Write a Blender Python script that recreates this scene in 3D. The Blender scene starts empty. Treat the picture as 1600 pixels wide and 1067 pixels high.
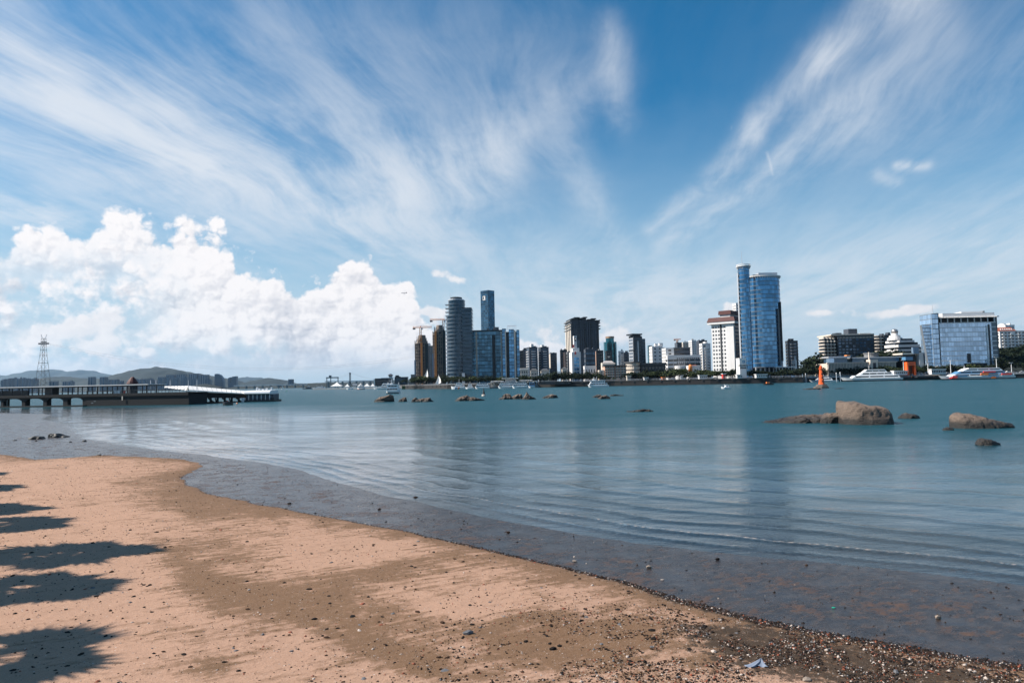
import bpy, bmesh, math, random
import numpy as np
from mathutils import Vector, Matrix, noise as mnoise
random.seed(7); rng = np.random.default_rng(7)
R = math.radians
scene = bpy.context.scene
COL = scene.collection

# ------------------------------------------------------------------ camera
CAM_H = 5.0
PITCH, ROLL = R(3.42), 0.0205
FPX = 1067.0                                   # focal length in pixels of the 1600 px wide photograph (24 mm)
cam_d = bpy.data.cameras.new('camera'); cam = bpy.data.objects.new('camera', cam_d); COL.objects.link(cam)
cam_d.sensor_width = 36; cam_d.lens = 24.0; cam_d.clip_start = 0.1; cam_d.clip_end = 60000
fwd = Vector((0, math.cos(PITCH), math.sin(PITCH)))
r0 = Vector((1, 0, 0)); u0 = r0.cross(fwd)
rgt = (r0 * math.cos(ROLL) - u0 * math.sin(ROLL)).normalized(); upv = rgt.cross(fwd)
cam.matrix_world = Matrix(((rgt.x, upv.x, -fwd.x, 0), (rgt.y, upv.y, -fwd.y, 0), (rgt.z, upv.z, -fwd.z, CAM_H), (0, 0, 0, 1)))
scene.camera = cam

def ray(px, py):
    px, py = float(px), float(py)
    return (fwd * FPX + rgt * (px - 800.0) + upv * (533.5 - py)).normalized()
def ground(px, py, z=0.0):
    d = ray(px, py); t = (z - CAM_H) / d.z
    return Vector((d.x * t, d.y * t, z))
def horizon_y(px):
    d0, d1 = ray(px, 500), ray(px, 700)
    n0 = (fwd * FPX + rgt * (px - 800.0) + upv * 33.5).z; n1 = (fwd * FPX + rgt * (px - 800.0) + upv * (533.5 - 700)).z
    return 500 + 200 * n0 / (n0 - n1)
def at(px, D, z=0.0, py=None):
    d = ray(px, horizon_y(px) if py is None else py)
    return Vector((d.x / d.y * D, D, z))
def zat(px, py, D):
    d = ray(px, py); return CAM_H + d.z / d.y * D
def azel(px, py):
    d = ray(px, py); return math.degrees(math.atan2(d.x, d.y)), math.degrees(math.asin(d.z))
def dist_for(px, py):                                        # forward distance of a waterline seen at that pixel
    return ground(px, py, 0).y

# ------------------------------------------------------------------ node helper
class S:
    def __init__(s, nt, sock): s.nt, s.k = nt, sock
    def __add__(a, b): return a.nt.m('ADD', a, b)
    __radd__ = __add__
    def __sub__(a, b): return a.nt.m('SUBTRACT', a, b)
    def __rsub__(a, b): return a.nt.m('SUBTRACT', b, a)
    def __mul__(a, b): return a.nt.m('MULTIPLY', a, b)
    __rmul__ = __mul__
    def __truediv__(a, b): return a.nt.m('DIVIDE', a, b)
class NT:
    def __init__(s, tree): s.t = tree; s.N = tree.nodes; s.L = tree.links
    def put(s, sock, v):
        if isinstance(v, S): s.L.new(v.k, sock)
        elif hasattr(v, 'is_output'): s.L.new(v, sock)
        elif v is not None:
            if isinstance(v, (tuple, list)) and len(v) == 3 and sock.type == 'RGBA': v = (*v, 1)
            sock.default_value = v
    def node(s, typ, props=None, **ins):
        n = s.N.new(typ)
        for k, v in (props or {}).items(): setattr(n, k, v)
        for k, v in ins.items():
            key = k.replace('_', ' ')
            s.put(n.inputs[int(k[1:])] if k[0] == 'i' and k[1:].isdigit() else n.inputs[key], v)
        return n
    def m(s, op, a, b=None, c=None):
        n = s.N.new('ShaderNodeMath'); n.operation = op
        for i, v in enumerate((a, b, c)):
            if v is not None: s.put(n.inputs[i], v)
        return S(s, n.outputs[0])
    def clamp(s, a): n = s.node('ShaderNodeClamp', i0=a); return S(s, n.outputs[0])
    def step(s, a, lo, hi, o0=0.0, o1=1.0, kind='SMOOTHSTEP'):
        n = s.N.new('ShaderNodeMapRange'); n.interpolation_type = kind
        s.put(n.inputs[0], a)
        for i, v in zip((1, 2, 3, 4), (lo, hi, o0, o1)): s.put(n.inputs[i], v)
        return S(s, n.outputs[0])
    def xyz(s, x, y, z=0.0):
        n = s.node('ShaderNodeCombineXYZ', i0=x, i1=y, i2=z); return S(s, n.outputs[0])
    def sep(s, v):
        n = s.node('ShaderNodeSeparateXYZ', i0=v); return [S(s, o) for o in n.outputs]
    def noise(s, v, scale, detail=4, rough=.5, dist=0.0, col=False, dim='3D', lac=2.0):
        n = s.node('ShaderNodeTexNoise', {'noise_dimensions': dim}, Vector=v, Scale=scale, Detail=detail, Roughness=rough, Distortion=dist, Lacunarity=lac)
        return S(s, n.outputs[1 if col else 0])
    def mix(s, f, a, b, blend='MIX'):
        n = s.N.new('ShaderNodeMix'); n.data_type = 'RGBA'; n.blend_type = blend
        s.put(n.inputs[0], f); s.put(n.inputs[6], a); s.put(n.inputs[7], b)
        return S(s, n.outputs[2])
    def ramp(s, f, stops, interp='LINEAR'):
        n = s.N.new('ShaderNodeValToRGB'); e = n.color_ramp.elements; n.color_ramp.interpolation = interp
        while len(e) < len(stops): e.new(0.5)
        for el, (p, c) in zip(e, stops):
            el.position = p; el.color = (c, c, c, 1) if not isinstance(c, (tuple, list)) else (*c[:3], 1)
        s.put(n.inputs[0], f); return S(s, n.outputs[0])
    def vmul(s, v, t):
        n = s.N.new('ShaderNodeVectorMath'); n.operation = 'MULTIPLY'; s.put(n.inputs[0], v); s.put(n.inputs[1], t); return S(s, n.outputs[0])
    def vadd(s, v, t):
        n = s.N.new('ShaderNodeVectorMath'); n.operation = 'ADD'; s.put(n.inputs[0], v); s.put(n.inputs[1], t); return S(s, n.outputs[0])
    def attr(s, name):
        n = s.N.new('ShaderNodeAttribute'); n.attribute_name = name; return S(s, n.outputs['Fac'])

# ------------------------------------------------------------------ sun, sky, exposure
EXPO = 0.7
SUN_EL, SUN_AZ = R(42), R(-91.5)                     # azimuth from the view direction (+Y), negative = to the left
sun_dir = Vector((math.sin(SUN_AZ) * math.cos(SUN_EL), math.cos(SUN_AZ) * math.cos(SUN_EL), math.sin(SUN_EL)))
sl = bpy.data.lights.new('sun', 'SUN'); sl.energy = 5.0; sl.angle = R(0.53); sl.color = (1.0, 0.925, 0.84)
so = bpy.data.objects.new('sun', sl); COL.objects.link(so); so.location = (0, 0, 60)
so.rotation_euler = sun_dir.to_track_quat('Z', 'Y').to_euler()
scene.view_settings.view_transform = 'Standard'; scene.view_settings.look = 'None'
scene.view_settings.exposure = EXPO; scene.view_settings.gamma = 1.0; scene.view_settings.use_curve_mapping = False
scene.render.engine = 'CYCLES'
scene.cycles.use_denoising = True
scene.cycles.max_bounces = 8; scene.cycles.diffuse_bounces = 3; scene.cycles.glossy_bounces = 4; scene.cycles.volume_bounces = 0
scene.cycles.transparent_max_bounces = 12; scene.cycles.caustics_reflective = False; scene.cycles.caustics_refractive = False
scene.cycles.use_adaptive_sampling = True; scene.cycles.adaptive_threshold = 0.01

SKY = 0.055
world = bpy.data.worlds.new('World'); scene.world = world; world.use_nodes = True
wt = NT(world.node_tree); wt.N.clear()
def build_world():
    T = wt
    def N2(v, sc, det, ro=.5, col=False): return T.noise(v, sc, det, ro, col=col, dim='2D')
    tc = T.node('ShaderNodeTexCoord')
    D = S(T, tc.outputs['Generated'])
    x, y, z = T.sep(D)
    sky = T.N.new('ShaderNodeTexSky'); sky.sky_type = 'NISHITA'; sky.sun_disc = False
    sky.sun_elevation = SUN_EL; sky.sun_rotation = SUN_AZ % (2 * math.pi)
    sky.altitude = 0; sky.air_density = 1.0; sky.dust_density = 0.6; sky.ozone_density = 2.2
    deg = 180 / math.pi
    az = T.m('ARCTAN2', x, y) * deg
    el = T.m('ARCSINE', z) * deg
    zc = T.m('MAXIMUM', z, 0.0) + 0.07
    # --- cirrus: bands of streaks on a high sheet
    u, v = x / zc, y / zc
    ca, sa = math.cos(R(6)), math.sin(R(6))
    s_ = u * ca - v * sa; t_ = u * sa + v * ca
    P = T.xyz(s_, t_)
    warp = N2(P, .55, 3, .5, col=True)
    wx, wy, _ = T.sep(warp)
    ws = s_ + (wx - .5) * .55; wtt = t_ + (wy - .5) * .9
    st = N2(T.xyz(ws * 1.6, wtt * .26), 1.5, 8, .60)
    fine = N2(T.xyz(ws * 1.25, wtt * .24 + 7.0), 5.0, 7, .68)
    tex = N2(T.xyz(ws * 1.5, wtt * 1.1), 2.2, 6, .62)
    streak = T.step(st * .36 + fine * .40 + tex * .24, .33, .70)
    veil = T.step(N2(T.xyz(ws * .5, wtt * .3 + 3.), 1.1, 5, .55), .35, .75)
    wob = N2(T.xyz(az * .05, el * .05 + 1.), 1., 4, .55, col=True)
    bx, by, _ = T.sep(wob)
    baz = az + (bx - .5) * 4.5; bel = el + (by - .5) * 4.5
    def band(p0, p1, w0, w1, amp):
        (a0, e0), (a1, e1) = azel(*p0), azel(*p1)
        dx, dy = a1 - a0, e1 - e0; L2 = dx * dx + dy * dy
        tt = ((baz - a0) * dx + (bel - e0) * dy) / L2
        tc_ = T.clamp(tt)
        ex = baz - a0 - tc_ * dx; ey = bel - e0 - tc_ * dy
        d2 = ex * ex + ey * ey
        k = 1067 / 57.3
        w = tc_ * ((w1 - w0) / k) + w0 / k
        return T.m('EXPONENT', d2 / (w * w) * -1.0) * amp
    B = [((-260, -20), (100, 140), 34, 28, .8), ((100, 140), (330, 250), 26, 20, .75), ((330, 250), (580, 365), 20, 18, .7), ((-100, 20), (420, 300), 160, 120, .38),
         ((-260, 60), (300, 220), 110, 90, .36), ((-200, 190), (420, 330), 70, 60, .30), ((0, 90), (250, 140), 70, 60, .3),
         ((1005, 350), (1180, 190), 12, 20, .85), ((1180, 190), (1300, 85), 20, 26, .85), ((1300, 85), (1430, -30), 26, 36, .8), ((1430, -30), (1700, -300), 40, 70, .7),
         ((1040, 370), (1330, 190), 22, 50, .36), ((1330, 190), (1750, 40), 50, 90, .32), ((1020, 375), (1480, 40), 12, 26, .45),
         ((610, 300), (770, 240), 70, 60, .46), ((770, 240), (950, 110), 44, 30, .42), ((935, 60), (955, 180), 22, 20, .42), ((880, 250), (940, 370), 34, 26, .42),
         ((420, 60), (800, 110), 100, 90, .34), ((600, 330), (900, 470), 90, 90, .40), ((500, 180), (700, 260), 70, 70, .3), ((250, 180), (620, 330), 110, 110, .42),
         ((1000, 490), (1800, 440), 80, 120, .75), ((640, 520), (1000, 500), 50, 70, .4), ((1203, 225), (1214, 262), 3, 2, .5), ((-300, 315), (70, 332), 34, 16, 1.0), ((70, 332), (118, 350), 14, 10, .9), ((-300, 420), (300, 520), 60, 90, .4)]
    tot = None
    for b in B:
        g = band(*b); tot = g if tot is None else tot + g
    cir = 1.0 - T.m('EXPONENT', (tot * (streak * 1.25 + .16) + veil * .10 + streak * .05) * -.84)
    def wisp(p0, p1, w, amp): return band(p0, p1, w, w, amp)
    w2 = wisp((1418, 246), (1470, 247), 7, .42) + wisp((1385, 266), (1420, 272), 9, .28)
    cir = cir + w2 * T.step(fine, .35, .6)
    hz = T.step(el, -2., 26., .92, 0., 'SMOOTHERSTEP')
    cir = T.clamp(T.m('MINIMUM', cir, .86))
    K = 1.0 / SKY / 2 ** EXPO
    skyc = T.mix(1.0, sky.outputs[0], (.80, 1.04, 1.07), 'MULTIPLY')
    gm = T.node('ShaderNodeHueSaturation', Saturation=SKY_SAT, Value=SKY_VAL, Color=skyc)
    skyc = S(T, gm.outputs[0])
    cirw = (.82 * K, .85 * K, .90 * K)
    c = T.mix(hz, skyc, (.50 * K, .655 * K, .79 * K))
    c = T.mix(cir, c, cirw)
    # --- cumulus bank, low over the horizon
    def prof(pts):
        return [((azel(px, py)[0] + 45) / 90, azel(px, py)[1] / 25) for px, py in pts]
    top = [(-170, 430), (-60, 400), (0, 392), (45, 372), (75, 362), (120, 372), (150, 350), (190, 336), (235, 342), (262, 362), (300, 350), (335, 352), (356, 382), (372, 420), (405, 425), (470, 428), (505, 436), (530, 415), (560, 408), (592, 420),
           (615, 440), (640, 455), (662, 498), (690, 528), (740, 545), (830, 520), (930, 545), (1010, 574), (1300, 580), (1540, 578)]
    azn = (az + 45.) / 90.
    topel = T.ramp(azn, prof(top)) * 25.
    back = T.step(T.m('ABSOLUTE', az), 40., 60.)
    topel = topel * (1.0 - back) + back * (N2(T.xyz(az * .05, 0., 4.), 1., 3, .5) * 14. - 2.)
    def puff(q, sc, det):
        n = T.node('ShaderNodeTexVoronoi', {'feature': 'F1', 'normalize': True, 'voronoi_dimensions': '2D'}, Vector=q, Scale=sc, Detail=det, Roughness=.46, Lacunarity=2.3, Randomness=1.)
        return 1.0 - S(T, n.outputs['Distance'])
    q0 = T.xyz(az, el * 1.12, 0.)
    nz = N2(q0, .8, 5, .6, col=True)
    n1, n2, _ = T.sep(nz)
    q = T.xyz(az + (n1 - .5) * .8, el * 1.12 + (n2 - .5) * .8, 0.)
    big = N2(q0, .16, 3, .5)
    pf = puff(q, .40, 3.)
    ql = T.vadd(q, (-.28, .34, 0.))
    ql2 = T.vadd(q, (-.12, .16, 0.))
    pl = puff(ql, .40, 2.)
    pf2 = puff(q, 1.15, 2.5); pl2 = puff(ql2, 1.15, 1.5)
    disp = (pf - .70) * 5.5 + (pf2 - .72) * .9 + (big - .5) * 4.4
    dens = topel - el + disp
    a_c = T.step(dens, -.28, .62)
    inner = T.step(dens, .2, 6.)
    relief = (pf - pl)
    low = N2(T.xyz(az * .14, el * .3 + 9.), 1., 4, .55)
    shade = T.step(low + (pf - .7) * -.25, .42, .66) * T.step(dens, .6, 3.0)
    # softer, bluer body low down
    fade = T.step(el + (big - .5) * 3.0 + (n1 - .5) * 1.5, .2, 3.4)
    bri = 1.02 + relief * 1.7 + (pf2 - pl2) * .6 - shade * .42 - inner * .05 - T.step(pf, .75, .45) * .16
    bri = T.clamp(T.m('MINIMUM', bri, .985))
    cw = T.mix(bri, (.42, .46, .56), (1.04, 1.0, .995))
    cw = T.mix(T.clamp(1.0 - fade) * .92, cw, (.60, .68, .78))
    cwk = T.mix(1.0, cw, (K, K, K), 'MULTIPLY')
    # low gap in the bank where blue-grey air shows, with small bright puffs in it
    gap = band((40, 480), (190, 490), 46, 60, 1.0) + band((-100, 560), (420, 565), 20, 16, .7) + band((420, 300), (470, 405), 26, 10, .0)
    a_c = a_c * T.clamp(1.0 - gap * T.step(pf + (n1 - .5) * .8, .95, .55) * 1.15) * T.step(el, .3, 2.0, .15, 1.)
    c = T.mix(a_c, c, cwk)
    def spot(px, py, w, h, amp=1.):
        a0, e0 = azel(px, py); k = 1067 / 57.3
        ex = (az - a0) / (w / k); ey = (el - e0) / (h / k)
        return T.m('EXPONENT', (ex * ex + ey * ey) * -1.) * amp
    sp = None
    for px, py, w, h in ((70, 524, 52, 20), (150, 512, 38, 15), (172, 498, 22, 10), (152, 545, 30, 9), (170, 533, 14, 8), (233, 549, 12, 8), (688, 428, 22, 10), (716, 437, 14, 8), (672, 487, 20, 7),
                         (1385, 490, 32, 9), (1448, 482, 24, 9), (1290, 488, 30, 7), (1137, 484, 14, 18), (850, 522, 34, 18), (955, 525, 34, 24), (680, 500, 16, 20)):
        g = spot(px, py, w, h); sp = g if sp is None else sp + g
    spd = sp + (pf - .72) * 1.5 + (n1 - .5) * 1.1
    a_s = T.step(spd, .42, .95)
    sw = T.mix(T.clamp(.9 + relief * .8), (.5, .56, .66), (.98, .95, .95))
    c = T.mix(a_s * .92, c, T.mix(1.0, sw, (K, K, K), 'MULTIPLY'))
    # below the horizon: haze tone
    c = T.mix(T.step(el, -.2, -3.), c, (.30 * K, .36 * K, .42 * K))
    bg = T.node('ShaderNodeBackground', Color=c, Strength=SKY)
    out = T.N.new('ShaderNodeOutputWorld'); T.L.new(bg.outputs[0], out.inputs[0])
    world.cycles.sampling_method = 'MANUAL'; world.cycles.sample_map_resolution = 512
SKY_SAT, SKY_VAL = 1.46, 1.20
HAZE = 1.7e-5
build_world()
# ------------------------------------------------------------------ materials
MATS = {}
def new_mat(name):
    m = bpy.data.materials.new(name); m.use_nodes = True; m.node_tree.nodes.clear(); return m, NT(m.node_tree)
def finish(m, T, bsdf, disp=None):
    o = T.N.new('ShaderNodeOutputMaterial'); T.L.new(bsdf.outputs[0], o.inputs[0]); return m
def pos(T): return S(T, T.node('ShaderNodeNewGeometry').outputs['Position'])
def objc(T): return S(T, T.node('ShaderNodeTexCoord').outputs['Object'])
def bump(T, h, strength, dist, normal=None):
    n = T.node('ShaderNodeBump', Strength=strength, Distance=dist, Height=h)
    if normal is not None: T.L.new(normal, n.inputs['Normal'])
    return n.outputs[0]
def mat(name, col, rough=.7, metal=0.0, var=.12, scale=.6, spec=.5, island=0.0, col2=None, dirt=0.0, bumpy=0.0):
    """Plain paint, stone, metal or glass with uneven tone, streaks of wear and a per-piece tint."""
    if name in MATS: return MATS[name]
    m, T = new_mat(name)
    P = objc(T)
    n = T.noise(P, scale, 5, .6)
    c = T.mix(n, tuple(max(0, v * (1 - var * 1.6)) for v in col), tuple(min(1, v * (1 + var * 1.4)) for v in (col2 or col)))
    if island:
        g = T.node('ShaderNodeNewGeometry')
        rnd = S(T, g.outputs['Random Per Island'])
        c = T.mix(1.0, c, T.ramp(rnd, [(0, 1 - island), (.6, 1.0), (1, 1 + island)]), 'MULTIPLY')
    if dirt:
        x, y, z = T.sep(P)
        st = T.noise(T.xyz(x * 1.2, y * 1.2, z * .05), 1.0, 4, .6)
        c = T.mix(T.step(st, .5, .75) * dirt, c, tuple(v * .45 for v in col))
    kw = dict(Base_Color=c, Roughness=T.step(n, 0, 1, max(.02, rough - .08), min(1, rough + .08), 'LINEAR'), Metallic=metal)
    b = T.node('ShaderNodeBsdfPrincipled', **kw); b.inputs['Specular IOR Level'].default_value = spec
    if bumpy:
        T.L.new(bump(T, T.noise(P, scale * 6, 4, .6), .5, bumpy), b.inputs['Normal'])
    MATS[name] = finish(m, T, b); return MATS[name]

# ------------------------------------------------------------------ object helpers
USED = {}
def link(name, me, parent=None, mats=()):
    o = bpy.data.objects.new(name, me); COL.objects.link(o)
    if parent is not None: o.parent = parent
    if me is not None:
        for m in mats:
            if m.name not in [x.name for x in me.materials if x]: me.materials.append(m)
    return o
def tag(o, label=None, cat=None, group=None, kind=None):
    for k, v in (('label', label), ('category', cat), ('group', group), ('kind', kind)):
        if v: o[k] = v
    return o
def thing(name, label, cat, loc=(0, 0, 0), rz=0.0, group=None):
    o = bpy.data.objects.new(name, None); COL.objects.link(o); o.empty_display_size = .2
    o.location = loc; o.rotation_euler = (0, 0, rz); return tag(o, label, cat, group)
def mesh_np(name, verts, faces):
    me = bpy.data.meshes.new(name)
    verts = np.asarray(verts, np.float32); faces = np.asarray(faces, np.int32)
    k = faces.shape[1]
    me.vertices.add(len(verts)); me.vertices.foreach_set('co', verts.ravel())
    me.loops.add(faces.size); me.loops.foreach_set('vertex_index', faces.ravel())
    me.polygons.add(len(faces)); me.polygons.foreach_set('loop_start', np.arange(0, faces.size, k, dtype=np.int32))
    me.update(calc_edges=True); return me
def smooth(me): me.polygons.foreach_set('use_smooth', np.ones(len(me.polygons), bool)); return me
def set_attr(me, name, vals):
    a = me.attributes.new(name, 'FLOAT', 'POINT'); a.data.foreach_set('value', np.asarray(vals, np.float32))
def copy_tree(o, parent=None):
    c = o.copy(); COL.objects.link(c)
    if parent is not None: c.parent = parent
    for ch in list(o.children): copy_tree(ch, c)
    return c

# ------------------------------------------------------------------ numpy noise (value noise, fBm)
_perm = rng.random((256, 256))
def vnoise(x, y):
    xi = np.floor(x).astype(int); yi = np.floor(y).astype(int); fx = x - xi; fy = y - yi
    fx = fx * fx * (3 - 2 * fx); fy = fy * fy * (3 - 2 * fy)
    g = lambda a, b: _perm[a & 255, b & 255]
    return (g(xi, yi) * (1 - fx) + g(xi + 1, yi) * fx) * (1 - fy) + (g(xi, yi + 1) * (1 - fx) + g(xi + 1, yi + 1) * fx) * fy
def fbm(x, y, o=4):
    s = 0; a = .5
    for i in range(o): s = s + a * vnoise(x * 2 ** i + 17.3 * i, y * 2 ** i + 5.1 * i); a *= .5
    return s / (1 - .5 ** o)

# ------------------------------------------------------------------ shore outlines on the ground
SAND_PX = [(-500, 703), (-200, 706), (0, 709), (40, 714), (48, 719), (95, 716), (150, 712), (220, 713), (285, 718), (316, 727), (300, 736), (276, 745), (284, 757), (312, 768), (350, 777), (420, 791), (520, 807), (600, 823), (700, 844), (800, 867),
           (900, 892), (960, 907), (1020, 924), (1100, 947), (1200, 974), (1300, 994), (1400, 1011), (1500, 1027), (1600, 1044), (1800, 1080), (2000, 1130)]
WATER_PX = [(-500, 648), (-100, 646), (20, 645), (85, 647), (70, 655), (112, 664), (120, 674), (132, 685), (180, 694), (240, 702), (320, 711), (420, 724), (470, 735), (520, 752), (600, 774), (700, 796), (800, 816), (900, 834), (1000, 849), (1100, 861),
            (1200, 871), (1300, 880), (1450, 895), (1600, 914), (1800, 945), (2100, 1010)]
def close_poly(px, z):
    p = [ground(a, b, z).xy for a, b in px]
    return np.array([tuple(v) for v in p] + [(60, 2), (60, -40), (-260, -40), (-260, p[0].y)])
PA, PB = close_poly(SAND_PX, .12), close_poly(WATER_PX, 0)
def sdf(poly, x, y):
    shp = x.shape; x = x.ravel(); y = y.ravel()
    d2 = np.full(x.shape, 1e18); ins = np.zeros(x.shape, bool)
    for (ax, ay), (bx, by) in zip(poly, np.roll(poly, -1, 0)):
        ex, ey = bx - ax, by - ay
        t = np.clip(((x - ax) * ex + (y - ay) * ey) / (ex * ex + ey * ey + 1e-12), 0, 1)
        d2 = np.minimum(d2, (x - ax - t * ex) ** 2 + (y - ay - t * ey) ** 2)
        c = ((ay > y) != (by > y)) & (x < (bx - ax) * (y - ay) / (by - ay + 1e-12) + ax)
        ins ^= c
    d = np.sqrt(d2); return np.where(ins, d, -d).reshape(shp)
def warped(x, y):
    w = (fbm(x * .9, y * .9, 4) - .5) * .5 + (fbm(x * .25 + 40, y * .25, 3) - .5) * .8
    return w
def land(x, y):
    """height, distance into the sand, distance above the waterline"""
    w = warped(x, y) * np.clip(np.hypot(x, y) / 30, .35, 1.6)
    dA = sdf(PA, x, y) + w * .8; dB = sdf(PB, x, y) + w * .35
    n = fbm(x * .5, y * .5, 5) - .5; n2 = fbm(x * 3.1 + 9, y * 3.1, 3) - .5
    f = np.clip(dB / np.maximum(dB - dA, 1e-3), 0, 1)
    mud = .012 + .09 * f + n * .02 * np.minimum(1, dB) + n2 * .018
    sand = .115 + .06 * (1 - np.exp(-np.maximum(dA, 0) / .5)) + .022 * np.clip(dA, 0, 30) + n * .06 * np.clip(dA, 0, 1) + n2 * .012
    sea = -.02 - .035 * np.minimum(-dB, 90) - .05 * np.maximum(-dB - 30, 0) * .4
    z = np.where(dA > 0, sand, np.where(dB > 0, mud, np.maximum(sea, -8)))
    return z, dA, dB
def axis(lo, hi, fine_lo, fine_hi, step, grow):
    a = list(np.arange(fine_lo, fine_hi, step)); s = step; v = a[-1]
    while v < hi: s *= grow; v += s; a.append(min(v, hi))
    s = step; v = fine_lo; b = []
    while v > lo: s *= grow; v -= s; b.append(max(v, lo))
    return np.array(b[::-1] + a)
def grid_mesh(name, X, Y, Z, keep=None):
    ny, nx = X.shape
    idx = np.arange(nx * ny).reshape(ny, nx)
    f = np.stack([idx[:-1, :-1], idx[:-1, 1:], idx[1:, 1:], idx[1:, :-1]], -1).reshape(-1, 4)
    v = np.stack([X, Y, Z], -1).reshape(-1, 3)
    if keep is not None:
        k = keep.ravel()[f].any(1); f = f[k]; u = np.unique(f); mp = np.full(nx * ny, -1); mp[u] = np.arange(len(u)); f = mp[f]; v = v[u]
        return smooth(mesh_np(name, v, f)), u
    return smooth(mesh_np(name, v, f)), None

# ------------------------------------------------------------------ beach: sand and wet mud in one sheet
xs = axis(-260, 120, -14, 20, .075, 1.02); ys = axis(-30, 260, 9, 34, .075, 1.014)
X, Y = np.meshgrid(xs, ys); Z, dA, dB = land(X, Y)
def ell(px, py, rx, ry, tilt=0.0, z=.2):
    """an ellipse lying on the sand: its middle and half axes given where the photograph shows them"""
    c = ground(px, py, z); a = ground(px + rx, py - tilt * rx, z) - c; b = ground(px, py - ry, z) - c
    M = np.linalg.inv(np.array([[a.x, b.x], [a.y, b.y]]))
    qx = M[0, 0] * (X - c.x) + M[0, 1] * (Y - c.y); qy = M[1, 0] * (X - c.x) + M[1, 1] * (Y - c.y)
    return np.exp(-(qx * qx + qy * qy) ** 1.0)
damp = np.zeros_like(X)
for e, a in (((310, 790, 120, 22, -.25), .7), ((330, 860, 90, 26, -.1), .75), ((300, 905, 80, 30, -.7), .8), ((375, 935, 80, 28, -.3), .75), ((500, 925, 130, 22, 0), .8), ((600, 900, 110, 16, .1), .6), ((480, 960, 120, 22, -.2), .7),
             ((590, 965, 110, 26, -.2), .85), ((560, 1005, 110, 24, -.35), .9), ((650, 1040, 120, 24, -.2), .8), ((760, 1000, 60, 26, -.2), .8), ((340, 1060, 60, 22, 0), .6), ((260, 1000, 50, 16, 0), .3),
             ((880, 985, 170, 26, .05), .9), ((960, 1030, 190, 40, 0), 1.0), ((1080, 945, 90, 26, -.2), .9), ((1250, 1010, 180, 36, -.2), 1.0), ((1440, 1050, 200, 24, -.15), .9), ((680, 875, 120, 10, .12), .35), ((860, 905, 100, 12, .1), .3), ((850, 965, 60, 8, .1), .4),
             ((1080, 960, 60, 11, -.18), -1.2), ((1150, 945, 40, 6, -.2), -.9), ((1430, 1022, 60, 8, -.22), -1.1), ((520, 985, 60, 7, -.5), -.6), ((700, 955, 60, 14, -.2), -.5), ((720, 1020, 60, 14, .2), -.5), ((1040, 1020, 50, 8, .1), -.6), ((1060, 1050, 50, 8, -.3), -.6), ((820, 1060, 40, 8, 0), -.5)):
    damp += a * ell(*e)
damp += 1.25 * np.exp(-np.maximum(dA, 0) / (.5 + np.clip(np.hypot(X, Y) * .05, 0, 1.6)))
grav = np.zeros_like(X)
for e, a in (((1180, 990, 130, 30, -.2), .75), ((1300, 1040, 200, 40, -.15), 1.1), ((1480, 1055, 160, 30, -.2), 1.0), ((1000, 1040, 160, 40, 0), .35), ((1100, 985, 90, 16, -.2), .5), ((1080, 960, 60, 11, -.18), -.7), ((1430, 1022, 60, 8, -.22), -.8)):
    grav += a * ell(*e)
edge = np.exp(-(np.maximum(dA, 0) / .35) ** 2) * np.clip((X + 2) / 6, 0, 1) * (dA > -.6)
grav = np.maximum(grav, edge * 1.0)
beach_me, _ = grid_mesh('beach', X, Y, Z)
for k, v in (('into_sand', dA), ('above_water', dB), ('damp', damp), ('gravelly', grav)): set_attr(beach_me, k, v.ravel())
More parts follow.
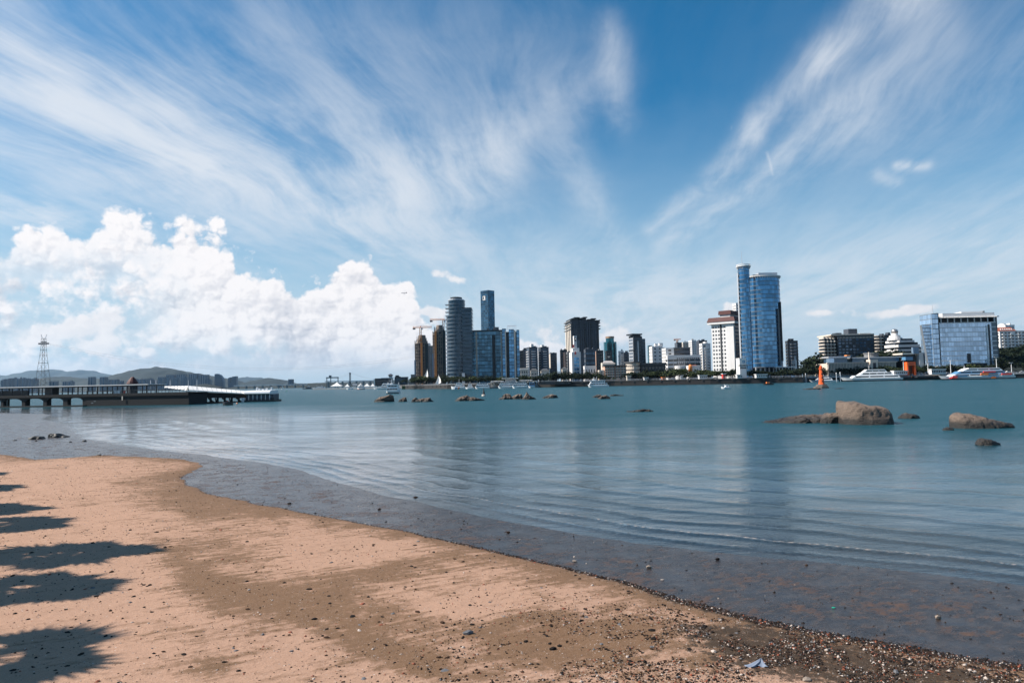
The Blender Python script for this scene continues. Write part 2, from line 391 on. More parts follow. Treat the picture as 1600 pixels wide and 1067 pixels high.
def make_sand():
    m, T = new_mat('sand_and_mud'); P = pos(T)
    x, y, z = T.sep(P)
    dA_, dB_, dm, gr = (T.attr(k) for k in ('into_sand', 'above_water', 'damp', 'gravelly'))
    nA = T.noise(P, 1.1, 7, .62); nB = T.noise(P, 5.5, 6, .65); nC = T.noise(P, 38, 3, .6); nD = T.noise(P, 150, 2, .6)
    # drainage streaks, drawn out across the slope
    xs_ = x * .857 + y * .515; ys_ = y * .857 - x * .515
    stv = T.noise(T.xyz(xs_ * .40, ys_ * 3.0, 0.), 1.5, 6, .62)
    nL = T.noise(P, .22, 5, .6); d = dm * .70 + (nL - .42) * 1.3 + (nA - .5) * 1.5 + (nB - .5) * 1.3 + (stv - .5) * 1.7
    wet = T.step(d, .16, .82)
    dry_c = T.mix(nA * .5 + nL * .5, (.330, .196, .130), (.520, .322, .226)); damp_c = T.mix(nB, (.135, .072, .034), (.190, .108, .056))
    c = T.mix(wet * .93, dry_c, damp_c)
    c = T.mix(T.step(nC, .36, .7) * .55, c, T.mix(wet, (.27, .162, .105), (.095, .050, .024)))
    c = T.mix(T.step(nD, .50, .72) * .42, c, (.62, .46, .36))
    # shell grit and grains of many colours
    v = T.node('ShaderNodeTexVoronoi', {'feature': 'F1'}, Vector=P, Scale=26.); vc = S(T, v.outputs['Color']); vd = S(T, v.outputs['Distance'])
    r1, g1, b1 = T.sep(vc)
    thr = T.step(gr + (nB - .5) * .9, .0, .95)
    speck = T.step(r1, .965 - thr * .30, .985 - thr * .26) * T.step(vd, .42, .28)
    sc = T.ramp(g1, [(0, (.42, .34, .29)), (.3, (.05, .045, .04)), (.52, (.22, .07, .03)), (.62, (.55, .50, .46)), (.8, (.02, .02, .02)), (1, (.36, .28, .23))], 'CONSTANT')
    c = T.mix(speck * .9, c, sc)
    v2 = T.node('ShaderNodeTexVoronoi', {'feature': 'F1'}, Vector=P, Scale=60.); q1, q2, q3 = T.sep(S(T, v2.outputs['Color']))
    c = T.mix(T.step(q1, .93 - thr * .25, .95 - thr * .2) * T.step(S(T, v2.outputs['Distance']), .45, .3) * .8, c, T.ramp(q2, [(0, (.5, .42, .37)), (.4, (.035, .03, .027)), (.7, (.2, .08, .04)), (.8, (.52, .48, .44))], 'CONSTANT'))
    gv = T.step(thr * .8 + (nB - .5) * 1.5 + (nC - .5) * .8, .42, .78) * T.step(thr, .1, .5)
    c = T.mix(gv * .8, c, (.030, .024, .018))
    # mud below the toe of the sand
    mudm = T.step(dA_ + (nB - .5) * .25, .04, -.1)
    film = T.noise(P, .85, 6, .65); mn = T.noise(T.xyz(xs_ * .8, ys_ * 1.5, 2.), 3.6, 7, .7)
    isl = T.step(film * .5 + mn * .5 + T.step(dB_, 2.6, .2) * -.05, .50, .63)
    mud_c = T.mix(T.step(mn, .35, .65), (.020, .017, .018), (.050, .036, .028))
    mud_c = T.mix(isl * .85, mud_c, (.098, .054, .034))
    c = T.mix(mudm, c, mud_c)
    rough = T.mix(mudm, T.mix(wet, (.95,) * 3, (.74,) * 3), T.mix(isl, (.20,) * 3, (.62,) * 3))
    hS = nC * .4 + nD * .25 + nB * .8 + stv * 1.0 + nA * 1.2
    hM = T.noise(P, 7., 6, .7) * 1.0 + mn * 1.2
    b1_ = bump(T, hS, .85, .035)
    b2_ = bump(T, hM, T.step(film, .35, .62, .35, .9), .045)
    sand = T.node('ShaderNodeBsdfPrincipled', Base_Color=c, Roughness=rough, Normal=b1_); sand.inputs['Specular IOR Level'].default_value = .10
    mud = T.node('ShaderNodeBsdfPrincipled', Base_Color=c, Roughness=rough, Normal=b2_); mud.inputs['Specular IOR Level'].default_value = .5
    mx = T.node('ShaderNodeMixShader', i0=mudm, i1=sand.outputs[0], i2=mud.outputs[0])
    return finish(m, T, mx)
SAND = make_sand(); beach_me.materials.append(SAND)
beach = link('beach', beach_me); tag(beach, 'sandy beach with damp patches running down to a wet mud edge', kind='structure')

# ------------------------------------------------------------------ sea
def make_water():
    m, T = new_mat('sea_water'); P = pos(T); x, y, z = T.sep(P)
    dep, off = T.attr('depth'), T.attr('offshore')
    calm = T.step(off + (T.noise(T.xyz(x * .02, y * .05, 11.), 1., 4, .6) - .5) * 40., 3., 72.)
    wind = T.noise(T.xyz(x * .012, y * .03, 5.), 1., 4, .55)
    n1 = T.noise(T.xyz(x * .55, y * 1.0, 0.), 1.3, 5, .6); n2 = T.noise(T.xyz(x * .8, y * 1.1, 3.), 5.5, 4, .6); n3 = T.noise(T.xyz(x * .12, y * .3, 8.), 1., 4, .6)
    h = n1 * .8 + n2 * .22 + n3 * 1.4
    bs = T.step(calm + (wind - .5) * .7, 0., 1., .26, 1.0, 'LINEAR'); bd = T.step(calm, .2, 1., .15, .5)
    nrm = bump(T, h, bs, bd)
    turb = T.mix(T.step(dep, .08, 1.3), (.050, .072, .078), (.011, .058, .076))
    dif = T.node('ShaderNodeBsdfDiffuse', Color=turb)
    tr = T.node('ShaderNodeBsdfTransparent', Color=(.90, .88, .82))
    op = T.step(dep, .0, .55, .12, 1., 'LINEAR')
    body = T.node('ShaderNodeMixShader', i0=op, i1=tr.outputs[0], i2=dif.outputs[0])
    gl = T.node('ShaderNodeBsdfGlossy', Color=(.97, .98, 1.), Roughness=T.step(calm, 0., 1., .045, .20, 'LINEAR'), Normal=nrm)
    fr = T.node('ShaderNodeFresnel', IOR=1.333, Normal=nrm)
    stk = T.noise(T.xyz(x * .05, y * .22, 21.), 1.6, 6, .6); f = T.clamp(S(T, fr.outputs[0]) * T.step(calm, 0., 1., 1.02, .50, 'LINEAR') * T.step(stk, .3, .7, .80, 1.22))
    mx = T.node('ShaderNodeMixShader', i0=f, i1=body.outputs[0], i2=gl.outputs[0])
    glint = T.step(T.attr('crest') + (T.noise(T.xyz(x * 1.4, y * 1.4, 3.), 2., 5, .65) - .5) * .9, .62, 1.0) * .38
    glint_bsdf = T.node('ShaderNodeBsdfDiffuse', Color=(.50, .42, .36)); mx = T.node('ShaderNodeMixShader', i0=glint, i1=mx.outputs[0], i2=glint_bsdf.outputs[0])  # tan glints along the wave crests, painted as diffuse colour
    return finish(m, T, mx)
xs2 = axis(-9500, 9500, -32, 48, .22, 1.045); ys2 = axis(-60, 23000, 12, 52, .15, 1.028)
X2, Y2 = np.meshgrid(xs2, ys2)
near = (np.abs(X2) < 300) & (Y2 < 300)
zb = np.full(X2.shape, -9.); d_b = np.full(X2.shape, -400.)
z_, a_, b_ = land(X2[near], Y2[near]); zb[near] = z_; d_b[near] = b_
off = np.maximum(-d_b, 0)
wn = fbm(X2 * .11, Y2 * .11, 3); wn2 = fbm(X2 * .05 + 30, Y2 * .05, 3); wn3 = fbm(X2 * .35 + 3, Y2 * .35 + 8, 2)
so_ = off + (wn - .5) * 3.2 * np.clip(off / 4, 0, 1) + (wn3 - .5) * .5 * np.clip(off / 2, 0, 1)
ph = 2 * np.pi * (4.2 * np.log1p(so_ / 3.2) * 1.0)
crest = (np.maximum(0, np.cos(ph)) ** 3)
amp = .052 * np.clip(off / 1.0, 0, 1) * np.exp(-off / 26.) * (.35 + 1.1 * wn2)
cross = (fbm(X2 * .5 + Y2 * .2, Y2 * 1.2, 3) - .5) * .03 * np.clip(off / 3, 0, 1) * np.exp(-off / 40)
Z2 = crest * amp + cross
keep = (zb < Z2 + .03) | ~near
sea_me, u = grid_mesh('sea', X2, Y2, Z2, keep)
set_attr(sea_me, 'depth', np.maximum(Z2 - zb, 0).ravel()[u]); set_attr(sea_me, 'offshore', off.ravel()[u])
set_attr(sea_me, 'crest', (crest ** 1.5 * np.exp(-((off - 2.2) / 2.6) ** 2)).ravel()[u])
WATER = make_water(); sea_me.materials.append(WATER)
tag(link('sea', sea_me), 'teal strait water with low ripples breaking on the mud', kind='structure')
# ------------------------------------------------------------------ mesh collector
LAST = [None]
class MB:
    def __init__(s): s.v = []; s.f = []
    def quad(s, *p):
        n = len(s.v); s.v += [tuple(q) for q in p]; s.f.append(tuple(range(n, n + len(p)))); return s
    def box(s, x0, x1, y0, y1, z0, z1):
        n = len(s.v)
        s.v += [(x0, y0, z0), (x1, y0, z0), (x1, y1, z0), (x0, y1, z0), (x0, y0, z1), (x1, y0, z1), (x1, y1, z1), (x0, y1, z1)]
        s.f += [(n, n + 3, n + 2, n + 1), (n + 4, n + 5, n + 6, n + 7), (n, n + 1, n + 5, n + 4), (n + 1, n + 2, n + 6, n + 5), (n + 2, n + 3, n + 7, n + 6), (n + 3, n, n + 4, n + 7)]
        return s
    def prism(s, pts, z0, z1, top=None):
        """a closed outline (x, y) carried from z0 to z1, optionally to another outline at the top"""
        n = len(s.v); k = len(pts); top = top or pts
        s.v += [(x, y, z0) for x, y in pts] + [(x, y, z1) for x, y in top]
        s.f += [tuple(n + i for i in reversed(range(k))), tuple(n + k + i for i in range(k))]
        s.f += [(n + i, n + (i + 1) % k, n + k + (i + 1) % k, n + k + i) for i in range(k)]
        return s
    def ring(s, pts_in, pts_out, z0, z1):
        n = len(s.v); k = len(pts_in)
        s.v += [(x, y, z0) for x, y in pts_out] + [(x, y, z1) for x, y in pts_out] + [(x, y, z0) for x, y in pts_in] + [(x, y, z1) for x, y in pts_in]
        for i in range(k):
            j = (i + 1) % k
            s.f += [(n + i, n + j, n + k + j, n + k + i), (n + k + i, n + k + j, n + 3 * k + j, n + 3 * k + i), (n + i, n + 2 * k + i, n + 2 * k + j, n + j)]
        return s
    def tube(s, pts, r, k=5, r1=None):
        pts = [Vector(p) for p in pts]; n0 = len(s.v)
        for i, p in enumerate(pts):
            d = (pts[min(i + 1, len(pts) - 1)] - pts[max(i - 1, 0)]).normalized()
            a = d.cross(Vector((0, 0, 1)) if abs(d.z) < .9 else Vector((1, 0, 0))).normalized(); b = d.cross(a)
            rr = r if r1 is None else r + (r1 - r) * i / (len(pts) - 1)
            s.v += [tuple(p + (a * math.cos(2 * math.pi * j / k) + b * math.sin(2 * math.pi * j / k)) * rr) for j in range(k)]
        for i in range(len(pts) - 1):
            for j in range(k):
                a = n0 + i * k; s.f.append((a + j, a + (j + 1) % k, a + k + (j + 1) % k, a + k + j))
        s.f += [tuple(n0 + j for j in reversed(range(k))), tuple(n0 + (len(pts) - 1) * k + j for j in range(k))]
        return s
    def lathe(s, cx, cy, prof, k=12):
        n = len(s.v)
        for r, z in prof: s.v += [(cx + r * math.cos(2 * math.pi * j / k), cy + r * math.sin(2 * math.pi * j / k), z) for j in range(k)]
        for i in range(len(prof) - 1):
            for j in range(k):
                a = n + i * k; s.f.append((a + j, a + (j + 1) % k, a + k + (j + 1) % k, a + k + j))
        s.f += [tuple(n + j for j in reversed(range(k))), tuple(n + (len(prof) - 1) * k + j for j in range(k))]
        return s
    def build(s, name, m, parent=None, kind=None, label=None, sm=False):
        if not s.v: return None
        me = bpy.data.meshes.new(name); me.from_pydata(s.v, [], s.f); me.update()
        if sm: smooth(me)
        me.materials.append(m)
        o = bpy.data.objects.new(name, me); COL.objects.link(o)
        if parent is not None: o.parent = parent
        LAST[0] = o; return tag(o, label, kind=kind)
def ellipse(cx, cy, rx, ry, k=32, a0=0.0, a1=2 * math.pi):
    return [(cx + rx * math.cos(a0 + (a1 - a0) * i / k), cy + ry * math.sin(a0 + (a1 - a0) * i / k)) for i in range(k)]

# ------------------------------------------------------------------ city materials (real-world colours)
WHITE = mat('white_render', (.70, .68, .66), .8, var=.07, dirt=.18, scale=.12)
CREAM = mat('cream_render', (.60, .53, .45), .85, var=.08, dirt=.2, scale=.12)
PINK = mat('pink_render', (.52, .33, .25), .85, var=.1, dirt=.2, scale=.12)
GREY = mat('grey_concrete', (.19, .195, .20), .85, var=.12, dirt=.2, scale=.12)
DGREY = mat('dark_cladding', (.026, .031, .038), .55, var=.12, scale=.12)
SLATE = mat('slate_cladding', (.055, .066, .085), .6, var=.12, dirt=.15, scale=.12)
RAWC = mat('raw_concrete', (.22, .18, .15), .9, var=.15, dirt=.3, scale=.2)
DARK = mat('dark_void', (.02, .022, .026), .6, var=.2)
PANE = mat('window_pane', (.022, .030, .040), .16, var=.2, island=.6, spec=.7)
PANEB = mat('blue_window_pane', (.05, .10, .16), .12, metal=.35, var=.15, island=.35)
GLASSB = mat('blue_curtain_glass', (.036, .108, .180), .10, metal=.75, var=.2, scale=.06, island=.45)
GLASSL = mat('bright_blue_glass', (.074, .205, .365), .10, metal=.75, var=.2, scale=.06, island=.38)
GLASSD = mat('dark_blue_glass', (.020, .046, .072), .12, metal=.6, var=.15, scale=.06, island=.3)
GLASST = mat('teal_glass', (.022, .13, .17), .12, metal=.65, var=.12, scale=.06, island=.25)
GLASSP = mat('pale_blue_glass', (.34, .50, .68), .12, metal=.6, var=.12, scale=.06, island=.25)
STEEL = mat('pale_metal', (.55, .56, .58), .45, metal=.5, var=.08)
BAND = mat('grey_floor_band', (.15, .17, .19), .5, var=.08)
REDR = mat('dark_red_fascia', (.075, .016, .013), .7, var=.15, dirt=.2)
TILE = mat('red_roof_tile', (.30, .085, .05), .85, var=.2)
ROOFD = mat('dark_roof_tile', (.06, .065, .07), .8, var=.2)
ORANGE = mat('orange_paint', (.80, .115, .018), .5, var=.06, dirt=.12)
SAFETY = mat('orange_hoist_net', (.62, .22, .06), .7, var=.15)
BOATW = mat('boat_white', (.80, .80, .80), .35, var=.04, dirt=.1)
BOATD = mat('boat_black', (.018, .02, .023), .5, var=.2)
BOATB = mat('boat_blue', (.10, .24, .40), .4, var=.06)
BOATR = mat('boat_red', (.62, .05, .04), .4, var=.06)
BOATO = mat('boat_orange', (.70, .19, .04), .45, var=.08)
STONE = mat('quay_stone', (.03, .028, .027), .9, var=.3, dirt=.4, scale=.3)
QUAYC = mat('quay_coping', (.085, .083, .08), .9, var=.15)
ASPH = mat('promenade_paving', (.07, .068, .065), .9, var=.15)
CANVAS = mat('white_canvas', (.80, .78, .74), .8, var=.04)
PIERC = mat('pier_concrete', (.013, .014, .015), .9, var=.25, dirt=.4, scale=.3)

LAND_Z = 4.5
class Building:
    def __init__(s, name, label, px, D, th=0.0, cat='building', group=None, z=LAND_Z):
        s.D, s.px, s.th, s.z = D, px, R(th), z
        s.C = at(px, D, z); s.root = thing(name, label, cat, s.C, s.th, group); s.mb = {}
    def k(s, px): v = at(px, 1.0); return v.x
    def W(s, xr): k = s.k(xr); return (k * s.C.y - s.C.x) / (math.cos(s.th) - k * math.sin(s.th))
    def Dp(s, xl): k = s.k(xl); return (k * s.C.y - s.C.x) / (-math.sin(s.th) - k * math.cos(s.th))
    def H(s, y, px=None): return zat(px or s.px, y, s.D) - s.z
    def part(s, key, m, kind=None, label=None):
        if key not in s.mb: s.mb[key] = (MB(), m, kind, label)
        return s.mb[key][0]
    def body(s, name, m, x0, x1, y0, y1, z0, z1, label=None):
        return MB().box(x0, x1, y0, y1, z0, z1).build(name, m, s.root, label=label)
    def faces(s, x0, x1, y0, y1, sides='flr'):
        """each side of a block as (origin, along, outward, length)"""
        out = []
        if 'f' in sides: out.append(((x0, y0), (1, 0), (0, -1), x1 - x0))
        if 'l' in sides: out.append(((x0, y1), (0, -1), (-1, 0), y1 - y0))
        if 'r' in sides: out.append(((x1, y0), (0, 1), (1, 0), y1 - y0))
        return out
    def strip(s, mb, F, a0, a1, z0, z1, proud, sink=.05):
        (ox, oy), (ax, ay), (nx, ny), L = F
        p = [(ox + ax * a + nx * n, oy + ay * a + ny * n) for a, n in ((a0, proud), (a1, proud), (a1, -sink), (a0, -sink))]
        xs = [q[0] for q in p]; ys = [q[1] for q in p]
        mb.box(min(xs), max(xs), min(ys), max(ys), z0, z1)
    def windows(s, x0, x1, y0, y1, z0, z1, fh=3.4, bay=3.2, ww=.6, wh=.5, m=PANE, sides='flr', key='window', margin=.6, skip=0.0, proud=.06):
        mb = s.part(key, m, 'stuff')
        for F in s.faces(x0, x1, y0, y1, sides):
            L = F[3]; n = max(1, int((L - 2 * margin) / bay)); b = (L - 2 * margin) / n
            nf = max(1, int(round((z1 - z0) / fh))); f = (z1 - z0) / nf
            for i in range(n):
                for j in range(nf):
                    if skip and random.random() < skip: continue
                    a = margin + (i + .5 - ww / 2) * b; zz = z0 + (j + .5 - wh / 2) * f
                    s.strip(mb, F, a, a + ww * b, zz, zz + wh * f, proud)
    def bands(s, x0, x1, y0, y1, z0, z1, fh=3.6, th=.5, proud=.18, m=BAND, sides='flr', key='floor_band'):
        mb = s.part(key, m, 'stuff'); nf = max(1, int(round((z1 - z0) / fh))); f = (z1 - z0) / nf
        for j in range(nf + 1):
            z = z0 + j * f
            for F in s.faces(x0, x1, y0, y1, sides): s.strip(mb, F, -proud if 'lr' else 0, F[3] + proud, z - th / 2, z + th / 2, proud)
    def fins(s, x0, x1, y0, y1, z0, z1, bay=3.0, th=.25, proud=.22, m=BAND, sides='flr', key='mullion'):
        mb = s.part(key, m, 'stuff')
        for F in s.faces(x0, x1, y0, y1, sides):
            n = max(1, int(round(F[3] / bay)))
            for i in range(n + 1):
                a = F[3] * i / n; s.strip(mb, F, a - th / 2, a + th / 2, z0, z1, proud)
    def panes(s, x0, x1, y0, y1, z0, z1, fh=3.6, bay=3.0, m=GLASSB, sides='flr', key='glass_pane', proud=.05):
        s.windows(x0, x1, y0, y1, z0, z1, fh, bay, .94, .86, m, sides, key, .1, 0, proud)
    def parapet(s, x0, x1, y0, y1, z, h=1.2, t=.4, m=None, name='parapet', over=.1):
        mb = MB(); x0 -= over; x1 += over; y0 -= over; y1 += over
        mb.box(x0, x1, y0, y0 + t, z, z + h).box(x0, x1, y1 - t, y1, z, z + h).box(x0, x0 + t, y0 + t, y1 - t, z, z + h).box(x1 - t, x1, y0 + t, y1 - t, z, z + h)
        return mb.build(name, m or GREY, s.root)
    def roof_gear(s, x0, x1, y0, y1, z, n=3, m=GREY, hmax=3.5):
        for _ in range(n):
            w = random.uniform(.12, .3) * (x1 - x0); d = random.uniform(.2, .4) * (y1 - y0); a = random.uniform(x0 + .5, x1 - w - .5); b = random.uniform(y0 + .5, y1 - d - .5)
            MB().box(a, a + w, b, b + d, z, z + random.uniform(1.5, hmax)).build('roof_plant', m, s.root)
    def mast(s, x, y, z, h, r=.25, name='antenna'):
        MB().tube([(x, y, z), (x, y, z + h)], r, 5, r * .3).build(name, STEEL, s.root)
    def tower(s, x0, x1, y0, y1, z0, z1, wall=WHITE, style='grid', name='wall', **kw):
        """one block: its wall and the facade that belongs to the style"""
        o = s.body(name, wall, x0, x1, y0, y1, z0, z1)
        if style == 'grid': s.windows(x0, x1, y0, y1, z0 + 1, z1 - 1, **kw)
        elif style == 'glass':
            fh, bay, g = kw.get('fh', 3.8), kw.get('bay', 2.8), kw.get('m', GLASSB)
            s.panes(x0, x1, y0, y1, z0, z1 - .3, fh, bay, g, kw.get('sides', 'flr'))
            if kw.get('band'): s.bands(x0, x1, y0, y1, z0, z1 - .3, fh, kw.get('bth', .5), .16, kw['band'], kw.get('sides', 'flr'))
        elif style == 'flats':
            fh = kw.get('fh', 3.1)
            s.windows(x0, x1, y0, y1, z0 + 1, z1 - .6, fh, kw.get('bay', 3.0), .62, .5, kw.get('m', PANE), kw.get('sides', 'flr'), skip=.06)
            mb = s.part('balcony', kw.get('balc', wall), 'stuff'); nf = int((z1 - z0 - 1) / fh)
            for F in s.faces(x0, x1, y0, y1, kw.get('sides', 'flr')):
                n = max(1, int(F[3] / (kw.get('bay', 3.0) * 2.2)))
                for i in range(n):
                    a = F[3] * (i + .28) / n; e = a + F[3] / n * .46
                    for j in range(nf): s.strip(mb, F, a, e, z0 + 1 + j * fh, z0 + 1 + j * fh + 1.0, 1.1)
        elif style == 'ribbon':
            fh = kw.get('fh', 3.5); mb = s.part('ribbon_window', kw.get('m', PANE), 'stuff'); nf = max(1, int((z1 - z0) / fh))
            for F in s.faces(x0, x1, y0, y1, kw.get('sides', 'flr')):
                n = max(1, int(F[3] / 5))
                for j in range(nf):
                    for i in range(n): s.strip(mb, F, .5 + (F[3] - 1) * (i + .03) / n, .5 + (F[3] - 1) * (i + .97) / n, z0 + (j + .38) * fh, z0 + (j + .86) * fh, .06)
        return o
    def drum(s, cx, cy, rx, ry, z0, z1, k=36, glass=GLASSL, fh=3.8, band=BAND, bth=.7, bproud=.3, name='curtain_wall', gap=None):
        MB().prism(ellipse(cx, cy, rx, ry, k), z0, z1).build(name, glass, s.root, sm=False)
        mb = s.part('floor_band', band, 'stuff'); nf = int(round((z1 - z0) / fh)); f = (z1 - z0) / nf
        pi, po = ellipse(cx, cy, rx - .05, ry - .05, k), ellipse(cx, cy, rx + bproud, ry + bproud, k)
        for j in range(nf + 1): mb.ring(pi, po, z0 + j * f - bth / 2, z0 + j * f + bth / 2)
        mb = s.part('glass_pane', glass, 'stuff'); pp = ellipse(cx, cy, rx + .05, ry + .05, k)
        for i in range(k):
            (ax, ay), (bx, by) = pp[i], pp[(i + 1) % k]
            ax, ay, bx, by = ax + (bx - ax) * .03, ay + (by - ay) * .03, bx - (bx - ax) * .03, by - (by - ay) * .03
            if ay + by > 2 * cy + ry * 1.2: continue
            for j in range(nf): mb.quad((ax, ay, z0 + j * f + bth / 2), (bx, by, z0 + j * f + bth / 2), (bx, by, z0 + (j + 1) * f - bth / 2), (ax, ay, z0 + (j + 1) * f - bth / 2))
    def done(s):
        """link the joined facade pieces; on a building with one wall they belong to that wall"""
        walls = [o for o in s.root.children if o.name.split('.')[0] in ('wall', 'curtain_wall')]
        for key, (mb, m, kind, label) in s.mb.items(): mb.build(key, m, walls[0] if len(walls) == 1 else s.root, kind, label)
        return s.root
ORD = 'first second third fourth fifth sixth seventh eighth ninth tenth eleventh twelfth thirteenth fourteenth fifteenth sixteenth seventeenth eighteenth nineteenth twentieth twenty-first twenty-second twenty-third twenty-fourth twenty-fifth twenty-sixth twenty-seventh twenty-eighth twenty-ninth thirtieth'.split()
# ------------------------------------------------------------------ far shore: land, quay walls
def poly_land(name, pts, z0, z1, m, kind=None):
    return tag(MB().prism([(p.x, p.y) for p in pts], z0, z1).build(name, m), kind=kind)
front = [at(634, 735), at(668, 690), at(700, 640), at(790, 612), at(860, 600), at(960, 590), at(1110, 562), at(1254, 548), at(1262, 600), at(1390, 585), at(1400, 566), at(1620, 552), at(1900, 560)]
city_pts = front + [at(1900, 2600), at(640, 2600), at(625, 1300), at(628, 900)]
land_o = poly_land('city_ground', city_pts, -6, LAND_Z, ASPH, 'structure')
def quay(name, label, i0, i1, z1, m=STONE, cope=QUAYC, posts=True, cat='wall'):
    P = [Vector((p.x, p.y, 0)) for p in front[i0:i1 + 1]]
    root = thing(name, label, cat, P[0])
    wall, cp, rail, fend = MB(), MB(), MB(), MB()
    for a, b in zip(P, P[1:]):
        a, b = a - P[0], b - P[0]
        d = (b - a).normalized(); n = Vector((d.y, -d.x, 0))
        if n.y > 0 and abs(n.y) > .3: n = -n
        q = [a + n * .6, b + n * .6, b - n * .25, a - n * .25]
        wall.prism([(v.x, v.y) for v in q], -6, z1 - .5)
        q = [a + n * .9, b + n * .9, b - n * .3, a - n * .3]
        cp.prism([(v.x, v.y) for v in q], z1 - .497, z1 + .05)
        L = (b - a).length; k = max(1, int(L / 2.5))
        for i in range(k + 1):
            p = a + d * (L * i / k) + n * .5
            rail.box(p.x - .07, p.x + .07, p.y - .07, p.y + .07, z1 + .05, z1 + 1.15)
        rail.tube([a + n * .5 + Vector((0, 0, z1 + 1.1)), b + n * .5 + Vector((0, 0, z1 + 1.1))], .06, 4).tube([a + n * .5 + Vector((0, 0, z1 + .6)), b + n * .5 + Vector((0, 0, z1 + .6))], .04, 4)
        k = max(1, int(L / 11))
        for i in range(k):
            p = a + d * (L * (i + .5) / k) + n * .75
            fend.box(p.x - .9, p.x + .9, p.y - .35, p.y + .3, z1 - 1.5, z1 - .62)
    wall.build('stone_face', m, root); cp.build('coping', cope, root); rail.build('railing', STEEL, root, 'stuff'); fend.build('stone_bracket', QUAYC, root, 'stuff')
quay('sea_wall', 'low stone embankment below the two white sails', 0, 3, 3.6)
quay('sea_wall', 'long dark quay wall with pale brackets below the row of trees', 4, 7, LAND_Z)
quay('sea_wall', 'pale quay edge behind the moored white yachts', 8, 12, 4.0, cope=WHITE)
poly_land('promenade_strip', [at(628, 735), at(634, 735), at(668, 690), at(700, 640), at(790, 612), at(800, 660), at(640, 800)], 0, 3.55, mat('lawn', (.06, .09, .03), .9, var=.3), 'structure')

# ------------------------------------------------------------------ towers, from the construction site at the point to the glass block
def crane(name, label, px, D, z0, ytop, xl, xr, yj):
    p = at(px, D, z0); r = thing(name, label, 'crane', p)
    h = zat(px, ytop, D) - z0; hj = zat(px, yj, D) - z0; l = p.x - at(xl, D).x; rr = at(xr, D).x - p.x
    m = MB()
    for sx in (-.9, .9):
        for sy in (-.9, .9): m.box(sx - .22, sx + .22, sy - .22, sy + .22, 0, hj)
    for i in range(int(hj / 3)):
        z = i * 3.; m.tube([(-.9, -.9, z), (.9, -.9, z + 3)], .13, 4).tube([(-.9, .9, z), (-.9, -.9, z + 3)], .13, 4)
    m.build('mast', SAFETY, r)
    j = MB().tube([(-l, 0, hj), (rr, 0, hj)], .3, 4).tube([(-l, 0, hj + 1.4), (rr, 0, hj + 1.4)], .22, 4)
    for i in range(14):
        a = -l + (l + rr) * i / 14; j.tube([(a, 0, hj), (a + (l + rr) / 28, 0, hj + 1.4)], .12, 4)
    j.build('jib', SAFETY, r)
    MB().tube([(0, 0, hj), (0, 0, h)], .5, 4, .2).build('apex', SAFETY, r)
    MB().tube([(0, 0, h), (-l * .8, 0, hj + 1.4)], .1, 4).tube([(0, 0, h), (rr * .85, 0, hj + 1.4)], .1, 4).build('tie_bar', STEEL, r)
    MB().box(.9, 2.6, -1, 1, hj - 2.4, hj - .2).build('cab', BOATW, r)
    MB().box(-l, -l + 3, -.8, .8, hj - 2, hj - .31).build('counterweight', GREY, r)
def site_tower(label, xl, xr, ytop, D, crown, k):
    b = Building('unfinished_tower', label, (xl + xr) / 2, D, 0)
    w = (at(xr, D).x - at(xl, D).x) / 2; h = b.H(ytop)
    MB().prism(ellipse(0, w, w * .86, w * .86, 20), 0, h - 4).build('core', DARK, b.root)  # dark core: shade in the voids between floors is its colour
    sl_, col, pan = b.part('floor_slab', RAWC, 'stuff'), b.part('concrete_column', RAWC, 'stuff'), b.part('wall_panel', RAWC, 'stuff')
    nf = int(h / 3.7)
    ring = ellipse(0, w, w, w, 20)
    for j in range(nf): sl_.prism(ring, j * 3.7, j * 3.7 + .75)
    for i in range(20):
        x, y = ring[i]; x *= .97; y = w + (y - w) * .97
        col.box(x - .5, x + .5, y - .5, y + .5, 0, (nf - 1) * 3.7 + random.choice((0, 0, 3.7)))
        for j in range(nf - 1):
            if random.random() < .3:
                x2, y2 = ring[(i + 1) % 20]; pan.quad((x * .98, w + (y - w) * .98, j * 3.7 + .75), (x2 * .95, w + (y2 - w) * .95, j * 3.7 + .75), (x2 * .95, w + (y2 - w) * .95, j * 3.7 + random.choice((1.9, 3.7))), (x * .98, w + (y - w) * .98, j * 3.7 + 2.4))
    MB().prism(ellipse(0, w, w * .8, w * .8, 16), (nf - 1) * 3.7 + .752, h + crown, ellipse(w * .1, w, w * .5, w * .5, 16)).build('crown_frame', RAWC, b.root)
    for i in range(9):
        x, y = ellipse(0, w, w * .75, w * .75, 9)[i]; MB().box(x - .3, x + .3, y - .3, y + .3, (nf - 1) * 3.7 + .76, h + random.uniform(0, crown)).build('starter_column', GREY, b.root)
    MB().box(-1.1 + k * w, 1.1 + k * w, -.9 + .2, .6, 0, h - 3).build('builders_hoist', SAFETY, b.root)
    MB().box(w * .35, w * 1.02, w * .25, w * 1.2, 0, h - random.uniform(2, 8)).build('painted_shade_side', mat('dark_shade_paint', (.035, .05, .055), .9), b.root)  # dark box: the tower's shaded right side painted as colour
    MB().box(-w * 1.04, -w * .86, w * .4, w * 1.1, 4, h * .55).build('blue_netting', mat('blue_netting', (.10, .20, .32), .8), b.root)
    b.done(); return b, h
b, h = site_tower('unfinished round concrete tower at the water point, orange hoist up its front', 647.5, 668.5, 531, 800, 6, .12)
crane('tower_crane', 'thin tower crane over the unfinished tower nearest the open water', 658, 800, LAND_Z + h - 2, 509, 646, 676, 512)
b, h = site_tower('taller unfinished round tower beside the dark banded high-rise', 676, 696, 513, 760, 4, -.45)
crane('tower_crane', 'tower crane rising behind the taller unfinished round tower', 694, 775, LAND_Z + h - 20, 498, 673, 697, 500)
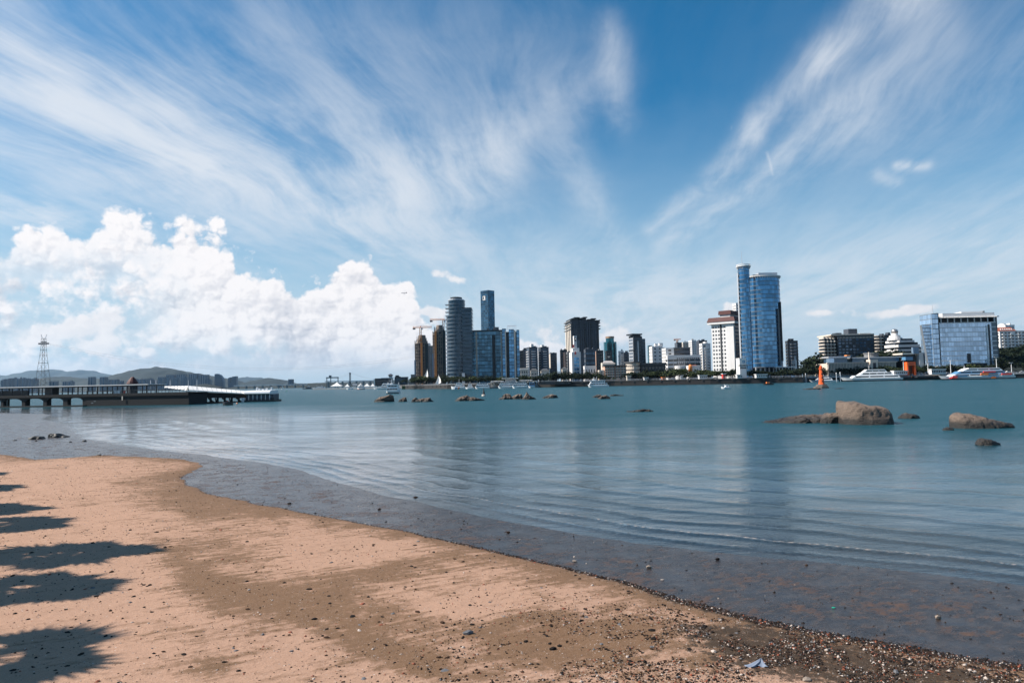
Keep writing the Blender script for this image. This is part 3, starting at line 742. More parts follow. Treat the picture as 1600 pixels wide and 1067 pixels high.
b = Building('tower_block', 'pale hazy tower glimpsed between the two unfinished towers', 668.5, 1100, 0); w, h = b.W(677), b.H(540)
b.tower(0, w, 0, 16, 0, h, GREY, 'grid', bay=3, ww=.7); b.tower(-1.5, w * .4, 1, 14, h, h + 4, WHITE, 'none', name='penthouse'); b.done()

b = Building('banded_high_rise', 'dark round-fronted high-rise with grey floor bands and stepped top', 718, 700, 0)
kx = lambda px: at(px, 700).x - b.C.x
h1, h2, h3, h4 = b.H(482), b.H(468), b.H(464), b.H(492)
rx = (kx(727.5) - kx(697)) / 2; cx = (kx(727.5) + kx(697)) / 2
b.drum(cx, 14, rx, 13.5, 0, h4, 40, GLASSD, 3.9, mat('thin_floor_band', (.10, .13, .16), .4), 1.1, .4)
b.drum(cx + 1.0, 14, rx - 1.3, 12, h4 + .8, h2, 36, GLASSD, 4.2, DGREY, .6, .2, name='upper_drum')
b.tower(kx(718), kx(738.5), 4.5, 26, 0, h1, DGREY, 'glass', 'side_wing', m=GLASSD, fh=3.9, bay=3.2, band=DGREY, bth=1.1)
for j in range(int(h2 / 3.9)):
    if j * 3.9 < h2 - 4: b.part('balcony_slab', STEEL, 'stuff').box(cx - rx - .9, cx - rx + 3.2, 10, 20, j * 3.9 + .8, j * 3.9 + 1.3)
MB().prism(ellipse(cx + .5, 14, rx * .62, 8, 20), h2 + .01, h3 + 1).build('roof_drum', DGREY, b.root); b.parapet(kx(720), kx(738), 5, 25, h1, 1.4, .4, DGREY)
MB().ring(ellipse(cx + .5, 14, rx * .70, 9, 20), ellipse(cx + .5, 14, rx * .84, 10.5, 20), h2 + .02, h2 + 1.4).build('crown_ring', STEEL, b.root)
b.mast(kx(705), 10, h2, b.H(455) - h2); b.tower(kx(722), kx(735), -4, 3, 0, 9, DGREY, 'grid', name='podium'); b.body('entrance_pylon', WHITE, kx(722.5), kx(727), -5.2, -4.2, 0, 11); b.done()

b = Building('slim_glass_tower', 'slim square blue glass tower, tallest of its group, with a square opening near its top', 765, 1150, 48)
w, d, h = b.W(775), b.Dp(753.2), b.H(454)
b.tower(0, w, 0, d, 0, h, DGREY, 'glass', m=GLASSB, fh=4, bay=3.2)
z = b.H(465); fr = MB()
for a0, a1, z0, z1 in ((.36, .68, 2.4, 3.2), (.36, .68, -3.2, -2.4), (.36, .41, -2.4, 2.4), (.63, .68, -2.4, 2.4)): fr.box(-.5, .05, d * a0, d * a1, z + z0 * 1.1, z + z1 * 1.1)
fr.build('opening_frame', WHITE, b.root); MB().box(-.2, .3, d * .412, d * .628, z - 2.6, z + 2.6).build('sky_window', DARK, b.root); MB().box(-.35, .1, d * .42, d * .5, z - 2.4, z + 2.3).build('light_panel', WHITE, b.root)
b.parapet(0, w, 0, d, h, 1, .4, GLASSB); b.done()

b = Building('glass_slab', 'broad blue glass slab with a pale fin at its edge, in front of the slim tower', 739.5, 720, 0)
w, h = b.W(786), b.H(517.5); kx = lambda px: at(px, 720).x - b.C.x
b.tower(0, w, 2, 22, 0, h, DGREY, 'glass', m=GLASSB, fh=3.8, bay=2.9, band=DGREY, bth=.35)
for px, m in ((745.5, CREAM), (784.5, CREAM)): b.body('stone_pilaster', m, kx(px) - .8, kx(px) + .8, .8, 1.9, 0, h - 1)
b.body('painted_recess', DARK, kx(770), kx(775), 1.3, 1.9, 0, h - 4)  # dark strip stands proud of the wall, a recess's shade as colour
b.body('roof_edge', DGREY, -.3, w + .3, 1.6, 22.4, h + .01, h + 1.1); b.roof_gear(w * .4, w, 6, 18, h + 1.1, 4, GREY, 4); b.done()
b = Building('twin_fin_tower', 'blue glass tower with two dark slots and pale stone fins beside the glass slab', 786, 712, 0)
kx = lambda px: at(px, 712).x - b.C.x; h = b.H(514)
b.tower(0, kx(792), 0, 20, 0, b.H(513.5), DGREY, 'glass', m=GLASSL, fh=3.8, bay=2.2, name='west_bay')
b.body('dark_slot', DARK, kx(792), kx(796.5), 1.2, 20, 0, h - 3); b.body('stone_fin', CREAM, kx(790.4), kx(792), -1, .9, 0, h - 2)
b.tower(kx(796.5), kx(804.5), 0, 20, 0, h - .5, DGREY, 'glass', m=GLASSB, fh=3.8, bay=2.2, name='middle_bay')
b.body('stone_fin', CREAM, kx(804.6), kx(807), -1, 20, 0, h - 1.5); b.body('dark_slot', DARK, kx(807), kx(808.5), 1, 20, 0, h - 3)
b.tower(kx(808.5), kx(813), 0, 20, 0, h - 1.2, DGREY, 'glass', m=GLASSB, fh=3.8, bay=2.2, name='east_bay')
rf = MB()
for i in range(6): rf.tube([(kx(794 + i * 2.6), 2 + (i % 2), h - 1), (kx(795.5 + i * 2.6), 8, h + 4.5)], .18, 4)
rf.tube([(kx(794), 8, h + 3.6), (kx(808), 8, h + 3.8)], .2, 4).build('roof_frame', STEEL, b.root); b.done()

def simple(name, label, xl, xr, ytop, D, wall, style='grid', th=0, xm=None, depth=18, gear=2, group=None, cap=None, **kw):
    if xm is None and at(xl, 1).x > 0: xl = 800 + (xl - 800) * (D + depth) / D if xl > 800 else xl      # its side wall shows too
    b = Building(name, label, xm if xm is not None else xl, D, th, group=group)
    w = b.W(xr); d = b.Dp(xl) if xm is not None and xl < xm else depth; h = b.H(ytop)
    d = min(max(d, 6), 70)
    b.tower(0, w, 0, d, 0, h, wall, style, **kw)
    b.parapet(0, w, 0, d, h, 1.1, .35, cap or wall)
    if gear: b.roof_gear(0, w, 0, d, h, gear, wall if gear > 2 else GREY)
    return b, w, d, h
b, w, d, h = simple('tower_block', 'dark narrow block in the gap beside the pale stone fins', 813, 820, 549, 900, DGREY, bay=2.6); b.done()
b, w, d, h = simple('apartment_tower', 'narrow grey-blue apartment tower, first of three with glazed balconies', 818, 826.5, 545, 880, SLATE, 'flats', m=PANEB, xm=819.5, depth=18); b.done()
b, w, d, h = simple('apartment_tower', 'middle apartment tower of the three with glazed balconies and a bright side', 823.5, 841, 543.5, 860, SLATE, 'flats', th=12, xm=828, m=PANEB, balc=WHITE); b.body('stair_core', WHITE, w * .3, w * .6, 3, 9, h, h + 5); b.done()
b, w, d, h = simple('apartment_tower', 'last of the three apartment towers with glazed balconies, cream side lit', 842, 858.5, 543.5, 870, SLATE, 'flats', th=12, xm=846, m=PANEB, balc=WHITE); b.body('stair_core', WHITE, w * .2, w * .5, 3, 9, h, h + 4); b.done()
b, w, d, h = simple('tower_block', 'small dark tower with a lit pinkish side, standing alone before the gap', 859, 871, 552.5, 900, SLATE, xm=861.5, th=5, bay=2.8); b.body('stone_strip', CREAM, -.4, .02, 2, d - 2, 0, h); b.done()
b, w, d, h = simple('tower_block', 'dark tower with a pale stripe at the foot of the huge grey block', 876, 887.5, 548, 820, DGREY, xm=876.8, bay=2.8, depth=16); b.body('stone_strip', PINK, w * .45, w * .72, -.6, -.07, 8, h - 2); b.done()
b, w, d, h = simple('tower_block', 'light grey office tower with dark strip windows beside the white sign tower', 886, 894, 551, 780, GREY, bay=2.4, ww=.5, wh=.8, depth=16); b.done()

# the huge grey block
b = Building('ribbed_tower_block', 'huge dark grey ribbed residential block with an overhanging crown', 895, 900, 6)
w, d, h = b.W(938), b.Dp(885.5), b.H(501); zc = b.H(514)
b.tower(0, w, 0, d, 0, h, SLATE, 'none')
n = 13
for i in range(n):
    a = w * i / n; r_ = random.choice((1.2, 2.0, .8))
    b.body('rib_wall', SLATE if i % 3 else DGREY, a + .3, a + w / n * .55, -r_, -.02, 0, h - random.choice((0, 1, 3)))
b.windows(0, w, 0, d, 10, zc, 3.3, w / 26, .55, .6, PANE, 'fr', margin=.2)
for i in range(4): b.body('painted_lit_rib', CREAM, -1.0, -.02, d * (i + .1) / 4, d * (i + .62) / 4, 0, h - 4)  # cream side ribs: sunlight on this face put into the colour
b.windows(0, w, 0, d, 10, zc, 3.3, d / 8, .4, .6, PANE, 'l', key='side_window')
b.bands(0, w, 0, d, zc, h, 3.3, 1.2, 1.9, GREY, 'lr'); b.bands(0, w, 0, d, zc, h, 3.3, .7, 1.4, SLATE, 'f', key='crown_band')
for i, (a, e, t) in enumerate(((-.02, .12, 1.5), (.10, .30, 3.2), (.28, .44, 2.2), (.42, .58, 3.4), (.58, .72, .4), (.72, .90, 1.4), (.9, 1.03, -2.5))):
    b.body('crown_slab', DGREY, w * a, w * e, -2.2 - .1 * i, d * .8, h + t, h + t + 1.2 + .02 * i)
    b.body('crown_post', DGREY, w * (a + .03), w * (e - .03), 1, d * .7, h - 2.6, h + t)
b.done()
# white sign tower in front
b = Building('sign_tower', 'white and blue-glazed tower with a small sign turret, in front of the grey ribbed block', 894.5, 680, 6)
w, h = b.W(908.5), b.H(550); kx = lambda px: b.W(px)
b.body('wall', WHITE, 0, w, 0, 14, 0, h)
b.panes(2.0, w - 1.6, 0, 14, 0, h - 5, 3.6, 1.9, GLASSL, 'f', proud=.1)
b.body('shoulder', WHITE, kx(896.5), kx(907), 1.5, 13, h, b.H(543.5)); b.body('side_wall', SLATE, w, kx(914), 1, 16, 0, h - .5)
b.body('turret', WHITE, kx(899), kx(903.6), 2, 7, b.H(543.5), b.H(524.5)); b.body('turret_side', GLASSD, kx(903.6), kx(908), 2.3, 7, b.H(543.5), b.H(524.8))
b.body('emblem_panel', DGREY, kx(900), kx(902.6), 1.85, 1.99, b.H(533), b.H(526.5)); b.body('dark_panel', DARK, kx(904), kx(907.6), 2.15, 2.29, b.H(531), b.H(525.5)); MB().tube([(kx(901), 1.83, b.H(530.6)), (kx(901.9), 1.83, b.H(528.4))], .35, 6).build('emblem', WHITE, b.root)
b.body('red_sign', BOATR, kx(896.8), kx(898.9), 1.2, 1.48, b.H(543), b.H(538.5)); b.body('red_mark', BOATR, kx(899), kx(901.5), -.1, -.02, b.H(554), b.H(549.5)); b.done()
b, w, d, h = simple('office_block', 'dark slate office block joined beside the white sign tower, rows of blue windows', 913.5, 931.5, 547, 700, SLATE, depth=16, gear=4, bay=2.2, ww=.75, wh=.45, fh=4.6, m=PANEB); b.done()
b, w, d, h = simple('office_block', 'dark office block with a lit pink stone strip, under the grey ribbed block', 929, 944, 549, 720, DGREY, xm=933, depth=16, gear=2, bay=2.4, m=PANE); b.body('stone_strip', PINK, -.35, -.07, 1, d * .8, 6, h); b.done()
# teal tower
b = Building('teal_tower', 'stepped teal glass tower with a round top and bronze crown ring', 957, 980, 0); kx = lambda px: at(px, 980).x - b.C.x
b.drum((kx(946.5) + kx(967)) / 2, 11, (kx(967) - kx(946.5)) / 2, 10, 0, b.H(534), 12, GLASST, 3.8, GLASST, .3, .1)
b.drum(kx(956.5), 11, kx(963) - kx(956.5), 7, b.H(534), b.H(528), 16, GLASST, 3.6, GLASST, .3, .1, 'upper_drum')
MB().ring(ellipse(kx(956.5), 11, kx(962.6) - kx(956.5), 6.4, 20), ellipse(kx(956.5), 11, kx(963.3) - kx(956.5), 7.4, 20), b.H(528), b.H(525)).build('crown_ring', mat('bronze_ring', (.32, .21, .14), .5, .3), b.root)
for px in (951, 957, 962.5): b.body('rib', DGREY, kx(px) - .5, kx(px) + .5, .1, 1.6, 0, b.H(536))
b.done()
b, w, d, h = simple('office_block', 'near-black block with a small lit sign, at the foot of the teal tower', 946.5, 958, 549, 860, DGREY, depth=14, bay=3, gear=0); b.body('sign_board', CREAM, w * .2, w * .55, -.3, -.07, h - 8, h - 6); b.done()
b, w, d, h = simple('apartment_block', 'white apartment block between the teal tower and the flat-capped tower', 967.5, 976, 549.5, 900, WHITE, 'flats', depth=14); b.done()
b, w, d, h = simple('apartment_block', 'end block in slate, its shade in the colour, beside the white apartments near the flat-capped tower', 975, 984, 552, 890, SLATE, xm=976, depth=14, bay=2.8); b.done()  # end of the white apartments, its shade given as slate colour
# flat-capped tower
b = Building('flat_cap_tower', 'dark office tower with a pale window side and an overhanging flat roof cap', 992, 800, 18)
w, d, h = b.W(1004), b.Dp(984.5), b.H(524.5)
b.body('wall', DGREY, 0, w, 0, d, 0, h); b.body('painted_lit_side', STEEL, -.5, -.02, 1, d - .5, 0, h - 2.5); b.windows(-.5, w, 1, d - .5, 2, h - 3, 3.8, 2.2, .7, .5, PANEB, 'l', key='side_window')  # pale sheet on the side: sunlight painted into its colour
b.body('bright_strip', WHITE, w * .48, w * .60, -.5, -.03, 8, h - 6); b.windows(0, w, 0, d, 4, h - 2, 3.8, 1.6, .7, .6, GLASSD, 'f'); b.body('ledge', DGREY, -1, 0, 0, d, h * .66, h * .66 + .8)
b.body('roof_cap', DGREY, -2.5, w + .6, -1.6, d + 1.5, h + .8, h + 2.4); b.body('cap_stem', DGREY, 1, w - .5, 1, d - 2, h, h + .8)
b.tower(w + .02, b.W(1011), 1.2, d, 0, b.H(529), SLATE, 'glass', 'dark_wing', m=GLASSD, bay=2.4); b.roof_gear(w, b.W(1011), 2, d, b.H(529), 2, GREY, 4); b.done()
b, w, d, h = simple('tower_block', 'slim teal-grey tower in the gap behind the white offices', 1013, 1020.5, 541, 1000, mat('teal_render', (.10, .22, .27), .6), depth=14, bay=2.6, gear=1, xm=1014.5, m=GLASSD); b.done()
# white buildings in the middle
b = Building('white_apartment_block', 'plain white block with few windows and a sunlit end, behind the dark treetops', 1020.5, 830, 0); w, h = b.W(1037), b.H(541); kx = lambda px: at(px, 830).x - b.C.x
b.tower(0, w, 0, 18, 0, h, WHITE, 'grid', bay=4.2, ww=.35, wh=.35, fh=4.2); b.body('stair_tower', WHITE, kx(1026), kx(1030), 2, 9, h, b.H(537)); b.body('stair_tower', WHITE, kx(1033), kx(1038.5), 3, 9, h, b.H(536)); b.tower(w + .02, kx(1042), 2, 18, 0, b.H(543), WHITE, 'grid', name='end_wall', bay=3); b.done()
b = Building('terraced_office', 'long pale terraced office with dark ribbon windows stepping down to a rounded end', 1056, 700, 0); kx = lambda px: at(px, 700).x - b.C.x
b.tower(kx(1043), kx(1056), 4, 22, 0, b.H(543), WHITE, 'grid', 'west_wall', bay=4, ww=.4); b.tower(0, kx(1082), 5, 20, 0, b.H(543.5), SLATE, 'ribbon', 'upper_wall', fh=4.6, m=PANE, sides='f')
b.tower(kx(1043), kx(1095), -3, 5, 0, b.H(555), WHITE, 'ribbon', 'lower_wall', fh=4.2, m=PANE, sides='flr'); b.windows(kx(1056), kx(1094), -3, 5, 2, b.H(557), 4.2, 1.9, .62, .3, PANE, 'f')
b.body('roof_slab', BAND, kx(1055), kx(1083), 4, 21, b.H(543.5), b.H(542.6)); MB().prism(ellipse(kx(1062), -4, 5.5, 4, 18), 0, b.H(572)).build('rotunda', WHITE, b.root); b.done()
b, w, d, h = simple('apartment_block', 'hazy grey apartment tower under a roof crane, behind the terraced office', 1056, 1067.5, 536, 1150, SLATE, depth=18, gear=2, bay=3.2); b.done()
crane('tower_crane', 'tiny tower crane slanting above the hazy block behind the terraced office', 1060, 1160, LAND_Z + h, 529, 1055, 1066, 530.5)
b, w, d, h = simple('apartment_block', 'cream apartment tower with a lit edge, second behind the terraced office', 1067.5, 1078, 535.5, 1100, CREAM, depth=18, xm=1069, bay=3, m=PANE); b.done()
b, w, d, h = simple('apartment_block', 'tall white-edged apartment tower, topmost behind the terraced office', 1078, 1090, 532.5, 1050, WHITE, depth=20, xm=1083, th=10, bay=3); b.done()
b, w, d, h = simple('apartment_block', 'dark hazy apartment tower with a ragged roof, left of the white balcony block', 1089, 1107, 533, 1080, SLATE, depth=20, gear=4, bay=3.2); b.done()
b, w, d, h = simple('balcony_block', 'white residential block with stacked balconies beside the red-capped tower', 1094.5, 1112, 538, 740, WHITE, 'flats', th=8, xm=1099, depth=16, gear=3); b.done()
b, w, d, h = simple('orange_dome_house', 'small white house with an orange corner dome among the trees', 1073, 1094, 573, 620, WHITE, depth=12, gear=0, bay=2.4, ww=.3, wh=.55, fh=4); MB().lathe(.5, -.3, [(1.7, h * .6), (1.8, h), (1.75, h + .7), (1.2, h + 1.6), (.3, h + 2.1)], 12).build('corner_dome', SAFETY, b.root, sm=True)
MB().prism([(1, -.2), (w, -.2), (w, 12.2), (1, 12.2)], h + .02, h + 1.6, [(2, 5), (w - 2, 5), (w - 2, 7), (2, 7)]).build('roof', TILE, b.root); b.done()
# red-capped white tower
b = Building('red_cap_tower', 'tall white tower with dark square windows and two dark red roof tiers', 1148.5, 600, 50)
w, d, h = b.W(1163.5), b.Dp(1114.5), b.H(505)
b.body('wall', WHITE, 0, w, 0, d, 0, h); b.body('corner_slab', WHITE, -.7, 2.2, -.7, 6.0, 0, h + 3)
b.windows(0, w, 6.2, d, 3, h - 1, 3.55, 2.3, .52, .44, PANE, 'l', key='side_window', margin=.4, proud=.08); b.body('dark_slot', DARK, -.16, -.03, d * .52, d * .60, 1, h)
b.body('painted_shade_face', SLATE, 2.3, w, -.3, -.02, 0, h); b.windows(2.4, w, -.3, d, 3, h - 1, 3.55, 2.3, .5, .44, PANE, 'fr', margin=.4, proud=.08)  # dark sheet over the white wall: shade painted into its colour
def tier(x0, x1, y0, y1, z0, z1, lo, hi):
    MB().prism([(x0 - lo, y0 - lo), (x1 + lo, y0 - lo), (x1 + lo, y1 + lo), (x0 - lo, y1 + lo)], z0, z1, [(x0 - hi, y0 - hi), (x1 + hi, y0 - hi), (x1 + hi, y1 + hi), (x0 - hi, y1 + hi)]).build('red_tier', REDR, b.root)
b.body('white_cornice', WHITE, -2.6, w + 2.6, -2.6, d + 2.6, h, b.H(501.5)); tier(0, w, 0, d, b.H(501.5) + .01, b.H(494.5), 3.0, 1.6)
m0, m1 = d * .15, d * .62
b.body('white_drum', WHITE, 2, w * .9, m0, m1, b.H(494.5), b.H(490)); tier(2, w * .9, m0, m1, b.H(490), b.H(484), 1.2, .8)
b.mast(w * .5, d * .4, b.H(484), 3); b.done()
b, w, d, h = simple('tower_block', 'sliver of a white tower showing behind the curved blue towers', 1149, 1160, 474.5, 900, WHITE, depth=14, bay=2.6, gear=0); b.done()
# twin curved blue glass towers
b = Building('curved_glass_tower', 'broad curved blue glass tower with a white ringed crown', 1201.5, 585, 0); kx = lambda px: at(px, 585).x - b.C.x
rx = (kx(1231.5) - kx(1180)) / 2; cx = (kx(1231.5) + kx(1180)) / 2; h = b.H(432)
b.drum(cx, rx * .8, rx, rx * .78, 9, h, 44, GLASSL, 3.7, BAND, .55, .14)
ring_i, ring_o = ellipse(cx, rx * .8, rx * .97, rx * .76, 44), ellipse(cx, rx * .8, rx * 1.09, rx * .87, 44)
MB().ring(ring_i, ring_o, h + .6, h + 1.3).build('crown_ring', WHITE, b.root)
br = b.part('crown_bracket', WHITE, 'stuff')
for i in range(44):
    (a, c), (e, f) = ring_i[i], ring_o[i]; br.tube([(a, c, h - 1.6), (e, f, h + .6)], .22, 4)
b.body('roof_plant', STEEL, cx - rx * .35, cx + rx * .82, rx * .5, rx * 1.2, h, b.H(424)); b.body('roof_plant', GREY, cx - rx * .7, cx - rx * .36, rx * .5, rx * 1.1, h, b.H(427))
b.body('painted_recess', GLASSD, cx + rx * .55, cx + rx * .66, rx * .06, rx * .6, 10, h * .68); b.body('painted_recess', DARK, cx + rx * .78, cx + rx * .86, rx * .22, rx * .7, 14, h * .75)  # dark strips on the glass, coloured as the shade of recesses
for i in range(7): MB().tube([(cx - rx * .8 + i * rx * .27, rx * .35, 0), (cx - rx * .8 + i * rx * .27, rx * .35, 9)], .7, 8).build('column', STEEL, b.root)
b.body('lobby', GLASSD, cx - rx * .8, cx + rx * .7, rx * .5, rx * 1.2, 0, 9.1)
b.body('podium_slab', WHITE, cx + rx * .2, cx + rx * 1.4, -3, rx * .35, 4.6, 5.2); b.body('podium_roof', WHITE, cx + rx * .15, cx + rx * 1.45, -3.5, rx * .35, 8.3, 9.0); b.body('podium_glass', GLASSL, cx + rx * .25, cx + rx * 1.35, -2.4, rx * .3, 0, 4.6); b.body('podium_core', DARK, cx + rx * .3, cx + rx * 1.3, -1.5, rx * .3, 5.2, 8.3)
for i in range(7): b.part('podium_post', WHITE, 'stuff').box(cx + rx * (.22 + .19 * i) - .2, cx + rx * (.22 + .19 * i) + .2, -2.9, -2.5, 5.2, 8.3)
b.done()
b = Building('slim_round_tower', 'slim round blue glass tower with a ring on top, tallest on the far shore', 1166, 575, 0); kx = lambda px: at(px, 575).x - b.C.x
r_ = (kx(1181) - kx(1163.5)) / 2; cx = (kx(1181) + kx(1163.5)) / 2; h = b.H(416)
b.drum(cx, r_ + 1, r_, r_, 0, h, 28, GLASSL, 3.7, BAND, .5, .14)
MB().ring(ellipse(cx, r_ + 1, r_ * .95, r_ * .95, 28), ellipse(cx, r_ + 1, r_ * 1.30, r_ * 1.30, 28), h + .3, h + .9).ring(ellipse(cx, r_ + 1, r_ * 1.1, r_ * 1.1, 28), ellipse(cx, r_ + 1, r_ * 1.25, r_ * 1.25, 28), h + 1.8, h + 2.2).build('crown_ring', WHITE, b.root)
br = b.part('crown_bracket', WHITE, 'stuff')
for i in range(28):
    a = 2 * math.pi * i / 28; br.tube([(cx + r_ * math.cos(a), r_ + 1 + r_ * math.sin(a), h - 2), (cx + r_ * 1.25 * math.cos(a), r_ + 1 + r_ * 1.25 * math.sin(a), h + .3)], .18, 4).tube([(cx + r_ * 1.2 * math.cos(a), r_ + 1 + r_ * 1.2 * math.sin(a), h + .3), (cx + r_ * 1.2 * math.cos(a), r_ + 1 + r_ * 1.2 * math.sin(a), h + 2)], .15, 4)
b.body('service_fin', STEEL, cx - r_ - .7, cx - r_ + .4, r_ - .5, r_ + 2.5, 6, b.H(425))
for j in range(int(h / 3.7) - 3): b.part('fin_window', PANE, 'stuff').box(cx - r_ - .6, cx - r_ + .2, r_ - .62, r_ - .5, 8 + j * 3.7, 10 + j * 3.7)
b.mast(cx - 1, r_ + 1, h, 14, .3); b.done()
b, w, d, h = simple('sign_building', 'low white building with a blue emblem and dark lettering, below the slim round tower', 1151, 1167, 561.5, 562, WHITE, 'none', depth=9, gear=0)
b.body('window_strip', PANE, .2, w - .2, -.15, -.03, h - 7.6, h - 6.6); em = MB()
for i in range(3):
    for j in range(3):
        if (i, j) != (1, 1): em.box(w * .42 + i * .75, w * .42 + i * .75 + .62, -.2, -.04, h - 3.1 + j * .75, h - 2.48 + j * .75)
em.build('emblem', BOATB, b.root, 'stuff')
cd = bpy.data.curves.new('lettering', 'FONT'); cd.body = '建设银行'; cd.size = 2.0; cd.extrude = .08; cd.align_x = 'CENTER'
lo = bpy.data.objects.new('lettering', cd); COL.objects.link(lo); lo.parent = b.root; lo.location = (w / 2, -.1, h - 5.9); lo.rotation_euler = (R(90), 0, 0); cd.materials.append(DARK)
lm = bpy.data.meshes.new_from_object(lo); COL.objects.unlink(lo); bpy.data.objects.remove(lo)
lo = link('lettering', lm, b.root); lo.location = (w / 2, -.1, h - 5.9); lo.rotation_euler = (R(90), 0, 0); lo['kind'] = 'stuff'
b.done()
b, w, d, h = simple('tower_block', 'dark apartment block with a jagged roof beside the broad curved glass tower', 1231, 1249, 534, 680, DGREY, 'flats', xm=1233, depth=18, gear=4, balc=GREY, m=PANEB); b.done()
b, w, d, h = simple('small_house', 'little white house with a steep gable beside the lone round tree', 1238, 1246, 565, 600, WHITE, depth=8, gear=0, bay=2.5); MB().prism([(w * .3, 0), (w * .75, 0), (w * .75, 4), (w * .3, 4)], h, h + 5, [(w * .5, 1), (w * .6, 1), (w * .6, 3), (w * .5, 3)]).build('gable', WHITE, b.root); b.done()
# right bank
b = Building('balcony_hotel', 'large dark-fronted apartment hotel with a sunlit rounded end of stacked balconies', 1311, 660, 0, z=9)
w, d, h = b.W(1369), 30, b.H(524); kx = lambda px: at(px, 660).x - b.C.x
b.body('wall', DGREY, 0, w, 0, d, 0, h); b.windows(0, w, 0, d, 1, h - 3, 3.2, 3.2, .7, .6, PANEB, 'fr', skip=.15)  # front dark, rounded end cream: shade and sunlight put into the colours
b.part('top_band', CREAM, 'stuff')
for i in range(26): b.mb['top_band'][0].box(w * (i + .2) / 26, w * (i + .6) / 26, -.1, -.02, h - 3.2, h - 1.6)
le = kx(1288.5)
for i in range(4):
    cxx = le * (.16 + .26 * i); MB().prism(ellipse(cxx, 6 + i * -.6, -le * .135, 5, 16), 0, h - 1 - (3 - i) * .5).build('balcony_stack', CREAM, b.root)
    for j in range(int(h / 3.2)):
        b.part('balcony_slab', CREAM, 'stuff').ring(ellipse(cxx, 6 - i * .6, -le * .12, 4.6, 16), ellipse(cxx, 6 - i * .6, -le * .17, 6, 16), j * 3.2, j * 3.2 + 1.1)
        b.part('balcony_window', PANE, 'stuff').ring(ellipse(cxx, 6 - i * .6, -le * .12, 4.6, 16), ellipse(cxx, 6 - i * .6, -le * .137, 5.08, 16), j * 3.2 + 1.2, j * 3.2 + 2.8)
b.body('end_core', CREAM, le * .85, 0, 6, 8, 0, h - .6); b.body('roof_slab', CREAM, -6, w, -.5, d, h, h + 1.2); b.body('roof_house', DGREY, kx(1314), kx(1323), 6, 14, h + 1.2, b.H(519.5)); b.body('roof_house', SLATE, kx(1334), kx(1348), 6, 16, h + 1.2, b.H(513.5)); b.body('roof_house', CREAM, kx(1350), kx(1367), 4, 12, h + 1.2, b.H(521)); b.done()
b = Building('rounded_hotel', 'smaller cream block with a rounded balcony end, half hidden by a dark tree', 1385, 700, 12, z=12); w, d, h = b.W(1398), 16, b.H(523)
b.body('wall', DGREY, 0, w, 0, d, 0, h); b.windows(0, w, 0, d, 1, h - 2, 3.3, 3, .65, .55, PANEB, 'fr'); lx = -b.Dp(1367) * .0 - 11
MB().prism(ellipse(-5, 7, 6, 7, 20), 0, h - .5).build('rounded_end', CREAM, b.root); sl_ = b.part('balcony_slab', CREAM, 'stuff'); gl = b.part('balcony_window', PANE, 'stuff')
for j in range(int(h / 3.3)): sl_.ring(ellipse(-5, 7, 5.8, 6.8, 20), ellipse(-5, 7, 7.2, 8.2, 20), j * 3.3, j * 3.3 + 1.1); gl.ring(ellipse(-5, 7, 5.8, 6.8, 20), ellipse(-5, 7, 6.08, 7.08, 20), j * 3.3 + 1.2, j * 3.3 + 2.9)
b.roof_gear(0, w, 1, 12, h, 3, SLATE, 3); b.done()
b = Building('ball_roof_building', 'white stepped building with curved decks and a metal ball on its turret', 1408, 670, 0, z=10); kx = lambda px: at(px, 670).x - b.C.x
for i, (x0, x1, y0, y1) in enumerate(((1398, 1449, 565, 556), (1398, 1449, 556, 549), (1399, 1447, 549, 542.5), (1400, 1440, 542.5, 535), (1402, 1432, 535, 529))):
    z0, z1 = (0 if i == 0 else b.H(y0)), b.H(y1); MB().prism([(kx(x0) + 4, 0), (kx(x1), 0), (kx(x1), 18), (kx(x0), 18), (kx(x0) - 1, 6)], z0, z0 + (z1 - z0) * .55).build('deck', WHITE, b.root); b.body('glazing', PANE, kx(x0) + 2, kx(x1) - 1, 1.5, 17, z0 + (z1 - z0) * .55, z1)
MB().lathe(kx(1408.5), 8, [(7, b.H(531)), (6.6, b.H(527)), (5.2, b.H(526.8)), (5, b.H(523.5)), (3.2, b.H(523.3)), (3, b.H(520))], 18).build('turret', WHITE, b.root)
r_ = (kx(1414) - kx(1403.5)) / 2; MB().lathe(kx(1408.7), 8, [(r_ * math.sin(t), b.H(517) - r_ * .8 * math.cos(t)) for t in [.15 + i * .284 for i in range(11)]], 18).build('roof_ball', mat('brushed_ball', (.45, .42, .40), .35, metal=.8), b.root, sm=True); b.done()
# big glass block
b = Building('glass_block', 'wide pale blue glass block with a leaning end wall and an open white roof frame', 1472, 600, 0, z=5); kx = lambda px, y=0: at(px, 600 + y).x - b.C.x
h = b.H(505); w = kx(1561)
b.body('wall', BAND, 0, w, 0, 26, 0, h); b.panes(0, w - 4, 0, 26, 7, h, 4.3, 2.3, GLASSP, 'f', proud=.08); b.panes(0, w, 0, 26, 7, h, 4.3, 2.6, GLASSB, 'r', key='side_pane'); b.bands(0, w, 0, 26, 7, h, 4.3, .8, .2, WHITE, 'fr')
b.body('dark_slot', DARK, w * .855, w * .885, -.35, -.02, 6, h - 2); b.body('white_edge', WHITE, w * .82, w * .838, -.6, -.02, 0, h - 3)
zr = b.H(497); b.body('roof_canopy', WHITE, -1, w + 2, -2, 24, zr, zr + 1.0); b.body('roof_fascia', WHITE, 4, w, 1, 22, zr + 1.0, zr + 4.2)
for i in range(9): b.body('roof_post', WHITE, 1.5 + i * (w - 3) / 8 - .3, 1.5 + i * (w - 3) / 8 + .3, -.8, -.2, h, zr)
pg = b.part('pergola_slat', WHITE, 'stuff')
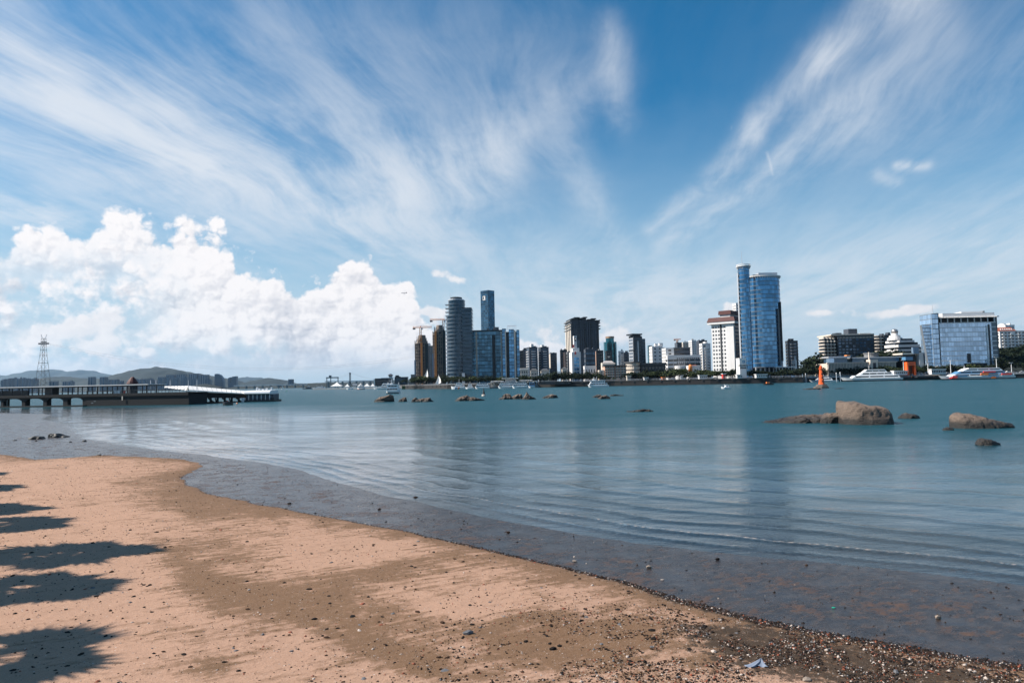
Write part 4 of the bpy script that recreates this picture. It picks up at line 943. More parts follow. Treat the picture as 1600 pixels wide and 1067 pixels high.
for i in range(34): pg.box(i * w / 34, i * w / 34 + .25, -4, -2, zr + .2, zr + .6)
b.body('penthouse', DGREY, w * .1, w * .95, 8, 22, h, zr); b.body('roof_house', WHITE, w * .48, w * .86, 6, 16, zr + 4.2, b.H(487)); b.body('roof_house', GREY, w * .87, w * .9, 6, 12, zr + 4.2, b.H(486))
b.tower(w + .02, kx(1567), 3, 24, 0, b.H(496), GLASSD, 'none', 'end_slab')
b.tower(kx(1459), kx(1468.5), -2, 16, 0, b.H(490), BAND, 'glass', 'stair_tower', m=GLASSP, fh=4.3, bay=2.4); b.body('dark_core', DARK, kx(1468.5), kx(1472), 0, 20, 0, b.H(489)); b.mast(kx(1467.5), 4, b.H(490), b.H(476) - b.H(490), .4)
x0, xt, x1 = kx(1454), kx(1444.5), kx(1459); zt = b.H(507)
lw = MB(); lw.v = [(x0, 0, 0), (x1 - .05, 0, 0), (x1 - .05, 3, 0), (x0, 3, 0), (xt, 0, zt), (x1 - .05, 0, zt), (x1 - .05, 3, zt), (xt, 3, zt)]; lw.f = [(0, 3, 2, 1), (4, 5, 6, 7), (0, 1, 5, 4), (1, 2, 6, 5), (2, 3, 7, 6), (3, 0, 4, 7)]; lw.build('leaning_wall', BAND, b.root)
pn = b.part('leaning_pane', GLASSP, 'stuff')
for j in range(14):
    for i in range(5):
        z0, z1 = zt * (j + .12) / 14, zt * (j + .9) / 14
        def lx_(t, z): l = x0 + (xt - x0) * z / zt; return l + (x1 - l) * t
        pn.quad((lx_(i / 5 + .01, z0), -.08, z0), (lx_(i / 5 + .19, z0), -.08, z0), (lx_(i / 5 + .19, z1), -.08, z1), (lx_(i / 5 + .01, z1), -.08, z1))
b.body('terrace_slab', WHITE, kx(1460), kx(1500), -6, -.5, 5.8, 6.5); b.body('terrace_slab', WHITE, kx(1458), kx(1496), -8, -.5, 2.6, 3.3); b.body('portal', DARK, w * .46, w * .52, -.5, -.1, 9, 17); b.body('portal_frame', WHITE, w * .52, w * .68, -1, -.1, 8.6, 9.4); b.body('base_band', DARK, w * .4, w * .8, -.4, -.1, 5.2, 8.4); b.done()
b = Building('red_roof_flats', 'white flats with a dormered red tile roof above the wooded slope', 1566, 690, 0, z=20); w, h = b.W(1640), b.H(517); kx = lambda px: at(px, 690).x - b.C.x
b.tower(0, w, 0, 16, 0, h, WHITE, 'flats', bay=3.4)
MB().prism([(kx(1565), -.6), (kx(1592), -.6), (kx(1592), 16.4), (kx(1565), 16.4)], h, b.H(511), [(kx(1567.5), 5), (kx(1589), 5), (kx(1589), 10), (kx(1567.5), 10)]).build('tiled_roof', TILE, b.root)
for i in range(6): b.body('dormer', WHITE, kx(1569 + i * 3.4), kx(1570.8 + i * 3.4), .6, 3, h + .8, h + 2.2)
b.done()
b, w, d, h = simple('apartment_block', 'white flats higher up behind the red tile roof', 1562, 1590, 509, 780, WHITE, 'flats', depth=14, gear=4); b.done()
# low buildings behind the quay
b = Building('arched_hotel', 'pink hotel with two bays of stacked arched balconies facing the water', 945, 618, 0); kx = lambda px: at(px, 618).x - b.C.x
h = b.H(572.5)
for x0, x1 in ((945.5, 961), (961.8, 979)):
    a, e = kx(x0), kx(x1); b.body('wall', PINK, a, e, 0, 14, 0, h); b.body('roof', ROOFD, a - .5, e + .5, -1.2, 14.5, h, h + .9)
    n = 4; nf = 5
    for j in range(nf):
        z = 2 + (h - 2) * j / nf
        for i in range(n):
            c = a + (e - a) * (i + .5) / n; r_ = (e - a) / n * .33
            b.part('arched_window', PANE, 'stuff').prism([(c - r_, -.12), (c + r_, -.12), (c + r_, -.02), (c - r_, -.02)], z + .5, z + 1.6).prism([(c - r_, -.12), (c + r_, -.12), (c + r_, -.02), (c - r_, -.02)], z + 1.6, z + 2.1, [(c - r_ * .4, -.12), (c + r_ * .4, -.12), (c + r_ * .4, -.02), (c - r_ * .4, -.02)])
        b.part('balcony', CREAM, 'stuff').box(a + .6, a + (e - a) * .46, -1.0, -.02, z - .2, z + .55).box(a + (e - a) * .54, e - .6, -1.0, -.02, z - .2, z + .55)
b.body('end_bay', CREAM, kx(937), kx(944.6), 1, 12, 0, b.H(578)); b.windows(kx(937), kx(944.6), 1, 12, 1, b.H(579), 3, 2, .5, .4, PANE, 'fl'); b.body('back_range', CREAM, kx(945), kx(965), 14, 24, 0, b.H(566)); MB().prism([(kx(945), 13), (kx(966), 13), (kx(966), 24.5), (kx(945), 24.5)], b.H(568), b.H(563), [(kx(950), 18), (kx(961), 18), (kx(961), 20), (kx(950), 20)]).build('back_roof', mat('pale_roof', (.42, .38, .36), .8), b.root); b.done()
b = Building('curved_hotel_wing', 'cream curved wing with square windows under a dark roof, next to the pink hotel', 980, 630, 0); kx = lambda px: at(px, 630).x - b.C.x; h = b.H(567)
b.drum(kx(993), 12, kx(1004) - kx(993), 11, 0, h, 22, CREAM, 3.6, CREAM, 1.7, .15, 'wall'); 
wp = b.part('window', PANE, 'stuff'); e1 = ellipse(kx(993), 12, kx(1004) - kx(993) + .12, 11.12, 44)
for i in range(22, 44):
    (ax, ay), (bx, by) = e1[i], e1[(i + 1) % 44]
    for j in range(6): wp.quad((ax + (bx - ax) * .2, ay + (by - ay) * .2, 1.4 + j * 3.6), (ax + (bx - ax) * .8, ay + (by - ay) * .8, 1.4 + j * 3.6), (ax + (bx - ax) * .8, ay + (by - ay) * .8, 3.2 + j * 3.6), (ax + (bx - ax) * .2, ay + (by - ay) * .2, 3.2 + j * 3.6)) if (j + 1) * 3.6 < h else None
MB().prism(ellipse(kx(993), 12, kx(1006) - kx(993), 12.5, 22), h, h + 1.2).build('eaves', ROOFD, b.root); b.body('dark_range', DGREY, kx(1004), kx(1043), 6, 20, 0, b.H(571)); b.body('dark_roof', ROOFD, kx(1003), kx(1044), 4.5, 21, b.H(571), b.H(567.5)); b.windows(kx(1004), kx(1043), 6, 20, 1, b.H(572), 3.6, 3, .6, .5, PANE, 'f'); b.done()
b, w, d, h = simple('long_white_hall', 'long low white hall with a columned front below the slate office block', 912, 932, 573.5, 640, WHITE, depth=12, gear=0, bay=2, ww=.4, wh=.6, fh=6); b.done()
b, w, d, h = simple('white_villa', 'square white villa with an arcaded top floor above the ferry landing', 813.5, 826, 577, 650, CREAM, depth=12, gear=1, bay=1.9, ww=.5, wh=.6, fh=4); b.body('cornice', WHITE, -.7, w + .7, -.7, d + .7, h - .6, h + .3); b.done()
for xl, xr, yt, lab in ((829, 840, 580.5, 'low pale house with a tiled roof behind the ferry landing trees'), (845, 858, 581, 'second low pale house behind the ferry landing trees'), (878, 886, 578, 'little cream house below the dark striped tower')):
    b, w, d, h = simple('small_house', lab, xl, xr, yt, 680, CREAM, depth=10, gear=0, bay=2.4); MB().prism([(-.5, -.5), (w + .5, -.5), (w + .5, 10.5), (-.5, 10.5)], h + 1.1, h + 3.2, [(2, 4), (w - 2, 4), (w - 2, 6), (2, 6)]).build('roof', ROOFD, b.root); b.done()
b = Building('glass_pavilion', 'low glass pavilions with a long pale colonnade at the foot of the balcony hotel', 1302, 606, 0); kx = lambda px: at(px, 606).x - b.C.x
zt = b.H(567.5); b.body('terrace_wall', CREAM, kx(1297), kx(1405), 4, 30, 0, zt); b.body('terrace_edge', CREAM, kx(1296), kx(1406), 2.6, 5, zt, zt + .7)
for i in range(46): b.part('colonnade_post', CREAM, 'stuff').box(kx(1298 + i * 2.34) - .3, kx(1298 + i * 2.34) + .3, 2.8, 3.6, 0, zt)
b.body('painted_colonnade_shade', DARK, kx(1298), kx(1404), 3.8, 3.98, .5, zt - .8)  # dark sheet: shade behind the posts as flat colour
b.body('glass_hall', PANEB, kx(1303), kx(1332), 8, 18, zt + .7, b.H(559)); b.body('hall_roof', STEEL, kx(1301), kx(1336), 6, 20, b.H(559), b.H(556.5)); b.body('corner_glass', GLASSP, kx(1302), kx(1310), 6.5, 12, zt + .7, b.H(559.5)); b.body('hall', PANEB, kx(1342), kx(1416), 10, 20, zt + .7, b.H(560)); b.body('hall_roof', STEEL, kx(1340), kx(1417), 8, 22, b.H(560), b.H(558.6)); b.body('orange_canopy', SAFETY, kx(1331), kx(1336), 7, 12, b.H(556.4), b.H(554.5))
MB().prism([(kx(1365), 6), (kx(1367), 6), (kx(1367), 8), (kx(1365), 8)], 0, b.H(551), [(kx(1365.2), 6.4), (kx(1366.4), 6.4), (kx(1366.4), 7.4), (kx(1365.2), 7.4)]).build('obelisk', CREAM, b.root); b.body('gate_house', CREAM, kx(1362), kx(1374), 1, 8, 0, b.H(563)); b.body('gate_door', DGREY, kx(1366), kx(1370.5), .8, .98, 0, b.H(568)); MB().lathe(kx(1376), 14, [(6, b.H(558.6)), (6, b.H(553.5)), (6.6, b.H(553.4)), (6.6, b.H(552))], 18).build('rotunda', GREY, b.root)
b.body('dark_pavilion', DARK, kx(1420), kx(1440), 8, 20, 0, b.H(556)); b.body('pavilion_roof', CREAM, kx(1418), kx(1443), 6, 22, b.H(556), b.H(553.5)); b.body('white_tower', WHITE, kx(1444), kx(1451), 6, 12, 0, b.H(553)); b.body('blue_roof', BOATB, kx(1418.5), kx(1430), 2, 8, b.H(565), b.H(560)); b.body('glass_box', GLASSP, kx(1434), kx(1443), 5, 7.5, b.H(555), b.H(545)); b.done()
# ------------------------------------------------------------------ trees
def foliage_mat(name, c0, c1):
    m, T = new_mat(name); g = T.node('ShaderNodeNewGeometry'); r_ = S(T, g.outputs['Random Per Island'])
    c = T.ramp(r_, [(0, tuple(v * .5 for v in c0)), (.5, c0), (1, c1)])
    d = T.node('ShaderNodeBsdfPrincipled', Base_Color=c, Roughness=.75); d.inputs['Specular IOR Level'].default_value = .25
    t = T.node('ShaderNodeBsdfTranslucent', Color=c)
    return finish(m, T, T.node('ShaderNodeMixShader', i0=.2, i1=d.outputs[0], i2=t.outputs[0]))
LEAF = foliage_mat('dark_foliage', (.010, .019, .009), (.024, .040, .015)); LEAF2 = foliage_mat('olive_foliage', (.030, .045, .016), (.07, .09, .028)); PALML = foliage_mat('palm_foliage', (.04, .07, .02), (.08, .12, .03))
BARK = mat('bark', (.12, .09, .07), .9, var=.25)
def crown_mesh(seed, w, h, n, q, base):
    g = np.random.default_rng(seed); lobes = [(g.normal(0, .28, 2) * w, base + h * g.uniform(.25, .75), w * g.uniform(.22, .36), h * g.uniform(.22, .36)) for _ in range(9)]
    lobes.append((np.zeros(2), base + h * .45, w * .42, h * .45))
    V = []
    for i in range(n):
        c, z, rx, rz = lobes[i % len(lobes)]; d = g.normal(0, 1, 3); d /= np.linalg.norm(d); r_ = g.uniform(.55, 1.04)
        p = np.array([c[0] + d[0] * rx * r_, c[1] + d[1] * rx * r_, max(base * .6, z + d[2] * rz * r_)])
        a = g.normal(0, 1, 3) + d * .2; a /= np.linalg.norm(a); b = np.cross(a, d + g.normal(0, .5, 3)); b /= np.linalg.norm(b) + 1e-6
        s = q * g.uniform(.55, 1.2); V += [p - a * s, p - b * s * .6 + d * s * .2, p + a * s, p + b * s * .6 + d * s * .2]
    return mesh_np('crown', np.array(V), np.arange(len(V)).reshape(-1, 4))
def trunk_mesh(seed, h, r):
    random.seed(seed); mb = MB(); mb.tube([(0, 0, -.3), (.1, .05, h * .5), (0, .1, h * 1.1)], r, 6, r * .6)
    for i in range(4):
        a = i * 1.6 + random.random(); mb.tube([(0, 0, h * .7), (math.cos(a) * h * .5, math.sin(a) * h * .5, h * 1.35)], r * .5, 5, r * .15)
    me = bpy.data.meshes.new('trunk'); me.from_pydata(mb.v, [], mb.f); me.update(); me.materials.append(BARK); return me
TREES = []
for i, (w, h, base, m) in enumerate(((11, 9, 3, LEAF), (13, 10, 3, LEAF), (9, 11, 3, LEAF), (12, 8, 2.5, LEAF2), (8, 8, 2.5, LEAF), (14, 11, 3.5, LEAF))):
    cm = crown_mesh(50 + i, w, h, 560, .95, base); cm.materials.append(m); TREES.append((w, float(max(v.co.z for v in cm.vertices)) * .97, cm, trunk_mesh(i, base + 1, .3)))
rt = random.Random(5)
def tree(label, px, D, ytop, kind=None, z=LAND_Z, group=None, wide=1.0, name='broad_tree'):
    w, h, cm, tm = TREES[kind if kind is not None else rt.randrange(len(TREES))]
    H = zat(px, ytop, D) - z; s = H / h
    r_ = thing(name, label, 'tree', at(px, D, z), rt.uniform(0, 6.28), group); r_.scale = (s * wide, s * wide, s)
    link('trunk', tm, r_); link('crown', cm, r_); return r_
def row(label, x0, x1, step, D, y0, y1, group, jit=14, kinds=None, z=LAND_Z, wide=1.3):
    x = x0; k = 0
    while x < x1:
        t = (x - x0) / (x1 - x0); tree(ORD[k] + ' from the left: ' + label, x, D + rt.uniform(0, jit), y0 + (y1 - y0) * t + rt.uniform(-2.2, 2.2), rt.choice(kinds) if kinds else None, z, group, wide * rt.uniform(.9, 1.2)); k += 1; x += step * rt.uniform(.75, 1.25)
G = 'trees along the far waterfront'
row('dark tree in the belt below the two unfinished towers', 640, 700, 7.5, 705, 590, 586, G)
row('dark tree in front of the banded high-rise and glass slab', 700, 812, 8.5, 655, 588, 588, G)
row('dark round tree behind the ferry landing roofs', 812, 862, 8, 625, 587, 586, G)
row('dark tree in the dense clump below the white sign tower', 864, 940, 7.5, 612, 581, 582, G, wide=1.5)
row('dark tree standing before the curved cream hotel wing', 984, 1066, 7.5, 600, 581, 576, G, wide=1.5)
row('dark tree at the foot of the red-capped white tower', 1088, 1166, 7.5, 582, 579, 578, G, wide=1.5)
row('dark tree in the strip below the curved blue towers', 1168, 1262, 7.5, 566, 580, 576, G, wide=1.5)
row('low dark tree along the road behind the orange beacon', 1256, 1300, 8, 612, 573, 572, G)
row('low dark tree in front of the long pale colonnade', 1296, 1420, 8, 600, 575.5, 572, G, wide=1.5)
row('low dark tree below the wide pale blue glass block', 1424, 1566, 7.5, 588, 572, 569, G, wide=1.5)
for px, yt, lab, k in ((1071, 585, 'yellow-green bush beside the small orange-domed house', 3), (1079, 583, 'second yellow-green bush under the orange-domed house', 3), (960, 590, 'small bright green palm-like bush before the pink hotel', 3), (952, 588, 'bushy tree hiding the foot of the pink hotel', 4), (970, 590, 'dark bush under the second bay of the pink hotel', 4)):
    tree(lab, px, 600, yt, k)
tree('big lone round tree standing dark above the orange beacon', 1277, 640, 551, 1, 6, wide=1.45); tree('shorter dark tree leaning on the big lone round one', 1266, 642, 560, 0, 6, wide=1.3); tree('third dark tree in the clump above the orange beacon', 1290, 640, 560, 5, 6, wide=1.2)
for px, yt, D, lab in ((1352, 552, 640, 'dark tree against the shaded front of the balcony hotel'), (1372, 549, 645, 'dark tree between the balcony hotel and the rounded cream block'), (1388, 548, 640, 'dark tree in front of the rounded cream block'), (1400, 545, 645, 'dark tree left of the white ball-roofed decks'), (1412, 550, 640, 'dark tree below the metal ball turret'), (1424, 556, 640, 'dark tree in front of the lowest white curved deck'), (1340, 560, 640, 'smaller dark tree before the balcony hotel')):
    tree(lab, px, D, yt, rt.choice((0, 1, 5)), 6, wide=1.4)
for i in range(26):
    px = 1564 + rt.uniform(0, 60); tree(ORD[i] + ' tree up the wooded slope below the red-roofed flats', px, 600 + i * 3.4, 560 - i * .85 + rt.uniform(-2, 2), rt.choice((0, 1, 2, 5)), 5 + i * .6, 'trees on the wooded slope', 1.5)
rs = random.Random(11)

# ------------------------------------------------------------------ far bank, hills
FOREST = mat('wooded_hillside', (.004, .010, .012), .95, var=.6, scale=.02, col2=(.008, .017, .017))
def hill(D, prof, depth, m=FOREST, rough=6, name='hill'):
    xs_ = np.linspace(prof[0][0], prof[-1][0], 120); ys_ = np.interp(xs_, [p[0] for p in prof], [p[1] for p in prof])
    cx_ = np.array([at(p, D).x for p in xs_]); hz = np.array([max(-2, zat(a, b, D)) for a, b in zip(xs_, ys_)])
    v = np.linspace(-1, 1, 41); Xh = np.repeat(cx_[None], 41, 0); Yh = D + v[:, None] * depth + 0 * Xh
    f = np.cos(v * np.pi / 2)[:, None] ** 1.3; n = (fbm(Xh * .006, Yh * .006, 6) - .5)
    Zh = (hz[None] + 2) * f * (1 + n * .25 * (f < .98)) + n * rough * f - 3
    me, _ = grid_mesh(name, Xh, Yh, Zh); me.materials.append(m); return tag(link(name, me), kind='structure')
hill(21000, [(-300, 600), (-100, 588), (20, 586), (50, 578.5), (88, 577.5), (105, 581), (130, 578), (150, 583), (175, 588), (260, 600)], 1500, rough=60, name='mountains')
hill(20000, [(330, 603), (362, 592), (385, 589), (402, 590), (430, 600)], 1500, rough=40, name='mountains')
hill(8200, [(60, 606), (78, 590), (95, 588), (125, 591), (160, 592), (186, 588), (205, 582), (225, 576.5), (243, 574), (262, 575.5), (280, 579), (300, 583), (330, 587), (352, 592), (380, 600), (400, 604)], 900, rough=28)
hill(8600, [(362, 603), (385, 600), (400, 594), (420, 590), (436, 592), (450, 597), (470, 600), (500, 602)], 800, rough=22)
hill(3300, [(295, 605), (308, 601), (322, 599.5), (335, 602), (350, 605)], 120, rough=4)
hill(2900, [(360, 606), (380, 603), (440, 602.5), (470, 599), (500, 598), (520, 597), (560, 600), (600, 600)], 200, rough=6, name='wooded_shore')
hill(6500, [(-200, 606), (0, 603), (60, 601), (200, 601), (420, 601), (640, 598)], 300, rough=6, name='wooded_shore')
hill(9500, [(480, 603), (520, 598), (560, 596), (600, 593), (650, 594)], 400, rough=10)
hill(760, [(1250, 587), (1290, 572), (1340, 560), (1420, 552), (1500, 548), (1560, 538), (1600, 534), (1700, 530)], 110, rough=4)
poly_land('far_bank', [at(-300, 3000), at(368, 3000), at(360, 4600), at(-300, 4600)], -4, 2.5, mat('bank_ground', (.09, .09, .08), .9), 'structure')
FARW = mat('far_flat_render', (.16, .18, .21), .8, var=.1); FARG = mat('far_blue_glass', (.05, .09, .14), .3, metal=.3)
def far_block(label, xl, xr, yt, D, m=FARW, rr=1, step=0):
    b = Building('high_rise', label, xl, D, 0, group='high-rises on the far bank', z=2.5); w, h = b.W(xr), b.H(yt); d = min(w, 26)
    b.body('wall', m, 0, w, 0, d, 0, h)
    n = max(1, int(w / 11)); 
    for i in range(n): b.part('window_column', PANEB, 'stuff').box(w * (i + .2) / n, w * (i + .62) / n, -.5, -.02, 3, h - 3)
    if step: b.body('roof_house', m, w * .3, w * .7, 4, d - 4, h, h + step)
    b.done()
fb = [(0, 6, 594), (7, 12, 592), (12.5, 18, 591), (18.5, 24, 591), (24.5, 30, 591.5), (31, 32.4, 589), (32.8, 38, 591), (38.4, 44, 591), (44.5, 49, 592), (49.5, 56, 591.5), (76, 86, 596), (97, 104, 596), (105, 112, 596), (137, 145, 589), (155, 164, 589), (165, 172, 594), (174, 182, 593), (183, 190, 595), (206, 213, 593), (214, 221, 592.5), (222, 229, 592), (230, 237, 592), (238, 243, 594)]
for i, (a, e, y) in enumerate(fb): far_block(ORD[i] + ' hazy high-rise from the left beyond the pier roof', a, e, y, 3300 + (i % 4) * 90, step=4 if i % 3 == 0 else 0)
for i, (a, e, y, D) in enumerate(((246, 257, 589, 3400), (259, 272, 585.5, 3700), (275, 289, 584.5, 3700), (294, 308, 584, 3700), (309, 324, 585.5, 3700))): far_block(ORD[i] + ' tall pale slab in the back row under the hill', a, e, y, D)
for i, (a, e, y) in enumerate(((246, 253, 591), (259, 265, 590.5), (272, 279, 590), (285, 292, 589.5), (298, 306, 592.5), (320, 328, 592.5))): far_block(ORD[i] + ' narrow bright-edged tower before the slabs under the hill', a, e, y, 3300, FARG, step=3)
b = Building('sail_tower', 'hazy curved sail-shaped tower under the end of the hill', 335, 3300, 0, z=2.5); w, h = b.W(349), b.H(584)
sd = [(0, 0), (w, 0), (w, h * .45), (w * .86, h * .72), (w * .6, h * .92), (w * .3, h), (0, h * .98)]
mb = MB(); n = len(sd); mb.v = [(x, 0, z) for x, z in sd] + [(x, 22, z) for x, z in sd]; mb.f = [tuple(range(n)), tuple(range(2 * n - 1, n - 1, -1))] + [(i, n + i, n + (i + 1) % n, (i + 1) % n) for i in range(n)]; mb.build('glass_hull', FARG, b.root)
for i in range(10): b.part('floor_line', FARW, 'stuff').box(.5, w * .8, -.5, -.02, h * .05 + i * h * .065, h * .05 + i * h * .065 + 1)
b.done()
b = Building('sail_tower', 'second curved tower with a notched top beside the sail-shaped one', 356, 3300, 0, z=2.5); w, h = b.W(369), b.H(588)
sd = [(0, 0), (w, 0), (w, h), (w * .5, h * .97), (w * .38, h * .5), (w * .25, h * .5), (w * .3, h * .93), (0, h * .86)]
mb = MB(); n = len(sd); mb.v = [(x, 0, z) for x, z in sd] + [(x, 22, z) for x, z in sd]; mb.f = [tuple(range(n)), tuple(range(2 * n - 1, n - 1, -1))] + [(i, n + i, n + (i + 1) % n, (i + 1) % n) for i in range(n)]; mb.build('glass_hull', FARG, b.root)
for i in range(9): b.part('floor_line', FARW, 'stuff').box(w * .5, w * .96, -.5, -.02, h * .08 + i * h * .09, h * .08 + i * h * .09 + 1)
b.done()
far_block('boxy grey block on the wooded far shore by the bridge', 450, 457, 592.5, 2800, FARW); far_block('low pale shed on the wooded far shore', 432, 440, 600.5, 2800, FARW)
# bridges
def deck_bridge(label, x0, x1, y, D, tower=None):
    p = at((x0 + x1) / 2, D, 0); r_ = thing('bridge', label, 'bridge', p); a, e = at(x0, D).x - p.x, at(x1, D).x - p.x; z = zat((x0 + x1) / 2, y, D)
    MB().box(a, e, -6, 6, z - 3, z).build('deck', STEEL, r_)
    for i in range(9): MB().box(a + (e - a) * (i + .5) / 9 - 2, a + (e - a) * (i + .5) / 9 + 2, -5, 5, -4, z - 3).build('pillar', GREY, r_)
    if tower:
        t, yt = tower; tx = at(t, D).x - p.x; zt = zat(t, yt, D); MB().box(tx - 1.0, tx + 1.0, -8, -6.05, -4, zt).box(tx - 1.0, tx + 1.0, 6.05, 8, -4, zt).box(tx - .8, tx + .8, -6, 6, zt - 6, zt - 2).build('tower', GREY, r_)
        for q in (e, a): MB().tube([(tx + (q - tx) * i / 8, -7, z + (zt - z) * (1 - i / 8) ** 2) for i in range(9)],   .3, 5).build('cable', STEEL, r_)
deck_bridge('low grey bridge crossing in front of the second hill', 366, 480, 601, 2700)
deck_bridge('suspension bridge with a single tall grey tower behind the marina', 508, 606, 594.5, 2200, (547, 582))
# power pylon and its lines
def pylon():
    D = 1450; p = at(66.5, D, 2.5); r_ = thing('power_pylon', 'tall steel lattice power pylon rising beyond the pier roof', 'pylon', p); H = zat(66.5, 529, D) - 2.5
    lv = [0, .12, .25, .40, .55, .69, .79, .88, 1.0]; hw = [14, 11.8, 10, 8.2, 6.6, 5.0, 4.2, 3.8, 3.4]; m = MB(); br = MB()
    for sx in (-1, 1):
        for sy in (-1, 1): m.tube([(sx * w_, sy * w_ * .8, H * t) for t, w_ in zip(lv, hw)], 0.42, 5, .28)
    for i in range(len(lv) - 1):
        for sy in (-1, 1):
            a, b_, z0, z1 = hw[i], hw[i + 1], H * lv[i], H * lv[i + 1]
            br.tube([(-a, sy * a * .8, z0), (b_, sy * b_ * .8, z1)], 0.2, 4).tube([(a, sy * a * .8, z0), (-b_, sy * b_ * .8, z1)], .2, 4).tube([(-b_, sy * b_ * .8, z1), (b_, sy * b_ * .8, z1)], .4, 4)
    m.build('leg', GREY, r_); br.build('brace', DGREY, r_, 'stuff')
    MB().box(-11, 11, -.9, .9, H * .895, H * .92).box(-6, 6, -.7, .7, H * .93, H * .945)  .build('crossarm', DGREY, r_)
    MB().tube([(-3, 0, H), (-5.6, 0, H * 1.06), (-5, 0, H * 1.075)], .6, 4).tube([(3, 0, H), (5.6, 0, H * 1.055), (6.2, 0, H * 1.07)], .6, 4).build('horn', STEEL, r_)
    return H
Hp = pylon()
for k, (pts, lab) in enumerate((([(70, 537), (120, 548), (180, 560), (260, 571), (340, 576.5), (430, 578), (520, 574.5), (600, 566), (660, 556.5), (712, 548)], 'lower power line sagging from the pylon across the strait'), ([(72, 536), (150, 551), (240, 566), (350, 574), (440, 575.5), (530, 571), (620, 560.5), (712, 545)], 'upper power line sagging from the pylon across the strait'))):
    P3 = [at(px, 1450 + (px - 66) * .1, zat(px, py, 1450 + (px - 66) * .1)) for px, py in pts]; o = MB().tube(P3, .10, 5).build('power_line', mat('cable_grey', (.12, .12, .13), .6)); tag(o, lab, 'cable')

# ------------------------------------------------------------------ boats
def hull(L, B, H, m=None, bow=.3, sheer=.45):
    V, F = [], []; N = 14
    for i in range(N + 1):
        t = i / N; b = B / 2 * min(1, (t / bow)) ** .65 if t < bow else B / 2 * (1 - .12 * max(0, (t - .8) / .2)); z = H * (1 + sheer * max(0, 1 - t / .45) ** 2); x = L * t; xb = L * (t + .06 * max(0, 1 - t / .3))
        V += [(xb, 0, -.5), (xb, -b * .72, -.4), (x, -b, z), (x, b, z), (xb, b * .72, -.4)]
    for i in range(N):
        a, c = i * 5, i * 5 + 5
        F += [(a, c, c + 1, a + 1), (a + 1, c + 1, c + 2, a + 2), (a + 2, c + 2, c + 3, a + 3), (a + 3, c + 3, c + 4, a + 4), (a + 4, c + 4, c, a)]
    F += [tuple(range(N * 5, N * 5 + 5)), (4, 3, 2, 1, 0)]
    mb = MB(); mb.v = V; mb.f = [tuple(reversed(f)) for f in F]; return mb
def slab(mb, x0, x1, b, z0, z1, r0=0.0, r1=0.0):
    """a deck house: side outline with raked ends, carried across the beam"""
    n = len(mb.v); s = [(x0, z0), (x1, z0), (x1 - r1, z1), (x0 + r0, z1)]
    mb.v += [(x, -b, z) for x, z in s] + [(x, b, z) for x, z in s]; mb.f += [(n, n + 1, n + 2, n + 3), (n + 7, n + 6, n + 5, n + 4)] + [(n + i, n + 4 + i, n + 4 + (i + 1) % 4, n + (i + 1) % 4) for i in range(4)]
    return mb
def boat(name, label, xl, xr, ybase, H, decks, th=0, D=None, B=None, hullm=BOATW, stripe=None, mast=None, keel=None, cat='boat', group=None, sheer=.45, bow=.3):
    D = D or dist_for((xl + xr) / 2, ybase); p = at(xl, D, 0); L = (at(xr, D).x - p.x) / max(.2, math.cos(R(th))); B = B or max(1.6, L * .24)
    r_ = thing(name, label, cat, p, R(th), group); hull(L, B, H, bow=bow, sheer=sheer).build('hull', hullm, r_)
    if keel:
        hb = hull(L * .985, B * 1.01, H * .28, bow=bow, sheer=sheer); hb.v = [(x + L * .012, y, z) for x, y, z in hb.v]; hb.build('boot_stripe', keel, r_)
    for i, dk in enumerate(decks):
        t0, t1, z0, z1, bf, ra, rb, win, m = (list(dk) + [None] * 9)[:9]
        b_ = B / 2 * bf; x0, x1 = L * t0, L * t1; slab(MB(), x0, x1, b_, z0, z1, ra or 0, rb or 0).build('deck_house', m or BOATW, r_); dh = LAST[0]
        if win:
            wz0, wz1 = z0 + (z1 - z0) * .38, z0 + (z1 - z0) * .8; f0, f1 = x0 + (ra or 0) * .8 + .25, x1 - (rb or 0) * .8 - .25; n = win if win > 1 else 1; wm = MB()
            for j in range(n): slab(wm, f0 + (f1 - f0) * (j + .04) / n, f0 + (f1 - f0) * (j + .96) / n, b_ + .03, wz0, wz1, .12, .12)
            wm.build('side_window', PANE, dh, 'stuff' if n > 1 else None)
    for x0, x1, z0, z1, m in stripe or (): slab(MB(), L * x0, L * x1, B / 2 + .06, z0, z1, (z1 - z0) * .6, (z1 - z0) * -.6).build('colour_panel', m, r_)
    for t, z0, z1 in mast or (): MB().tube([(L * t, 0, z0), (L * t + .2, 0, z1)], .12, 5, .05).box(L * t - .1, L * t + .5, -.6, .6, z0 + (z1 - z0) * .55, z0 + (z1 - z0) * .62).build('mast', BOATW, r_)
    return r_, L, B
boat('motor_yacht', 'large white three-deck yacht moored below the long colonnade', 1313, 1400, 593.8, 2.4, [(.16, .96, 2.3, 4.6, .86, 3, 1.5, 3), (.28, .86, 4.6, 7.0, .72, 3.5, 2, 4), (.36, .76, 7.0, 9.0, .6, 2.5, 1.5, 3), (.42, .72, 9.0, 9.5, .66, .3, .3)], th=-9, D=566, keel=BOATD, mast=[(.48, 9.4, 13.5)], B=10, bow=.34)
boat('motor_yacht', 'small white motor yacht just behind the orange beacon', 1264, 1306, 597.8, 1.3, [(.22, .8, 1.3, 3.2, .8, 2.5, 1, 1), (.36, .68, 3.2, 4.8, .6, 1.6, .8, 1)], th=-9, D=575, mast=[(.5, 4.6, 6.2)], B=5, bow=.4)
